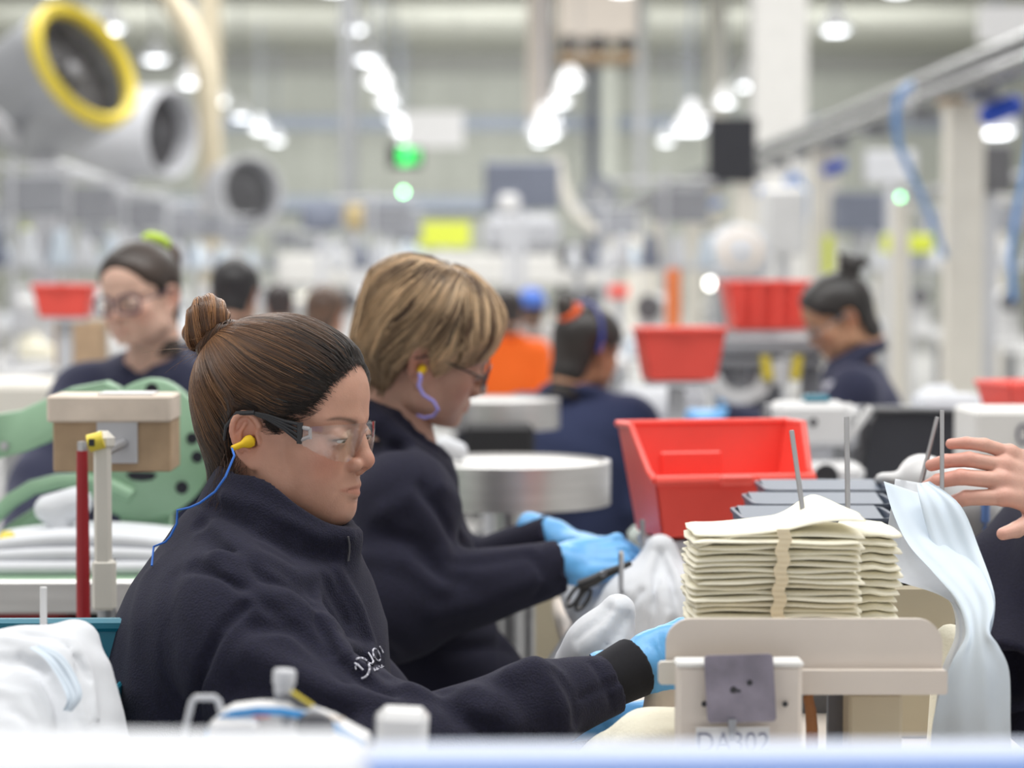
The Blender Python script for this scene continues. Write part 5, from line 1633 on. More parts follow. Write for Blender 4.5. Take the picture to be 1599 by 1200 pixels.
V, Fc = torus_mesh(T4, (-7.6, 0.0, 10.2), (-0.75, 0.15, 0.6), 2.5, 0.95)
link_mesh(np_mesh('scrunchie', V, Fc), 'scrunchie', mat('orange_scrunchie', (0.85, 0.13, 0.03), rough=0.8), hair4)
t4 = lambda *q: Vector(T4(np.array([q]))[0])
MB().tube([t4(-2.5, y_, z_) for y_, z_ in ((7.9, 1), (8.2, 5), (6.5, 10), (3, 13.2), (0, 14.2), (-3, 13.2), (-6.5, 10), (-8.2, 5), (-7.9, 1))], 0.006, 8).build('headband', mat('blue_band', (0.03, 0.05, 0.28)), hair4, smooth=True)
person_glove(w4, np.array(W(880, 840, 6.7)), (0.5, 0.8, 0), (0, 0, 1), 1, CURL, h=0.3)
person_glove(w4, np.array(W(1050, 790, 6.75)), (0.1, 0.9, 0), (0, 0, 1), -1, CURL, h=0.3)

# the worker at the far right bench
w5, T5, top5, F5, nb5 = build_person(
    'woman in a navy shirt bending over the far bench, black hair in a spiky bun', ((1318, 502), 6.8, R(186), R(24), R(0)), (1332, 580, 6.82), R(172),
    [(1, (1255, 690, 6.62), (1128, 650, 6.6)), (-1, (1270, 690, 7.1), (1150, 650, 7.1))], (0.50, 0.27, 0.16), M_NAVY,
    garment='polo_shirt', prof=dict(eye_open=0.25, look=0.4), stool_label='black work stool at the far bench', hunch=1, lap=0.34, col=(0.05, 0.012, 30))
S5, hair5 = hair_cap(w5, T5, [(-12, -8.0), (-5, -8.0), (-3.2, -6.0)] + HL_TIED[3:], 1.3, (0.014, 0.011, 0.010), h=0.35)
blob(hair5, T5, [(-6.5, 0, 11.5, 3.2), (-8.0, 0, 13.8, 3.0), (-6.6, 0.5, 17.5, 0.9)], 'bun', (0.014, 0.011, 0.010), 1.2)
blob(hair5, T5, [(-8.0, 0, 13.0, 2.0), (-11.5, 0.5, 13.5, 1.2), (-13.0, 0, 12.0, 0.6)], 'loose_lock', (0.014, 0.011, 0.010), 1.2)
glasses(w5, T5, MAT['grey_plastic'], r=2.4)
person_glove(w5, np.array(W(1128, 650, 6.6)), (-1, 0.0, 0.0), (0, -0.3, 1), -1, CURL, h=0.25)
person_glove(w5, np.array(W(1150, 650, 7.1)), (-1, 0.0, 0.0), (0, 0.3, 1), 1, CURL, h=0.25)
sp = ray_hit(F5, 1296, 606, 6.2, 7.2)
if sp:
    q = Vector(sp)
    MB().lathe([(0.001, 0.004), (0.017, 0.003), (0.019, 0)], tuple(q), 20, Matrix.Rotation(R(90), 4, 'X')).build('chest_emblem', MAT['logo_thread'], top5, smooth=True)

# the colleague at the right edge, reaching in with a bare hand
w6, T6, top6, F6, nb6 = build_person(
    'person in dark navy at the right edge reaching in with a bare hand', ((1782, 520), 3.02, R(180), R(4), 0), (1802, 705, 3.05), R(184),
    [(1, (1830, 1000, 2.95), (1700, 800, 2.86)), (-1, (1572, 925, 3.10), (1568, 1060, 2.92))], (0.64, 0.385, 0.30), M_FLEECE,
    garment='fleece_sweatshirt', stool_label='black work stool under the person at the right edge', belly=(0.22, 0.19, 0.2), sleeve=(0.085, 0.072, 0.050), chest=(0.20, 0.18, 0.2))
S6, hair6 = hair_cap(w6, T6, HL_SHORT, 1.2, (0.04, 0.025, 0.015), h=0.35)
HS = hand_field(s=1, curl=((34, 42, 26), (22, 38, 28), (14, 34, 24), (2, 26, 20)), spread=2, thumb=(0.70, 0.70, 0.10), h=0.13, arm=7, thumb_curl=12, fat=1.12)
for f in ([(2.5, 3.4, 0.4), (4.6, 3.0, 0.5), (6.0, 2.6, 0.9)], [(3.6, -1.5, 1.3), (5, 0, 1.4), (6, 1, 1.3)]):
    HS.fold(f, -0.10, 0.3)
Ph, Qh = HS.mesh()
Hf = hand_frame(W(1662, 768, 2.84), np.array(W(1480, 715, 2.78)) - np.array(W(1662, 768, 2.84)), (0.05, -0.88, 0.46), 0.0102)
sk = np.array((0.70, 0.41, 0.32))
tip = smoothstep(10, 15, Ph[:, 0])[:, None]
kn = np.exp(-((Ph[:, 0] - 9) / 1.0) ** 2)[:, None] * 0.35
Ch = sk * (1 - 0.45 * tip * np.array((0.0, 0.4, 0.4))) * (1 - kn * np.array((0.0, 0.2, 0.2)))
hb = link_mesh(np_mesh('bare_hand', Hf(Ph), Qh, colors=Ch), 'bare_hand', M_SKIN, w6)

# ---- small figures far down the hall
def far_person(label, px, py, D, yaw, top_c, hair_c, neck_dy, group=None, cap=None, bun=False, skin=(0.5, 0.28, 0.19)):
    nx, ny = px, py + neck_dy
    m_ = mat('far_top', top_c, rough=0.85)
    k = FPX / D
    p_, T_, t_, F_, n_ = build_person(label, ((px, py), D, yaw, R(12), 0), (nx - 0.02 * k * math.cos(yaw), ny, D), yaw,
        [(1, (px - 0.21 * k * math.sin(yaw) + 0.05 * k * math.cos(yaw), ny + 0.26 * k, D), (px + 0.25 * k * math.cos(yaw) - 0.15 * k * math.sin(yaw), ny + 0.26 * k, D + 0.25 * math.sin(yaw))),
         (-1, (px + 0.21 * k * math.sin(yaw) + 0.05 * k * math.cos(yaw), ny + 0.26 * k, D), (px + 0.25 * k * math.cos(yaw) + 0.15 * k * math.sin(yaw), ny + 0.26 * k, D + 0.25 * math.sin(yaw)))],
        skin, m_, h_head=0.42, h_body=0.014, group=group, stool_label='black work stool under a far worker', garment='shirt')
    S_, h_ = hair_cap(p_, T_, HL_TIED if bun else [(-12, -7), (-4, -7)] + HL_SHORT[4:], 1.2, hair_c, h=0.5, name='hair' if cap is None else 'hair')
    if bun: blob(h_, T_, [(-8, 0, 12, 2.4), (-9, 0, 13.5, 2.2)], 'bun', hair_c)
    if cap:
        C_, c_o = hair_cap(p_, T_, [(-12, -2), (0, 3.5), (12, 6.5)], 1.8, cap, h=0.5, dark=0.1, name='cap')
    for s_ in (1, -1):
        Hh = hand_field(s=s_, curl=CURL, h=0.4, arm=4)
        k_ = (px + 0.25 * k * math.cos(yaw) - s_ * 0.15 * k * math.sin(yaw), ny + 0.26 * k, D + 0.25 * math.sin(yaw))
        surf(Hh, 'glove', M_GLOVE, p_, hand_frame(np.array(W(*k_)), (math.cos(yaw), math.sin(yaw), 0), (0, 0, 1), 0.0092))
    return p_
far_person('person with dark hair seen from behind, above the bun of the nearest woman', 366, 466, 8.2, R(80), (0.02, 0.02, 0.04), (0.012, 0.010, 0.012), 74)
far_person('person with brown hair far behind, between the two nearest women', 506, 497, 10.0, R(70), (0.35, 0.30, 0.34), (0.10, 0.055, 0.035), 58)
far_person('person in a bright orange shirt behind the short-haired woman', 792, 492, 12.5, R(100), (0.95, 0.15, 0.012), (0.02, 0.013, 0.012), 44)
far_person('person with a blue cap behind the worker in orange', 830, 488, 14.5, R(95), (0.50, 0.48, 0.47), (0.05, 0.03, 0.02), 38, cap=(0.05, 0.16, 0.62))
far_person('person with a black bun far behind, left of the orange scrunchie', 882, 482, 17, R(60), (0.30, 0.28, 0.30), (0.010, 0.009, 0.009), 37, bun=True)
far_person('person in a dark red top far behind, right of the black hair', 436, 482, 13, R(100), (0.50, 0.06, 0.09), (0.03, 0.02, 0.02), 42)
def font_to_mesh(o):
    """swap a text curve for a real mesh of the same letters"""
    dg = bpy.context.evaluated_depsgraph_get(); dg.update()
    me = bpy.data.meshes.new_from_object(o.evaluated_get(dg))
    n = bpy.data.objects.new('lettering', me)
    n.parent = o.parent; n.location = o.location; n.rotation_euler = o.rotation_euler
    COL.objects.link(n); bpy.data.objects.remove(o)
    return n

# ------------------------------------------------------------------ benches, bins and cloth near the women
def cloth_obj(F, name, m, label, cat, group=None, parent=None):
    P, Q = F.mesh()
    o = link_mesh(np_mesh(name, P, Q), name, m, parent)
    if parent is None: tag(o, label, cat, group)
    return o

def sheet(name, rows, m, thick=0.0012, parent=None, sub=6, wave=0.0, wf=60, seed=0, nx=24):
    """cloth strip: rows of (px_left, D_left, px_right, D_right, py_left, py_right) down the sheet, smooth between them"""
    r_ = np.random.default_rng(seed)
    k = len(rows); n = (k - 1) * sub + 1
    t = np.linspace(0, k - 1, n)
    rows = np.array(rows, float)
    def cr(c):       # catmull-rom
        out = []
        for v in t:
            i = min(int(v), k - 2); f = v - i
            p0, p1, p2, p3 = c[max(i - 1, 0)], c[i], c[i + 1], c[min(i + 2, k - 1)]
            out.append(0.5 * (2 * p1 + (p2 - p0) * f + (2 * p0 - 5 * p1 + 4 * p2 - p3) * f * f + (3 * p1 - p0 - 3 * p2 + p3) * f ** 3))
        return np.array(out)
    C = [cr(rows[:, q]) for q in range(6)]
    V = []
    for i in range(n):
        for j in range(nx):
            u = j / (nx - 1)
            px = C[0][i] + (C[2][i] - C[0][i]) * u; py = C[4][i] + (C[5][i] - C[4][i]) * u; D = C[1][i] + (C[3][i] - C[1][i]) * u
            D += wave * (math.sin(u * wf / 8 + i * 0.12 + seed) + 0.5 * math.sin(u * wf / 3.5 + seed * 2 - i * 0.2))
            V.append(W(px, py, D))
    V = np.array([tuple(v) for v in V])
    Fc = [(i * nx + j, i * nx + j + 1, (i + 1) * nx + j + 1, (i + 1) * nx + j) for i in range(n - 1) for j in range(nx - 1)]
    back = V + np.array(tuple((CAM_M.to_3x3() @ Vector((0, 0, -1))) * thick))
    nb_ = len(V)
    Fb = [tuple(reversed([q + nb_ for q in f])) for f in Fc]
    edge = [j for j in range(nx)] + [i * nx + nx - 1 for i in range(1, n)] + [(n - 1) * nx + j for j in range(nx - 2, -1, -1)] + [i * nx for i in range(n - 2, 0, -1)]
    Fe = [(edge[(i + 1) % len(edge)], edge[i], edge[i] + nb_, edge[(i + 1) % len(edge)] + nb_) for i in range(len(edge))]
    me = np_mesh(name, np.concatenate([V, back]), np.array(Fc + Fb + Fe))
    me.set_sharp_from_angle(angle=R(60))
    return link_mesh(me, name, m, parent)

# ---- main work bench running away between the women and the colleague
bench = empty('work_bench', (0.40, 3.0, 0), 'long cream work bench at the women\'s right', 'bench')
MB().box((0.395, 3.05, 0.745), (0.49, 1.85, 0.03), bevel=0.006).build('worktop', MAT['cream_paint'], bench)
for x in (0.2, 0.59):
    for y in (2.2, 3.9):
        MB().box((x, y, 0.365), (0.05, 0.05, 0.73)).build('leg', MAT['grey_metal'], bench)
BZ = 0.76

# ---- cream tray stand with the code plate
tray = empty('parts_tray_stand', (W(1250, 1100, 2.36).x, W(1250, 1100, 2.36).y, BZ), 'cream metal tray stand with a square plate and a code label, holding the cream cloths', 'tray stand')
D0 = 2.30
def flat(px0, py0, px1, py1, D, thick, rad, m, name, parent, bevel=0.0):
    a, b = W(px0, py1, D), W(px1, py0, D)
    w, h = b.x - a.x, b.z - a.z
    out = rrect(w, h, rad, 8)
    M4 = Matrix.Translation((a.x + w / 2, a.y, a.z + h / 2)) @ Matrix.Rotation(-YAW, 4, 'Z')
    return MB().prism(out, thick, M4).build(name, m, parent, auto=30)
flat(1040, 967, 1472, 1062, D0, 0.006, [0.002, 0.002, 0.024, 0.024], MAT['cream_paint'], 'front_board', tray)
flat(1246, 1048, 1480, 1086, D0 - 0.012, 0.014, 0.003, MAT['cream_paint'], 'front_rail', tray)
flat(1028, 1034, 1060, 1070, D0 - 0.01, 0.008, 0.004, MAT['cream_post'], 'bracket', tray)
a, b = W(1092, 1070, D0), W(1474, 1070, D0)
MB().box(((a.x + b.x) / 2, a.y + 0.14, a.z - 0.0), (b.x - a.x, 0.28, 0.006)).build('tray_bottom', MAT['cream_paint'], tray)
TZ = a.z + 0.003
a, b = W(1057, 1040, 2.24), W(1254, 1040, 2.24)
MB().box(((a.x + b.x) / 2, a.y + 0.0125, (a.z + BZ) / 2), (b.x - a.x, 0.025, a.z - BZ), bevel=0.004).build('column', MAT['cream_paint'], tray)
MB().box(((a.x + b.x) / 2, a.y + 0.012, a.z + 0.001), (b.x - a.x + 0.002, 0.028, 0.006), bevel=0.002).build('column_cap', MAT['white_paint'], tray)
a, b = W(1326, 1084, 2.34), W(1410, 1084, 2.34)
MB().box(((a.x + b.x) / 2, a.y + 0.02, (a.z + BZ) / 2), (b.x - a.x, 0.04, a.z - BZ), bevel=0.003).build('leg', MAT['beige_board'], tray)
a, b = W(1292, 1084, 2.40), W(1318, 1084, 2.40)
MB().box(((a.x + b.x) / 2, a.y, (a.z + BZ) / 2), (b.x - a.x, 0.012, a.z - BZ)).build('leg', MAT['dark_steel'], tray)
M_PLATE = mat('stained_plate', (0.235, 0.21, 0.25), rough=0.35, metal=0.35, noise=0.35, nscale=22)
pc = W(1156, 1076, 2.225)
M4 = Matrix.Translation(pc) @ Matrix.Rotation(-YAW, 4, 'Z') @ Matrix.Rotation(R(-1.5), 4, 'Y')
ppl = MB().prism([(x - 0.0 + z * -0.03, z) for x, z in rrect(0.0635, 0.0625, 0.004, 5)], 0.004, M4).build('square_plate', M_PLATE, tray, auto=30)
for dx, dz, r_ in ((-0.0062, -0.001, 0.0031), (0.0088, 0.0052, 0.0026)):
    MB().lathe([(0.001, 0.002), (r_ * 0.8, 0.002), (r_, 0), (0.001, 0)], tuple(M4 @ Vector((dx, -0.0005, dz))), 16, Matrix.Rotation(R(90), 4, 'X')).build('bolt', MAT['black_plastic'], ppl, smooth=True)
MB().box(tuple(M4 @ Vector((-0.0045, -0.001, -0.002))), (0.009, 0.002, 0.002)).build('slot', MAT['black_plastic'], ppl)
MB().tube([M4 @ Vector((-0.008, -0.001, -0.028)), M4 @ Vector((-0.009, -0.002, -0.047))], [0.0042, 0.0028], 10).build('stem', MAT['grey_plastic'], ppl, smooth=True)
for px in (1100, 1226):
    MB().lathe([(0.001, 0.001), (0.0024, 0.001), (0.0028, 0), (0.001, 0)], tuple(W(px, 1100, 2.2385)), 14, Matrix.Rotation(R(90), 4, 'X')).build('screw', MAT['black_plastic'], tray)
lc_ = W(1144, 1160, 2.234)
lb = MB().box(tuple(lc_), (0.068, 0.002, 0.028)).build('code_label', MAT['white_plastic'], tray)
cu = bpy.data.curves.new('code_lettering', 'FONT'); cu.body = 'DA302'; cu.size = 0.0235; cu.extrude = 0.0003; cu.align_x = 'CENTER'; cu.align_y = 'CENTER'
cu.materials.append(MAT['ink'])
to = bpy.data.objects.new('code_lettering', cu); COL.objects.link(to); to.parent = lb
to.rotation_euler = (math.pi / 2, 0, 0); to.location = lc_ - tray.location + Vector((0, -0.0016, 0.0005)); font_to_mesh(to)
# brown strap end beside the column
tag(MB().tube([W(1290, 1062, 2.36), W(1268, 1078, 2.36), W(1262, 1090, 2.36), W(1266, 1110, 2.36), W(1268, 1140, 2.36), (W(1268, 1140, 2.36).x, W(1268, 1140, 2.36).y, BZ)], [0.002, 0.003, 0.005, 0.0055, 0.006, 0.006], 8).build('leather_strap', mat('brown_leather', (0.33, 0.14, 0.05), rough=0.6), smooth=True),
    'brown strap hanging under the cream tray', 'strap')

# ---- the stacks of cream cloth pieces
def cloth_piece(cx, cy, w, d, z, th, seed, fr=0.0, lift=None):
    r_ = np.random.default_rng(seed)
    nx, ny = 36, 20
    ph = r_.random(6) * 6.28
    w *= 1 + r_.uniform(-0.02, 0.02); d *= 1 + r_.uniform(-0.04, 0.04)
    ox, oy = r_.uniform(-0.003, 0.003, 2)
    X = np.linspace(-1, 1, nx); Y = np.linspace(-1, 1, ny)
    V = []
    for side in (1, 0):
        for i in range(nx):
            for j in range(ny):
                x, y = X[i], Y[j]
                ex = 1 - 0.03 * abs(y) ** 6 - 0.012 * math.sin(5 * y + ph[0]); ey = 1 - 0.05 * abs(x) ** 6 - 0.015 * math.sin(4 * x + ph[1])
                zz = 0.0010 * math.sin(3.1 * x + 0.6 * ph[2]) + 0.0005 * math.sin(6 * x + 3 * y + ph[3]) - 0.0025 * max(0, abs(x) - .8) * 5 * 0.3
                e_ = max(abs(x) ** 10, abs(y) ** 10)
                t_ = th * (1 - 0.55 * e_)
                zz += (t_ if side else 0) * 1.0 + (0 if side else th * 0.25 * e_)
                if lift: zz += lift(x, y)
                V.append((cx + ox + x * w / 2 * ex, cy + oy + y * d / 2 * ey, z + zz))
    n = nx * ny
    Fc = []
    for i in range(nx - 1):
        for j in range(ny - 1):
            a = i * ny + j
            Fc.append((a, a + ny, a + ny + 1, a + 1)); Fc.append((n + a, n + a + 1, n + a + ny + 1, n + a + ny))
    edge = [i * ny for i in range(nx)] + [(nx - 1) * ny + j for j in range(1, ny)] + [i * ny + ny - 1 for i in range(nx - 2, -1, -1)] + [j for j in range(ny - 2, 0, -1)]
    m_ = len(edge)
    Fc += [(edge[(i + 1) % m_], edge[i], edge[i] + n, edge[(i + 1) % m_] + n) for i in range(m_)]
    me = np_mesh('cloth_piece', np.array(V), np.array(Fc))
    return link_mesh(me, 'cloth_piece', MAT['cream_cloth'])
sc0 = W(1204, 1000, 2.45)
nl = 24
zt = W(1204, 815, 2.45).z
th = (zt - TZ) / nl
for i in range(nl):
    lift = None
    if i == nl - 1:
        lift = lambda x, y: 0.010 * max(0, x - 0.1) + 0.014 * math.exp(-((x - 0.55) / 0.25) ** 2) * (y + 1) / 2 + 0.004 * math.sin(2.5 * x)
    if i == nl - 2:
        lift = lambda x, y: -0.006 * max(0, -x - 0.55) * 3
    o = cloth_piece(sc0.x, sc0.y, 0.170, 0.125, TZ + 0.001 + i * th, th * 1.0, 100 + i, lift=lift)
    tag(o, 'cream cloth piece in the tied stack on the tray' if i < nl - 1 else 'topmost cream cloth piece of the tied stack, its corner raised', 'cloth piece', 'cream cloth pieces in the tied stack' if i < nl - 1 else None)
sc1 = W(1352, 1000, 2.52)
zt1 = W(1352, 820, 2.52).z
for i in range(15):
    o = cloth_piece(sc1.x, sc1.y, 0.052, 0.12, TZ + 0.001 + i * (zt1 - TZ) / 15, (zt1 - TZ) / 15, 300 + i, lift=(lambda x, y: 0.012 * (1 - abs(x)) ) if False else None)
    tag(o, 'narrow cream cloth piece in the stack right of the tied one', 'cloth piece', 'cream cloth pieces in the right stack')
# band round the tied stack
yb = sc0.y - 0.066
bd = MB()
for i in range(nl * 2):
    z0 = TZ + i * th / 2; z1 = z0 + th / 2
    dx = 0.0016 * math.sin(i * 0.9); dy = -0.0012 * abs(math.sin(i * math.pi / 2 + .4))
    bd.box((sc0.x - 0.006 + dx - i * 0.00022 * -1, yb + dy, (z0 + z1) / 2), (0.0125, 0.0022, th / 2 + 0.0004))
tag(bd.build('tie_band', mat('cream_band', (0.80, 0.70, 0.50), rough=0.9)), 'cream band tied round the stack of cloth', 'band')

# ---- steel rods
def rod(x0, y0, x1, y1, D, zend, label, r=0.0026, m=None):
    p, q = W(x0, y0, D), W(x1, y1, D)
    d = (q - p) / max(p.z - q.z, 1e-4)
    e = q + d * max(0.0, q.z - zend)
    return tag(MB().tube([p, p + (q - p) * 0.01, e], [r * 0.8, r, r], 12).build('steel_rod', m or MAT['steel'], smooth=True), label, 'rod')
rod(1236, 672, 1257, 822, 2.46, TZ, 'leaning steel rod through the tied cream stack')
rod(1322, 651, 1324, 806, 2.56, TZ, 'upright steel rod behind the tied cream stack', 0.0028)
rod(1471, 641, 1471, 790, 2.735, W(1471, 860, 2.735).z, 'upright steel rod in front of the bare hand')
for (x0, y0, d0, x1, y1, d1, lb) in ((1003, 812, 3.46, 1005, 930, 3.47, 'short steel rod at the peak of the white garment heap'), (970, 863, 3.30, 970, 962, 3.47, 'short steel rod right of the second woman\'s gloves')):
    p, q = W(x0, y0, d0), W(x1, y1, d1)
    tag(MB().tube([p, p + (q - p) * 0.02, q], [0.003, 0.0038, 0.0038], 12).build('steel_rod', MAT['steel'], smooth=True), lb, 'rod')
rod(1464, 652, 1448, 716, 3.0, 0.78, 'slanted steel rod behind the bare hand', 0.003)

# ---- white and cream cloth on the bench between the women and the stack
P3 = lambda x, y, D: tuple(W(x, y, D))
F = Field(np.array(W(830, 1200, 3.3)) - (0.0, 0.30, 0.02), np.array(W(1110, 820, 3.5)) + (0.02, 0.4, 0.02), 0.005)
F.add(cone(P3(1032, 858, 3.46), P3(1062, 960, 3.46), 0.014, 0.055))
F.add(cone(P3(1030, 862, 3.46), P3(1000, 940, 3.46), 0.018, 0.045), 0.03)
F.add(cone(P3(1000, 955, 3.44), P3(950, 1100, 3.44), 0.055, 0.10), 0.04)
F.add(cone(P3(1055, 970, 3.42), P3(1060, 1120, 3.42), 0.06, 0.09), 0.04)
F.add(cone(P3(935, 985, 3.5), P3(895, 1140, 3.5), 0.040, 0.09), 0.04)
for x0, y0, x1, y1, x2, y2, am, wd in ((1022, 870, 985, 940, 935, 1040, 0.008, 0.009), (1030, 865, 1020, 960, 1000, 1060, -0.009, 0.008), (1040, 870, 1075, 930, 1085, 1010, 0.008, 0.009),
        (1036, 870, 1058, 950, 1062, 1050, -0.008, 0.008), (1000, 925, 960, 985, 905, 1070, -0.010, 0.008), (985, 925, 940, 970, 885, 1050, 0.008, 0.008), (1045, 960, 1030, 1010, 1025, 1080, 0.007, 0.008)):
    q = [ray_hit(F, x_, y_, 3.0, 3.8) for x_, y_ in ((x0, y0), (x1, y1), (x2, y2))]; q = [v for v in q if v]
    if len(q) > 1: F.fold(q, am * 1.2, wd * 0.7)
cloth_obj(F, 'white_garment', MAT['white_cloth'], 'heap of white garments before the second woman\'s hands', 'garment')
o = sheet('white_garment', [(868, 3.56, 950, 3.50, 905, 900), (880, 3.52, 985, 3.42, 950, 930), (895, 3.46, 965, 3.34, 985, 990), (872, 3.44, 930, 3.33, 1020, 1035), (852, 3.42, 915, 3.33, 1060, 1080), (838, 3.40, 910, 3.33, 1130, 1150)],
          MAT['white_cloth'], wave=0.008, seed=2)
tag(o, 'white garment hanging down under the scissors', 'garment')
F = Field(np.array(W(900, 1220, 2.5)) - (0.02, 0.1, 0.05), np.array(W(1075, 930, 2.75)) + (0.02, 0.15, 0.02), 0.0045)
F.add(cone(P3(965, 955, 2.72), P3(935, 1010, 2.72), 0.020, 0.034))
F.add(cone(P3(935, 1010, 2.72), P3(905, 1040, 2.74), 0.034, 0.03), 0.02)
for pts_, am, wd in (([(985, 960), (955, 1000), (925, 1030)], -0.007, 0.004), ([(965, 950), (940, 985), (905, 1020)], 0.006, 0.004), ([(975, 975), (970, 1010), (950, 1035)], 0.006, 0.004),
                     ([(955, 950), (930, 975), (900, 1000)], -0.005, 0.004), ([(960, 945), (985, 955), (990, 985)], 0.004, 0.004)):
    q = [ray_hit(F, x_, y_, 2.5, 3.0) for x_, y_ in pts_]; q = [v for v in q if v]
    if len(q) > 1: F.fold(q, am, wd)
cloth_obj(F, 'rolled_cloth', MAT['white_cloth'], 'rolled white cloth piece at the foot of the short rod', 'garment')
F = Field(np.array(W(900, 1260, 2.4)) - (0.05, 0.1, 0.05), np.array(W(1090, 1040, 2.7)) + (0.02, 0.25, 0.02), 0.0045)
F.add(cone(P3(1010, 1160, 2.46), P3(1075, 1150, 2.46), 0.028, 0.030))
F.add(cone(P3(960, 1180, 2.50), P3(1010, 1160, 2.46), 0.02, 0.028), 0.03)
F.add(ell(P3(1010, 1230, 2.50), (0.09, 0.08, 0.05)), 0.04)
F.fold([P3(960, 1165, 2.44), P3(1010, 1150, 2.43), P3(1070, 1142, 2.43)], 0.004, 0.007)
cloth_obj(F, 'cream_garment', MAT['cream_cloth'], 'cream cloth lying below the blue-gloved hand', 'garment')
F = Field(np.array(W(1000, 1200, 2.5)) - (0.02, 0.1, 0.05), np.array(W(1080, 1040, 2.7)) + (0.02, 0.15, 0.02), 0.004)
F.add(cone(P3(1040, 1080, 2.60), P3(1035, 1180, 2.60), 0.022, 0.03))
for q in range(7):
    F.fold([P3(1018 + 7 * q, 1075, 2.575), P3(1012 + 7 * q, 1130, 2.57)], -0.003, 0.003)
cloth_obj(F, 'beige_bundle', MAT['pale_cardboard'], 'beige corded bundle right under the first woman\'s glove', 'bundle')
F = Field(np.array(W(850, 1240, 2.8)) - (0.02, 0.1, 0.02), np.array(W(1000, 1070, 3.0)) + (0.02, 0.2, 0.02), 0.006)
F.add(rbox(P3(930, 1170, 2.86), (0.06, 0.05, 0.05), 0.01))
cloth_obj(F, 'cloth_roll', mat('khaki_cloth', (0.50, 0.48, 0.33), rough=0.9), 'khaki cloth roll low behind the first woman\'s sleeve', 'bundle')

# ---- pale blue panels draped over the far end, right
M_PB = MAT['pale_blue_cloth']
RP = [(1386, 2.70, 1470, 2.68, 752, 782), (1400, 2.66, 1492, 2.63, 800, 815), (1424, 2.60, 1512, 2.57, 850, 860), (1462, 2.54, 1538, 2.50, 893, 902), (1500, 2.48, 1552, 2.44, 940, 945), (1514, 2.44, 1545, 2.41, 990, 985),
      (1495, 2.43, 1560, 2.40, 1030, 1010), (1475, 2.43, 1576, 2.39, 1080, 1050), (1462, 2.43, 1578, 2.39, 1135, 1130), (1458, 2.44, 1580, 2.40, 1200, 1200)]
for k in range(5):
    o = sheet('draped_cloth', [(a + 5 * k * (0.4 + 0.1 * i) - 6, b + 0.006 * k, c - 1.5 * k, d + 0.006 * k, e + 2.5 * k, f + 3 * k) for i, (a, b, c, d, e, f) in enumerate(RP)], M_PB, wave=0.0025, seed=k * 3 + 1)
    tag(o, 'pale blue cloth panel draped over the rod end at right' if k else 'front pale blue cloth panel hanging before the dark sleeve', 'cloth panel', 'pale blue cloth panels' if k else None)
o = sheet('draped_cloth', [(1398, 2.74, 1470, 2.74, 748, 760), (1392, 2.72, 1440, 2.72, 790, 800), (1386, 2.71, 1440, 2.71, 830, 830), (1385, 2.70, 1452, 2.68, 880, 872), (1388, 2.68, 1488, 2.62, 903, 905), (1420, 2.62, 1512, 2.54, 914, 935), (1480, 2.56, 1520, 2.50, 936, 975), (1492, 2.50, 1518, 2.47, 990, 1010), (1470, 2.48, 1500, 2.45, 1050, 1060), (1455, 2.47, 1485, 2.44, 1150, 1150)],
          MAT['white_cloth'], wave=0.002, seed=5)
tag(o, 'greyish white cloth under the pale blue panels, folding over the beige box', 'cloth panel')
o = sheet('draped_cloth', [(1432, 2.66, 1452, 2.66, 756, 752), (1436, 2.63, 1500, 2.60, 780, 790), (1455, 2.60, 1530, 2.55, 850, 860), (1490, 2.54, 1552, 2.47, 920, 925), (1520, 2.46, 1552, 2.44, 970, 965), (1530, 2.42, 1543, 2.41, 1006, 1000)], M_PB, wave=0.003, seed=9)
tag(o, 'bluish panel edge bulging out over the dark sleeve', 'cloth panel')
# beige box under the cloth
a, b = W(1370, 905, 2.78), W(1494, 990, 2.78)
bb = empty('beige_box', ((a.x + b.x) / 2, a.y, BZ), 'beige box under the pale cloth right of the cream stack', 'box')
MB().box(((a.x + b.x) / 2, a.y + 0.08, (a.z + BZ) / 2 - 0.004), (b.x - a.x, 0.16, a.z - BZ - 0.008), bevel=0.004).build('casing', MAT['beige_board'], bb)
MB().box(((a.x + b.x) / 2 + 0.004, a.y + 0.085, a.z - 0.002), (b.x - a.x + 0.006, 0.16, 0.007), bevel=0.002).build('lid', MAT['black_plastic'], bb)
F = Field(np.array(W(1440, 1240, 2.5)) - (0.02, 0.06, 0.02), np.array(W(1530, 960, 2.75)) + (0.02, 0.1, 0.02), 0.005)
F.add(cone(P3(1484, 1000, 2.66), P3(1478, 1200, 2.66), 0.018, 0.024))
cloth_obj(F, 'cream_garment', MAT['cream_cloth'], 'cream cloth standing behind the right end of the tray', 'garment')

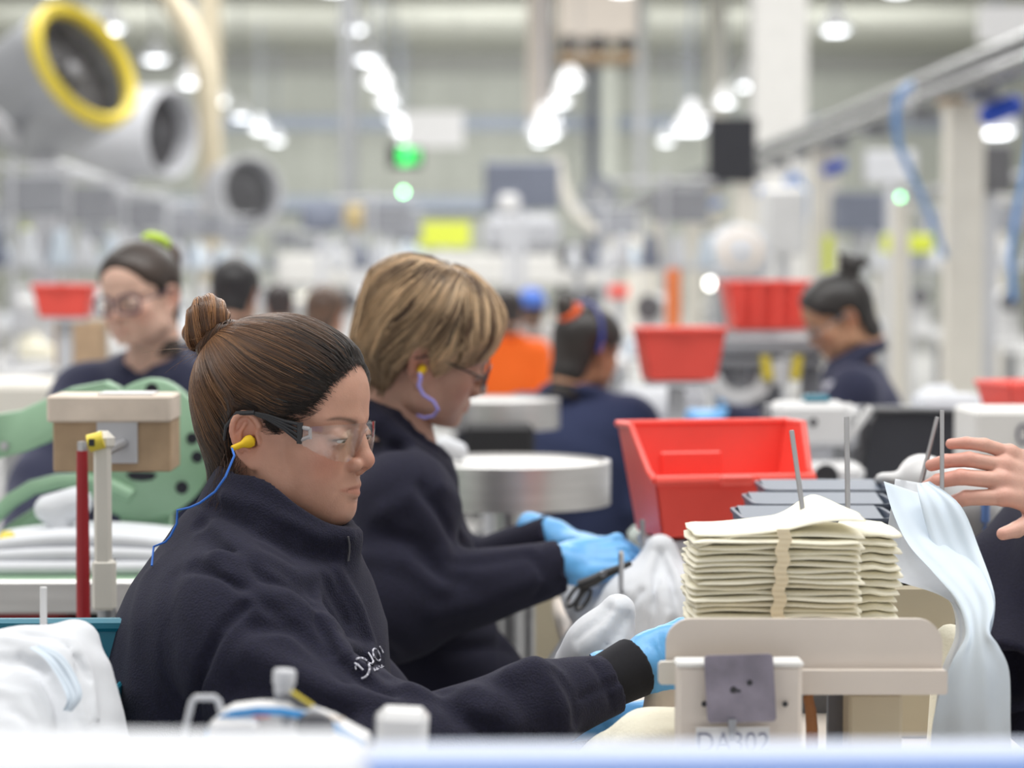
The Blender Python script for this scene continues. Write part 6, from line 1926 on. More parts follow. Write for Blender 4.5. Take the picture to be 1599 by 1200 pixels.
# ---- slate trays in a row
for i, (x0, x1, y, D) in enumerate(((1186, 1386, 760, 3.30), (1166, 1392, 781, 3.14), (1148, 1392, 803, 2.98))):
    a, b = W(x0, y, D), W(x1, y, D)
    w = b.x - a.x; c = (a + b) / 2; zb = a.z - 0.11
    t = empty('slate_tray', (c.x, c.y, zb), ['rearmost of the three slate-grey trays', 'middle one of the three slate-grey trays', 'nearest of the three slate-grey trays'][i], 'tray')
    prof_ = [(0.86, 0.0), (0.97, 0.105), (1.0, 0.108), (1.0, 0.112), (0.955, 0.112), (0.84, 0.006), (0.0, 0.006)]
    out = rrect(1, 1, 0.12, 5)
    n = len(out); vs = []; fs = []
    for k_, z_ in [(0.0, 0.0)] + prof_:
        for x_, y_ in out:
            vs.append((x_ * w * k_, y_ * 0.15 * (k_ if k_ < 1 else 1), z_))
    for q in range(len(prof_)):
        for j in range(n):
            j2 = (j + 1) % n
            fs.append((q * n + j, q * n + j2, (q + 1) * n + j2, (q + 1) * n + j))
    MB().raw(vs, fs).build('tray_body', MAT['slate_plastic'], t, local=True, auto=35)
    MB().raw([(x_ * w, y_, z_) for x_, y_, z_ in ((-.45, -.062, .096), (.45, -.062, .096), (.45, .068, .114), (-.45, .068, .114), (-.45, -.062, .085), (.45, -.062, .085), (.45, .068, .085), (-.45, .068, .085))],
             [(0, 1, 2, 3), (7, 6, 5, 4), (0, 4, 5, 1), (1, 5, 6, 2), (2, 6, 7, 3), (3, 7, 4, 0)]).build('lid', MAT['slate_plastic'], t, local=True)
    MB().box((0, 0, (BZ - zb) / 2), (0.05, 0.08, zb - BZ)).build('foot', MAT['dark_steel'], t, local=True)

# ---- picking bins
def picking_bin(label, px, py, D, w, h, d, rz=0.0, tilt=0.0, ribs=False, open_front=True, stand_to=None, group=None):
    """px, py: middle of the back wall's top edge; the low front faces -y"""
    p = W(px, py, D)
    t = empty('picking_bin', (p.x, p.y, p.z - h), label, 'bin', group, rotz=rz)
    t.rotation_euler = (tilt, 0, rz)
    th_ = 0.0035; fh = 0.52 * h if open_front else h
    def wall(pts0, pts1, name, m=MAT['red_plastic']):
        n_ = len(pts0)
        vs = [Vector(q) for q in pts0] + [Vector(q) for q in pts1]
        fs = [tuple(reversed(range(n_))), tuple(range(n_, 2 * n_))] + [(i_, (i_ + 1) % n_, (i_ + 1) % n_ + n_, i_ + n_) for i_ in range(n_)]
        return MB().raw(vs, fs).build(name, m, t, local=True)
    tb_ = 0.80    # bottom narrower than the top
    hw, bw = w / 2, w / 2 * tb_
    df = d * 0.86
    # back, front, sides, floor
    wall([(-hw, 0, h), (hw, 0, h), (bw, -0.01, 0), (-bw, -0.01, 0)], [(-hw, -th_, h), (hw, -th_, h), (bw, -0.01 - th_, 0), (-bw, -0.01 - th_, 0)], 'back_wall')
    fw_ = bw + (hw - bw) * fh / h
    fy = -(df + (d - df) * fh / h)
    wall([(-fw_, fy + th_, fh), (fw_, fy + th_, fh), (bw, -df + th_, 0), (-bw, -df + th_, 0)], [(-fw_, fy, fh), (fw_, fy, fh), (bw, -df, 0), (-bw, -df, 0)], 'front_wall')
    for s in (-1, 1):
        prof_ = [(0, h), (-d * 0.45, h), (-d * 0.78, fh + (h - fh) * 0.15), (fy, fh), (-df, 0), (-0.01, 0)]
        def sx(y, z): return s * (bw + (hw - bw) * z / h)
        wall([(sx(y, z), y, z) for y, z in prof_], [(sx(y, z) - s * th_, y, z) for y, z in prof_], 'side_wall')
        MB().tube([(s * hw, 0, h), (s * hw, -d * 0.45, h), (s * (fw_ + 0.002), -d * 0.78, fh + (h - fh) * 0.15), (s * fw_, fy, fh)], 0.005, 8).build('rim', MAT['red_plastic'], t, local=True, smooth=True)
    wall([(-bw, -0.01, 0), (bw, -0.01, 0), (bw, -df, 0), (-bw, -df, 0)], [(-bw, -0.01, th_), (bw, -0.01, th_), (bw, -df, th_), (-bw, -df, th_)], 'bottom')
    MB().tube([(-hw - .002, 0, h), (hw + .002, 0, h)], 0.0055, 8).build('rim', MAT['red_plastic'], t, local=True, smooth=True)
    MB().tube([(-fw_, fy, fh), (fw_, fy, fh)], 0.008, 8).build('front_lip', MAT['red_plastic'], t, local=True, smooth=True)
    MB().box((0, fy - 0.004, fh), (w * 0.2, 0.018, 0.016), bevel=0.004).build('label_holder', MAT['red_plastic'], t, local=True)
    if open_front:
        MB().box((-w * 0.08, -0.008, h * 0.52), (w * 0.36, 0.006, h * 0.42), bevel=0.004).build('back_panel', MAT['red_plastic'], t, local=True)
    if ribs:
        for q in range(5):
            x_ = (-0.8 + 0.4 * q) * fw_
            MB().box((x_, fy - 0.003, fh * 0.5), (w * 0.06, 0.012, fh * 0.86), bevel=0.003, M=Matrix.Rotation(math.atan2(d - df, fh) * 0.6, 4, 'X')).build('rib', MAT['red_plastic'], t, local=True)
    z_ = p.z - h
    if stand_to is not None:
        sd = MB().box((0, 0, 0.01), (0.16, 0.14, 0.02)).box((0, 0, (z_ - stand_to) / 2), (0.04, 0.04, z_ - stand_to)).box((0, 0, z_ - stand_to - 0.008), (w * 0.7, d * 0.7, 0.012))
        st_ = sd.build('bin_stand', MAT['pale_grey'], None, local=True)
        st_.location = (p.x, p.y - d * 0.5 * math.cos(rz), stand_to - 0.002); st_.rotation_euler = (0, 0, rz)
        tag(st_, 'grey stand carrying the ' + label, 'stand')
    return t
picking_bin('large red open-fronted picking bin behind the cream stack', 1098, 660, 3.66, 0.268, 0.160, 0.165, rz=R(12), tilt=R(-1), stand_to=0.0)
picking_bin('red bin right of the person seen from behind', 1052, 513, 6.3, 0.215, 0.130, 0.16, rz=R(5), open_front=False, stand_to=0.0)
picking_bin('ribbed red bin above the grey bench at right', 1196, 441, 7.6, 0.30, 0.145, 0.2, rz=R(2), open_front=False, ribs=True, stand_to=0.0)
picking_bin('small red bin at the far left', 107, 447, 7.6, 0.18, 0.095, 0.14, open_front=False, stand_to=0.0)
picking_bin('red bin cut by the right edge of the picture', 1590, 596, 5.2, 0.20, 0.075, 0.16, rz=R(14), open_front=False)

# ---- machines at the right
def stand_under(o, label, x, y, z, w=0.4, d=0.4, m='pale_grey', name='side_table'):
    t = empty(name, (x, y, 0), label, 'table')
    MB().box((0, 0, z - 0.015), (w, d, 0.03), bevel=0.005).build('tabletop', MAT[m], t, local=True)
    for sx in (-1, 1):
        for sy in (-1, 1):
            MB().box((sx * (w / 2 - 0.03), sy * (d / 2 - 0.03), (z - 0.03) / 2), (0.035, 0.035, z - 0.03)).build('leg', MAT['grey_metal'], t, local=True)
    return t
c = W(1440, 735, 4.7)
db = empty('dark_bin', (c.x, c.y, c.z - 0.02), 'black plastic bin behind the bare hand', 'bin')
MB().prism([(-0.115, -0.02), (0.115, -0.02), (0.118, 0.108), (-0.085, 0.118), (-0.10, 0.09)], 0.2, Matrix.Translation((0, 0, 0.02))).build('bin_body', MAT['dark_board'], db, local=True)
MB().box((0.015, 0.0, 0.134), (0.235, 0.012, 0.01), bevel=0.003).build('rim', MAT['black_plastic'], db, local=True)
stand_under(None, 'long pale table under the machines behind the bare hand', c.x + 0.02, c.y + 0.1, c.z - 0.02, 1.05, 0.8)
TZ2 = c.z - 0.02
g = sewing_machine('sewing_machine', 'grey-white sewing machine left of the black bin', None)
g.location = (W(1272, 700, 4.75).x, W(1272, 700, 4.75).y, TZ2); g.scale = (0.34, 0.55, 0.36)
g.scale = (1, 1, 1); 
for ch in g.children: pass
g.rotation_euler = (0, 0, R(180)); g.scale = (0.36, 0.6, 0.42)
mb_ = W(1270, 650, 4.65)
mc = empty('compact_sewing_machine', (mb_.x, mb_.y, TZ2), 'white boxy machine head with a teal cap beside the black bin', 'machine')
MB().box((0, 0.06, mb_.z - TZ2 - 0.018), (0.145, 0.12, 0.085), bevel=0.012).build('casing', MAT['white_plastic'], mc, local=True)
MB().box((0.0, 0.08, (mb_.z - TZ2) / 2 - 0.03), (0.09, 0.10, mb_.z - TZ2 - 0.05), bevel=0.01).build('pedestal', MAT['pale_grey'], mc, local=True)
MB().box((0.012, 0.05, mb_.z - TZ2 + 0.031), (0.05, 0.05, 0.014), bevel=0.005).build('cap', MAT['teal_plastic'], mc, local=True)
MB().lathe([(0.001, 0.003), (0.008, 0.002), (0.009, 0)], (0.0, 0.0, mb_.z - TZ2 - 0.012), 16, Matrix.Rotation(R(90), 4, 'X')).build('knob', MAT['dark_steel'], mc, local=True)
MB().box((0.095, 0.03, mb_.z - TZ2 - 0.015), (0.014, 0.02, 0.075), M=Matrix.Rotation(R(35), 4, 'Y'), bevel=0.004).build('lever', MAT['white_plastic'], mc, local=True)
lo_ = W(1300, 735, 4.55)
fb = empty('needle_bed', (lo_.x, lo_.y, TZ2), 'rounded white machine bed in front of the boxy machine head', 'machine')
MB().box((0, 0, 0.03), (0.11, 0.10, 0.035), bevel=0.012).box((0, 0.02, 0.006), (0.08, 0.06, 0.012)).build('bed', MAT['white_plastic'], fb, local=True)
MB().lathe([(0.001, 0.003), (0.022, 0.002), (0.024, 0)], (-0.02, -0.052, 0.025), 16, Matrix.Rotation(R(90), 4, 'X')).build('dial', MAT['black_plastic'], fb, local=True)
# cabinet at the right edge with a figure on it
c = W(1580, 642, 4.4)
cb = empty('control_cabinet', (c.x, c.y + 0.1, 0), 'white control cabinet at the right edge below the red bin', 'cabinet')
MB().box((0.025, 0, c.z / 2), (0.18, 0.2, c.z), bevel=0.006).build('casing', MAT['white_paint'], cb, local=True)
cu = bpy.data.curves.new('cabinet_lettering', 'FONT'); cu.body = '0'; cu.size = 0.055; cu.extrude = 0.0004; cu.align_x = 'CENTER'; cu.align_y = 'CENTER'; cu.materials.append(MAT['ink'])
to = bpy.data.objects.new('cabinet_lettering', cu); COL.objects.link(to); to.parent = cb; to.rotation_euler = (math.pi / 2, 0, 0); to.location = (0.020, -0.102, c.z - 0.045); font_to_mesh(to)
F = Field(np.array(W(1420, 680, 5.6)) - (0.02, 0.2, 0.05), np.array(W(1540, 590, 5.6)) + (0.05, 0.2, 0.03), 0.008)
F.add(rbox(P3(1478, 628, 5.6), (0.072, 0.06, 0.02), 0.012)); F.add(cone(P3(1450, 612, 5.6), P3(1478, 608, 5.6), 0.016, 0.014), 0.02)
cloth_obj(F, 'folded_cloth', MAT['white_cloth'], 'white folded cloth on the table behind the black bin', 'cloth')
q = W(1478, 642, 5.6)
stand_under(None, 'far pale table carrying the folded white cloth', q.x, q.y, q.z + 0.001, 0.5, 0.4)
# plastic-wrapped machine behind the hand
F = Field(np.array(W(1380, 930, 3.35)) - (0.02, 0.12, 0.02), np.array(W(1570, 690, 3.35)) + (0.02, 0.16, 0.02), 0.006)
F.add(ell(P3(1440, 750, 3.35), (0.035, 0.05, 0.036))); F.add(ell(P3(1500, 790, 3.35), (0.045, 0.06, 0.06)), 0.03); F.add(rbox(P3(1480, 850, 3.37), (0.06, 0.06, 0.07), 0.02), 0.03)
F.add(cone(P3(1375, 748, 3.34), P3(1430, 748, 3.34), 0.009, 0.011), 0.01)
cloth_obj(F, 'rounded_machine', MAT['white_plastic'], 'rounded white machine part behind the bare hand', 'machine')
tag(MB().box(tuple(W(1537, 800, 3.3)), (0.012, 0.02, 0.03), bevel=0.003).tube([W(1537, 800, 3.3), W(1537, 850, 3.3)], 0.003, 6).build('blue_clip', MAT['blue_plastic']), 'small blue clip beside the thumb of the bare hand', 'clip')
# far bench with greyish equipment near the woman at right
c = W(1190, 655, 6.6)
stand_under(None, 'grey bench under the gloves of the woman at the far right', c.x + 0.10, c.y + 0.25, c.z - 0.02, 0.6, 0.9, 'grey_metal', 'grey_bench')
TZ3 = c.z - 0.02
c = W(1185, 530, 7.15)
fr_ = empty('press_machine', (c.x, c.y, TZ3), 'grey press with a round steel wheel and yellow pads under the ribbed red bin', 'machine')
hh = c.z - TZ3
MB().box((0.02, 0, hh - 0.02), (0.36, 0.14, 0.05), bevel=0.006).box((0.02, 0, hh - 0.065), (0.33, 0.12, 0.02)).build('crossbeam', MAT['grey_metal'], fr_, local=True)
for x_ in (-0.10, 0.16):
    MB().box((x_, 0.05, hh / 2 - 0.02), (0.05, 0.08, hh - 0.04)).build('upright', MAT['grey_plastic'], fr_, local=True)
MB().lathe([(0.055, -0.02), (0.10, -0.02), (0.11, 0), (0.10, 0.02), (0.055, 0.02)], (-0.06, -0.02, 0.12), 32, Matrix.Rotation(R(70), 4, 'X') , close=True).build('steel_wheel', MAT['steel'], fr_, smooth=True, local=True)
MB().box((0.0, 0.02, 0.11), (0.14, 0.04, 0.18), bevel=0.01).build('back_plate', MAT['grey_metal'], fr_, local=True)
for x in (0.015, 0.105):
    MB().box((x, -0.05, 0.145), (0.028, 0.03, 0.085), bevel=0.004, M=Matrix.Rotation(R(-10 if x < .05 else 8), 4, 'Y')).build('yellow_pad', MAT['yellow_paint'], fr_, local=True)
MB().lathe([(0.001, -0.01), (0.025, -0.01), (0.03, 0.06), (0.001, 0.065)], (0.06, -0.05, 0.10), 20).build('white_cup', MAT['white_plastic'], fr_, smooth=True, local=True)
c = W(1085, 650, 6.3)
F = Field(np.array(W(960, 700, 7.0)) - (0.05, 0.2, 0.05), np.array(W(1120, 580, 7.0)) + (0.05, 0.2, 0.05), 0.009)
F.add(cone(P3(1000, 640, 7.0), P3(1040, 635, 7.0), 0.05, 0.06)); F.add(cone(P3(980, 608, 7.0), P3(1035, 640, 7.0), 0.02, 0.05), 0.03)
cloth_obj(F, 'white_garment', MAT['white_cloth'], 'white garment lying before the person seen from behind', 'garment')
q = W(1025, 668, 7.0)
stand_under(None, 'pale table in front of the person seen from behind', q.x - 0.03, q.y + 0.05, q.z + 0.01, 0.34, 0.4)
g = MB().box((0, 0, 0.05), (0.075, 0.07, 0.10), bevel=0.01).lathe([(0.001, 0.10), (0.03, 0.10), (0.03, 0.12), (0.001, 0.125)], (0, 0, 0), 16).build('small_gauge', MAT['pale_grey'], local=True)
g.location = (W(1080, 660, 6.95).x, W(1080, 660, 6.95).y, q.z + 0.01)
tag(g, 'small pale grey device between the white garment and the far glove', 'device')

# ---- round steel turntables behind the short-haired woman
def turntable(px, py, D, r, h, label, base=True):
    c = W(px, py, D)
    t = empty('round_table', (c.x, c.y, 0), label, 'table')
    MB().lathe([(0.001, c.z - 0.006), (r - 0.012, c.z - 0.006), (r - 0.01, c.z), (r, c.z - 0.002), (r, c.z - h), (r - 0.01, c.z - h), (0.001, c.z - h)], (c.x, c.y, 0), 64).build('steel_drum', MAT['brushed_steel'], t, auto=40)
    MB().tube([(c.x, c.y, 0.02), (c.x, c.y, c.z - h)], 0.035, 16).build('column', MAT['steel'], t, smooth=True)
    MB().tube([(c.x + 0.03, c.y - r * .8, 0.1), (c.x + 0.03, c.y - r * .8, c.z - h)], 0.012, 12).build('strut', MAT['steel'], t, smooth=True)
    MB().lathe([(0.001, 0), (r * 0.8, 0), (r * 0.8, 0.03), (0.001, 0.05)], (c.x, c.y, 0), 32).build('foot', MAT['dark_steel'], t, auto=40)
    return t
turntable(795, 718, 4.3, 0.180, 0.078, 'round steel turntable behind the short-haired woman')
turntable(775, 622, 5.7, 0.15, 0.07, 'smaller steel turntable beyond the first one')
c = W(760, 690, 5.2)
MBx = crate('black machine box under the far steel turntable', 780, 664, 5.5, 0.16, 0.12, 0.10, MAT['black_plastic'], 'machine', 'control_box')
F = Field(np.array(W(660, 760, 4.32)) - (0.02, 0.1, 0.05), np.array(W(740, 660, 4.32)) + (0.02, 0.1, 0.05), 0.008)
F.add(cone(P3(692, 696, 4.32), P3(716, 705, 4.32), 0.018, 0.018))
cloth_obj(F, 'white_rag', MAT['white_cloth'], 'white rag at the chin of the short-haired woman', 'cloth')
crate('beige cabinet low behind the steel turntable', 800, 900, 4.6, 0.30, 0.2, 0.30, MAT['beige_board'], 'cabinet', 'low_block')
crate('dark cabinet low behind the scissors', 860, 860, 4.9, 0.30, 0.2, 0.5, MAT['dark_board'], 'cabinet', 'low_block')
crate('grey-green machine box under the large red bin', 1045, 832, 3.9, 0.12, 0.12, 0.16, mat('grey_green', (0.40, 0.46, 0.43), rough=0.5), 'machine', 'control_box')

# ---- scissors in the second woman's hand
sc_ = empty('trimming_shears', tuple(W(915, 925, 3.36)), 'black-handled shears held in the blue glove of the second woman', 'scissors')
def ring_pts(cx, cy, rx, ry, D, a0=0, a1=360, ang=0):
    o_ = []
    for a in range(a0, a1 + 1, 20):
        x, y = rx * math.cos(R(a)), ry * math.sin(R(a)); c_, s_ = math.cos(R(ang)), math.sin(R(ang))
        o_.append(W(cx + x * c_ - y * s_, cy + x * s_ + y * c_, D))
    return o_
MB().tube(ring_pts(897, 932, 19, 6.5, 3.36, ang=-58), 0.0026, 8).build('handle', MAT['black_plastic'], sc_, smooth=True)
MB().tube(ring_pts(911, 937, 19, 6.5, 3.355, ang=-58), 0.0026, 8).build('handle', MAT['black_plastic'], sc_, smooth=True)
MB().tube([W(905, 915, 3.36), W(925, 908, 3.355), W(945, 897, 3.36), W(985, 880, 3.37)], [0.008, 0.0085, 0.007, 0.004], 10).build('grip', MAT['black_plastic'], sc_, smooth=True)
MB().tube([W(885, 940, 3.36), W(888, 944, 3.36)], 0.005, 8).tube([W(904, 947, 3.355), W(906, 950, 3.355)], 0.005, 8).build('ferrule', MAT['steel'], sc_, smooth=True)
MB().tube([W(940, 897, 3.345), W(944, 896, 3.34)], 0.004, 12).build('pivot', MAT['steel'], sc_, smooth=True)

# ---- left side: green machine, cardboard box, posts, table with cloth
GD = 3.9
gm = empty('green_machine', (W(160, 720, GD).x, W(160, 720, GD).y, 0), 'green machine with a round holed plate behind the woman with the bun', 'machine')
def gpoly(pts, D, th_, name, m=MAT['green_paint'], parent=gm, inset=0.004):
    """extruded outline in a plane facing the camera; two steps give it a bevelled rim"""
    vs = [W(x, y, D) for x, y in pts]
    n_ = len(vs); cx = sum((v for v in vs), Vector()) / n_
    nrm = Vector((0, 1, 0))
    L0 = [v + (cx - v).normalized() * inset for v in vs]
    L1 = [v + nrm * inset for v in vs]
    L2 = [v + nrm * (th_ - inset) for v in vs]
    L3 = [v + (cx - v).normalized() * inset + nrm * th_ for v in vs]
    allv = L0 + L1 + L2 + L3; fs = [tuple(reversed(range(n_))), tuple(range(3 * n_, 4 * n_))]
    for l in range(3):
        for i in range(n_):
            j = (i + 1) % n_
            fs.append((l * n_ + i, l * n_ + j, (l + 1) * n_ + j, (l + 1) * n_ + i))
    return MB().raw(allv, fs).build(name, m, parent, auto=50)
cx, cy, rr = 222, 712, 108
disc = []
for a in range(0, 360, 6):
    r0 = rr * (1.0 + 0.02 * math.sin(R(3 * a)))
    x, y = cx + r0 * 1.02 * math.cos(R(a)), cy - r0 * math.sin(R(a)) * (0.92 if math.sin(R(a)) < 0 else 1.0)
    if 40 < a < 110: y -= 16 * math.sin(R((a - 40) / 70 * 180))
    disc.append((x, y))
wheel = gpoly(list(reversed(disc)), GD, 0.035, 'holed_plate')
M_HOLE = mat('hole_dark', (0.012, 0.012, 0.02), rough=0.8)
for hx, hy, hr in ((237, 609, 10), (300, 685, 9), (308, 714, 9), (284, 762, 10), (187, 768, 10), (273, 688, 7), (160, 640, 7)):
    c_ = W(hx, hy, GD)
    MB().lathe([(0.001, 0.0015), (hr / FPX * GD, 0.0015), (hr / FPX * GD * 1.05, 0), (0.001, 0)], tuple(c_), 20, Matrix.Rotation(R(90), 4, 'X')).build('hole', M_HOLE, wheel)
sl_ = [(195, 741), (205, 750), (222, 752), (238, 750), (246, 742), (238, 738), (205, 737)]
gpoly(sl_, GD - 0.001, 0.004, 'slot', M_HOLE, wheel, 0.0005)
gpoly([(-60, 690), (-20, 650), (30, 642), (60, 628), (110, 606), (165, 596), (186, 606), (190, 640), (120, 655), (80, 690), (40, 706), (0, 716), (-60, 740)], GD - 0.02, 0.04, 'upper_arm')
MB().lathe([(0.001, 0.006), (0.007, 0.005), (0.008, 0)], tuple(W(7, 697, GD - 0.022)), 20, Matrix.Rotation(R(90), 4, 'X')).build('bolt', MAT['steel'], gm, smooth=True)
arc = [W(-40, 835, GD), W(-8, 806, GD), W(18, 782, GD), W(50, 762, GD), (W(90, 752, GD)), W(130, 750, GD), W(175, 760, GD), W(205, 775, GD)]
MB().tube(arc, 0.0125, 12).build('lower_arc', MAT['green_paint'], gm, smooth=True)
MB().tube([W(-10, 860, GD + .02), W(30, 826, GD + .02), W(70, 800, GD + .02), W(110, 790, GD + .02)], 0.016, 12).build('inner_arc', MAT['green_paint'], gm, smooth=True)
gpoly([(20, 850), (40, 820), (78, 790), (110, 800), (110, 850)], GD + 0.03, 0.03, 'foot_plate')
MB().box((W(222, 760, GD).x, W(222, 760, GD).y + 0.06, (W(222, 760, GD).z) / 2), (0.08, 0.06, W(222, 760, GD).z)).build('pedestal', MAT['green_paint'], gm)
# cardboard box on the white post
BD = 3.28
a, b = W(74, 617, BD), W(268, 738, BD)
cbx = empty('cardboard_box', ((a.x + b.x) / 2, a.y, b.z), 'worn wooden-brown box with a pale top in front of the green machine', 'box')
w_, h_ = b.x - a.x, a.z - b.z
MB().box((0.003, 0.05, (h_ - 0.034) / 2), (w_ - 0.008, 0.10, h_ - 0.034), bevel=0.002).build('box_body', MAT['cardboard'], cbx, local=True)
MB().box((0, 0.048, h_ - 0.019), (w_, 0.112, 0.036), bevel=0.003).build('lid', MAT['pale_cardboard'], cbx, local=True)
MB().box((0.01, -0.002, h_ * 0.40), (0.055, 0.003, 0.06)).build('paper_label', MAT['pale_grey'], cbx, local=True)
MB().box((0.02, 0.04, h_ + 0.0005), (0.075, 0.07, 0.002)).build('paper_label', MAT['white_plastic'], cbx, local=True)
a, b = W(128, 690, 3.16), W(128, 965, 3.16)
rp = empty('red_post', (a.x, a.y, 0), 'dark red upright post with a steel tip', 'post')
MB().tube([(a.x, a.y, 0), (a.x, a.y, W(128, 880, 3.16).z), (a.x, a.y, a.z - 0.012)], [0.0095, 0.009, 0.0072], 14).build('shaft', MAT['red_paint'], rp, smooth=True)
MB().tube([(a.x, a.y, a.z - 0.014), (a.x, a.y, a.z)], 0.006, 12).build('tip', MAT['steel'], rp, smooth=True)
a, b = W(161, 690, 3.10), W(161, 955, 3.10)
wp_ = empty('white_post', (a.x, a.y, b.z), 'white flat post with a yellow roller at its top', 'post')
hgt = a.z - b.z
MB().box((-0.001, 0, hgt * 0.5), (0.022, 0.014, hgt), bevel=0.004).box((0, 0, hgt * 0.15), (0.030, 0.018, hgt * 0.3), bevel=0.004).box((0.0, 0, hgt), (0.03, 0.02, 0.028), bevel=0.01).build('bar', MAT['cream_post'], wp_, local=True)
MB().lathe([(0.001, -0.012), (0.0115, -0.012), (0.0115, 0.008), (0.001, 0.008)], (-0.006, -0.006, hgt + 0.001), 20, Matrix.Rotation(R(75), 4, 'Y')).build('roller', MAT['yellow_paint'], wp_, smooth=True, local=True)
MB().box((-0.012, -0.016, hgt), (0.007, 0.006, 0.009)).build('slot', MAT['black_plastic'], wp_, local=True)
MB().tube([(0, 0.02, -b.z + 0.02), (0, 0.02, hgt * 0.3)], 0.012, 10).build('support_pole', MAT['grey_metal'], wp_, local=True, smooth=True)
MB().tube([(0, 0.012, hgt * 0.93), (0.0, 0.12, hgt * 0.93), (0.0, 0.19, hgt * 0.93)], 0.007, 8).build('bracket', MAT['grey_metal'], wp_, local=True)
# white cloth on the grey table
tz = W(140, 893, 3.72).z
tl_ = empty('side_table', (W(110, 893, 3.75).x, 3.8, 0), 'grey-edged table under the white cloths at left', 'table')
MB().box((-0.02, 0.05, tz - 0.012), (0.64, 0.42, 0.024), bevel=0.003).build('tabletop', MAT['green_paint'], tl_, local=True)
MB().box((-0.02, -0.165, tz - 0.028), (0.64, 0.012, 0.05), bevel=0.003).build('steel_edge', MAT['brushed_steel'], tl_, local=True)
for sx in (-1, 1):
    for sy in (-1, 1):
        MB().box((sx * 0.28 - 0.02, sy * 0.17 + 0.05, (tz - 0.03) / 2), (0.04, 0.04, tz - 0.03)).build('leg', MAT['grey_metal'], tl_, local=True)
for k in range(3):
    F = Field(np.array(W(-40, 900, 3.8)) - (0.0, 0.2, 0.02), np.array(W(330, 790, 3.8)) + (0.0, 0.2, 0.03), 0.007)
    z0 = tz + 0.010 + k * 0.0205
    ww = 0.20 - 0.02 * k + 0.01 * math.sin(k * 2.2)
    F.add(rbox((W(135, 893, 3.75).x + 0.012 * math.sin(k * 1.7), 3.78 - 0.0, z0), (ww, 0.12 - .012 * k, 0.011), 0.010))
    P_, Q_ = F.mesh()
    cxw = W(135, 893, 3.75).x
    P_[:, 2] -= 0.020 * k * ((P_[:, 0] - cxw) / 0.2) ** 2 * 0.6 + 0.0
    P_[:, 2] = np.maximum(P_[:, 2], tz + 0.001)
    o = link_mesh(np_mesh('folded_sheet', P_, Q_), 'folded_sheet', MAT['white_cloth'])
    tag(o, 'white cloth panel in the low pile beside the red post', 'cloth panel', 'white cloth panels on the left table')
F = Field(np.array(W(40, 840, 3.75)) - (0.0, 0.1, 0.02), np.array(W(150, 755, 3.75)) + (0.0, 0.1, 0.03), 0.006)
F.add(cone(P3(75, 795, 3.8), P3(120, 785, 3.8), 0.022, 0.025)); F.add(cone(P3(95, 805, 3.8), P3(95, 818, 3.8), 0.02, 0.02), 0.01)
cloth_obj(F, 'white_rag', MAT['white_cloth'], 'crumpled white rag inside the green arc', 'cloth')
crate('red machine block low at the left edge', 40, 925, 3.72, 0.12, 0.1, 0.10, MAT['red_paint'], 'machine', 'control_box')
crate('black block filling the dark gap under the left table', 190, 925, 3.9, 0.32, 0.2, 0.5, MAT['black_plastic'], 'cabinet', 'low_block')  # dark gap under the table, made as an added black block
crate('small yellow block at the left edge beside the green arc', 8, 832, 3.7, 0.03, 0.03, 0.02, MAT['yellow_paint'], 'block', 'yellow_block', legs=False)
crate('tall grey column base behind the red block', 96, 930, 4.2, 0.09, 0.08, 0.3, MAT['beige_board'], 'column', 'short_column')
# teal crate and the cloth pile in it
tc_a, tc_b = W(-60, 968, 2.62), W(196, 968, 2.62)
tcr = empty('teal_crate', ((tc_a.x + tc_b.x) / 2, tc_a.y - 0.16, 0.72), 'teal crate behind the white cloth pile at lower left', 'crate')
wc = tc_b.x - tc_a.x; zc = tc_a.z - 0.72
for nm, c_, s_ in (('back_wall', (0, 0.16, zc / 2), (wc, 0.006, zc)), ('front_wall', (0, -0.16, zc / 2 - 0.06), (wc, 0.006, zc - 0.12)), ('side_wall', (-wc / 2, 0, zc / 2 - .03), (0.006, 0.32, zc - .06)),
                   ('side_wall', (wc / 2, 0, zc / 2 - .03), (0.006, 0.32, zc - .06)), ('bottom', (0, 0, 0.003), (wc, 0.32, 0.006))):
    MB().box(c_, s_, bevel=0.002).build(nm, MAT['teal_plastic'], tcr, local=True)
MB().box((0, 0.16, zc - 0.006), (wc + 0.01, 0.018, 0.014), bevel=0.004).build('rim', MAT['teal_plastic'], tcr, local=True)
stand_under(None, 'low table under the teal crate', (tc_a.x + tc_b.x) / 2, tc_a.y - 0.16, 0.72, 0.5, 0.5)
F = Field(np.array(W(-80, 1290, 2.3)) - (0.0, 0.12, 0.02), np.array(W(190, 940, 2.35)) + (0.02, 0.16, 0.02), 0.0042)
F.add(cone(P3(55, 1020, 2.38), P3(108, 1002, 2.38), 0.020, 0.018))
F.add(cone(P3(126, 1004, 2.38), P3(138, 1120, 2.36), 0.018, 0.032), 0.02)
F.add(cone(P3(20, 1040, 2.36), P3(20, 1180, 2.30), 0.036, 0.07), 0.03)
F.add(cone(P3(80, 1060, 2.34), P3(90, 1200, 2.32), 0.042, 0.06), 0.03)
F.add(cone(P3(-40, 1060, 2.34), P3(-40, 1200, 2.30), 0.036, 0.06), 0.03)
F.add(cone(P3(150, 1050, 2.36), P3(146, 1140, 2.36), 0.010, 0.022), 0.02)
F.add(rbox(P3(50, 1230, 2.36), (0.10, 0.07, 0.04), 0.03), 0.04)
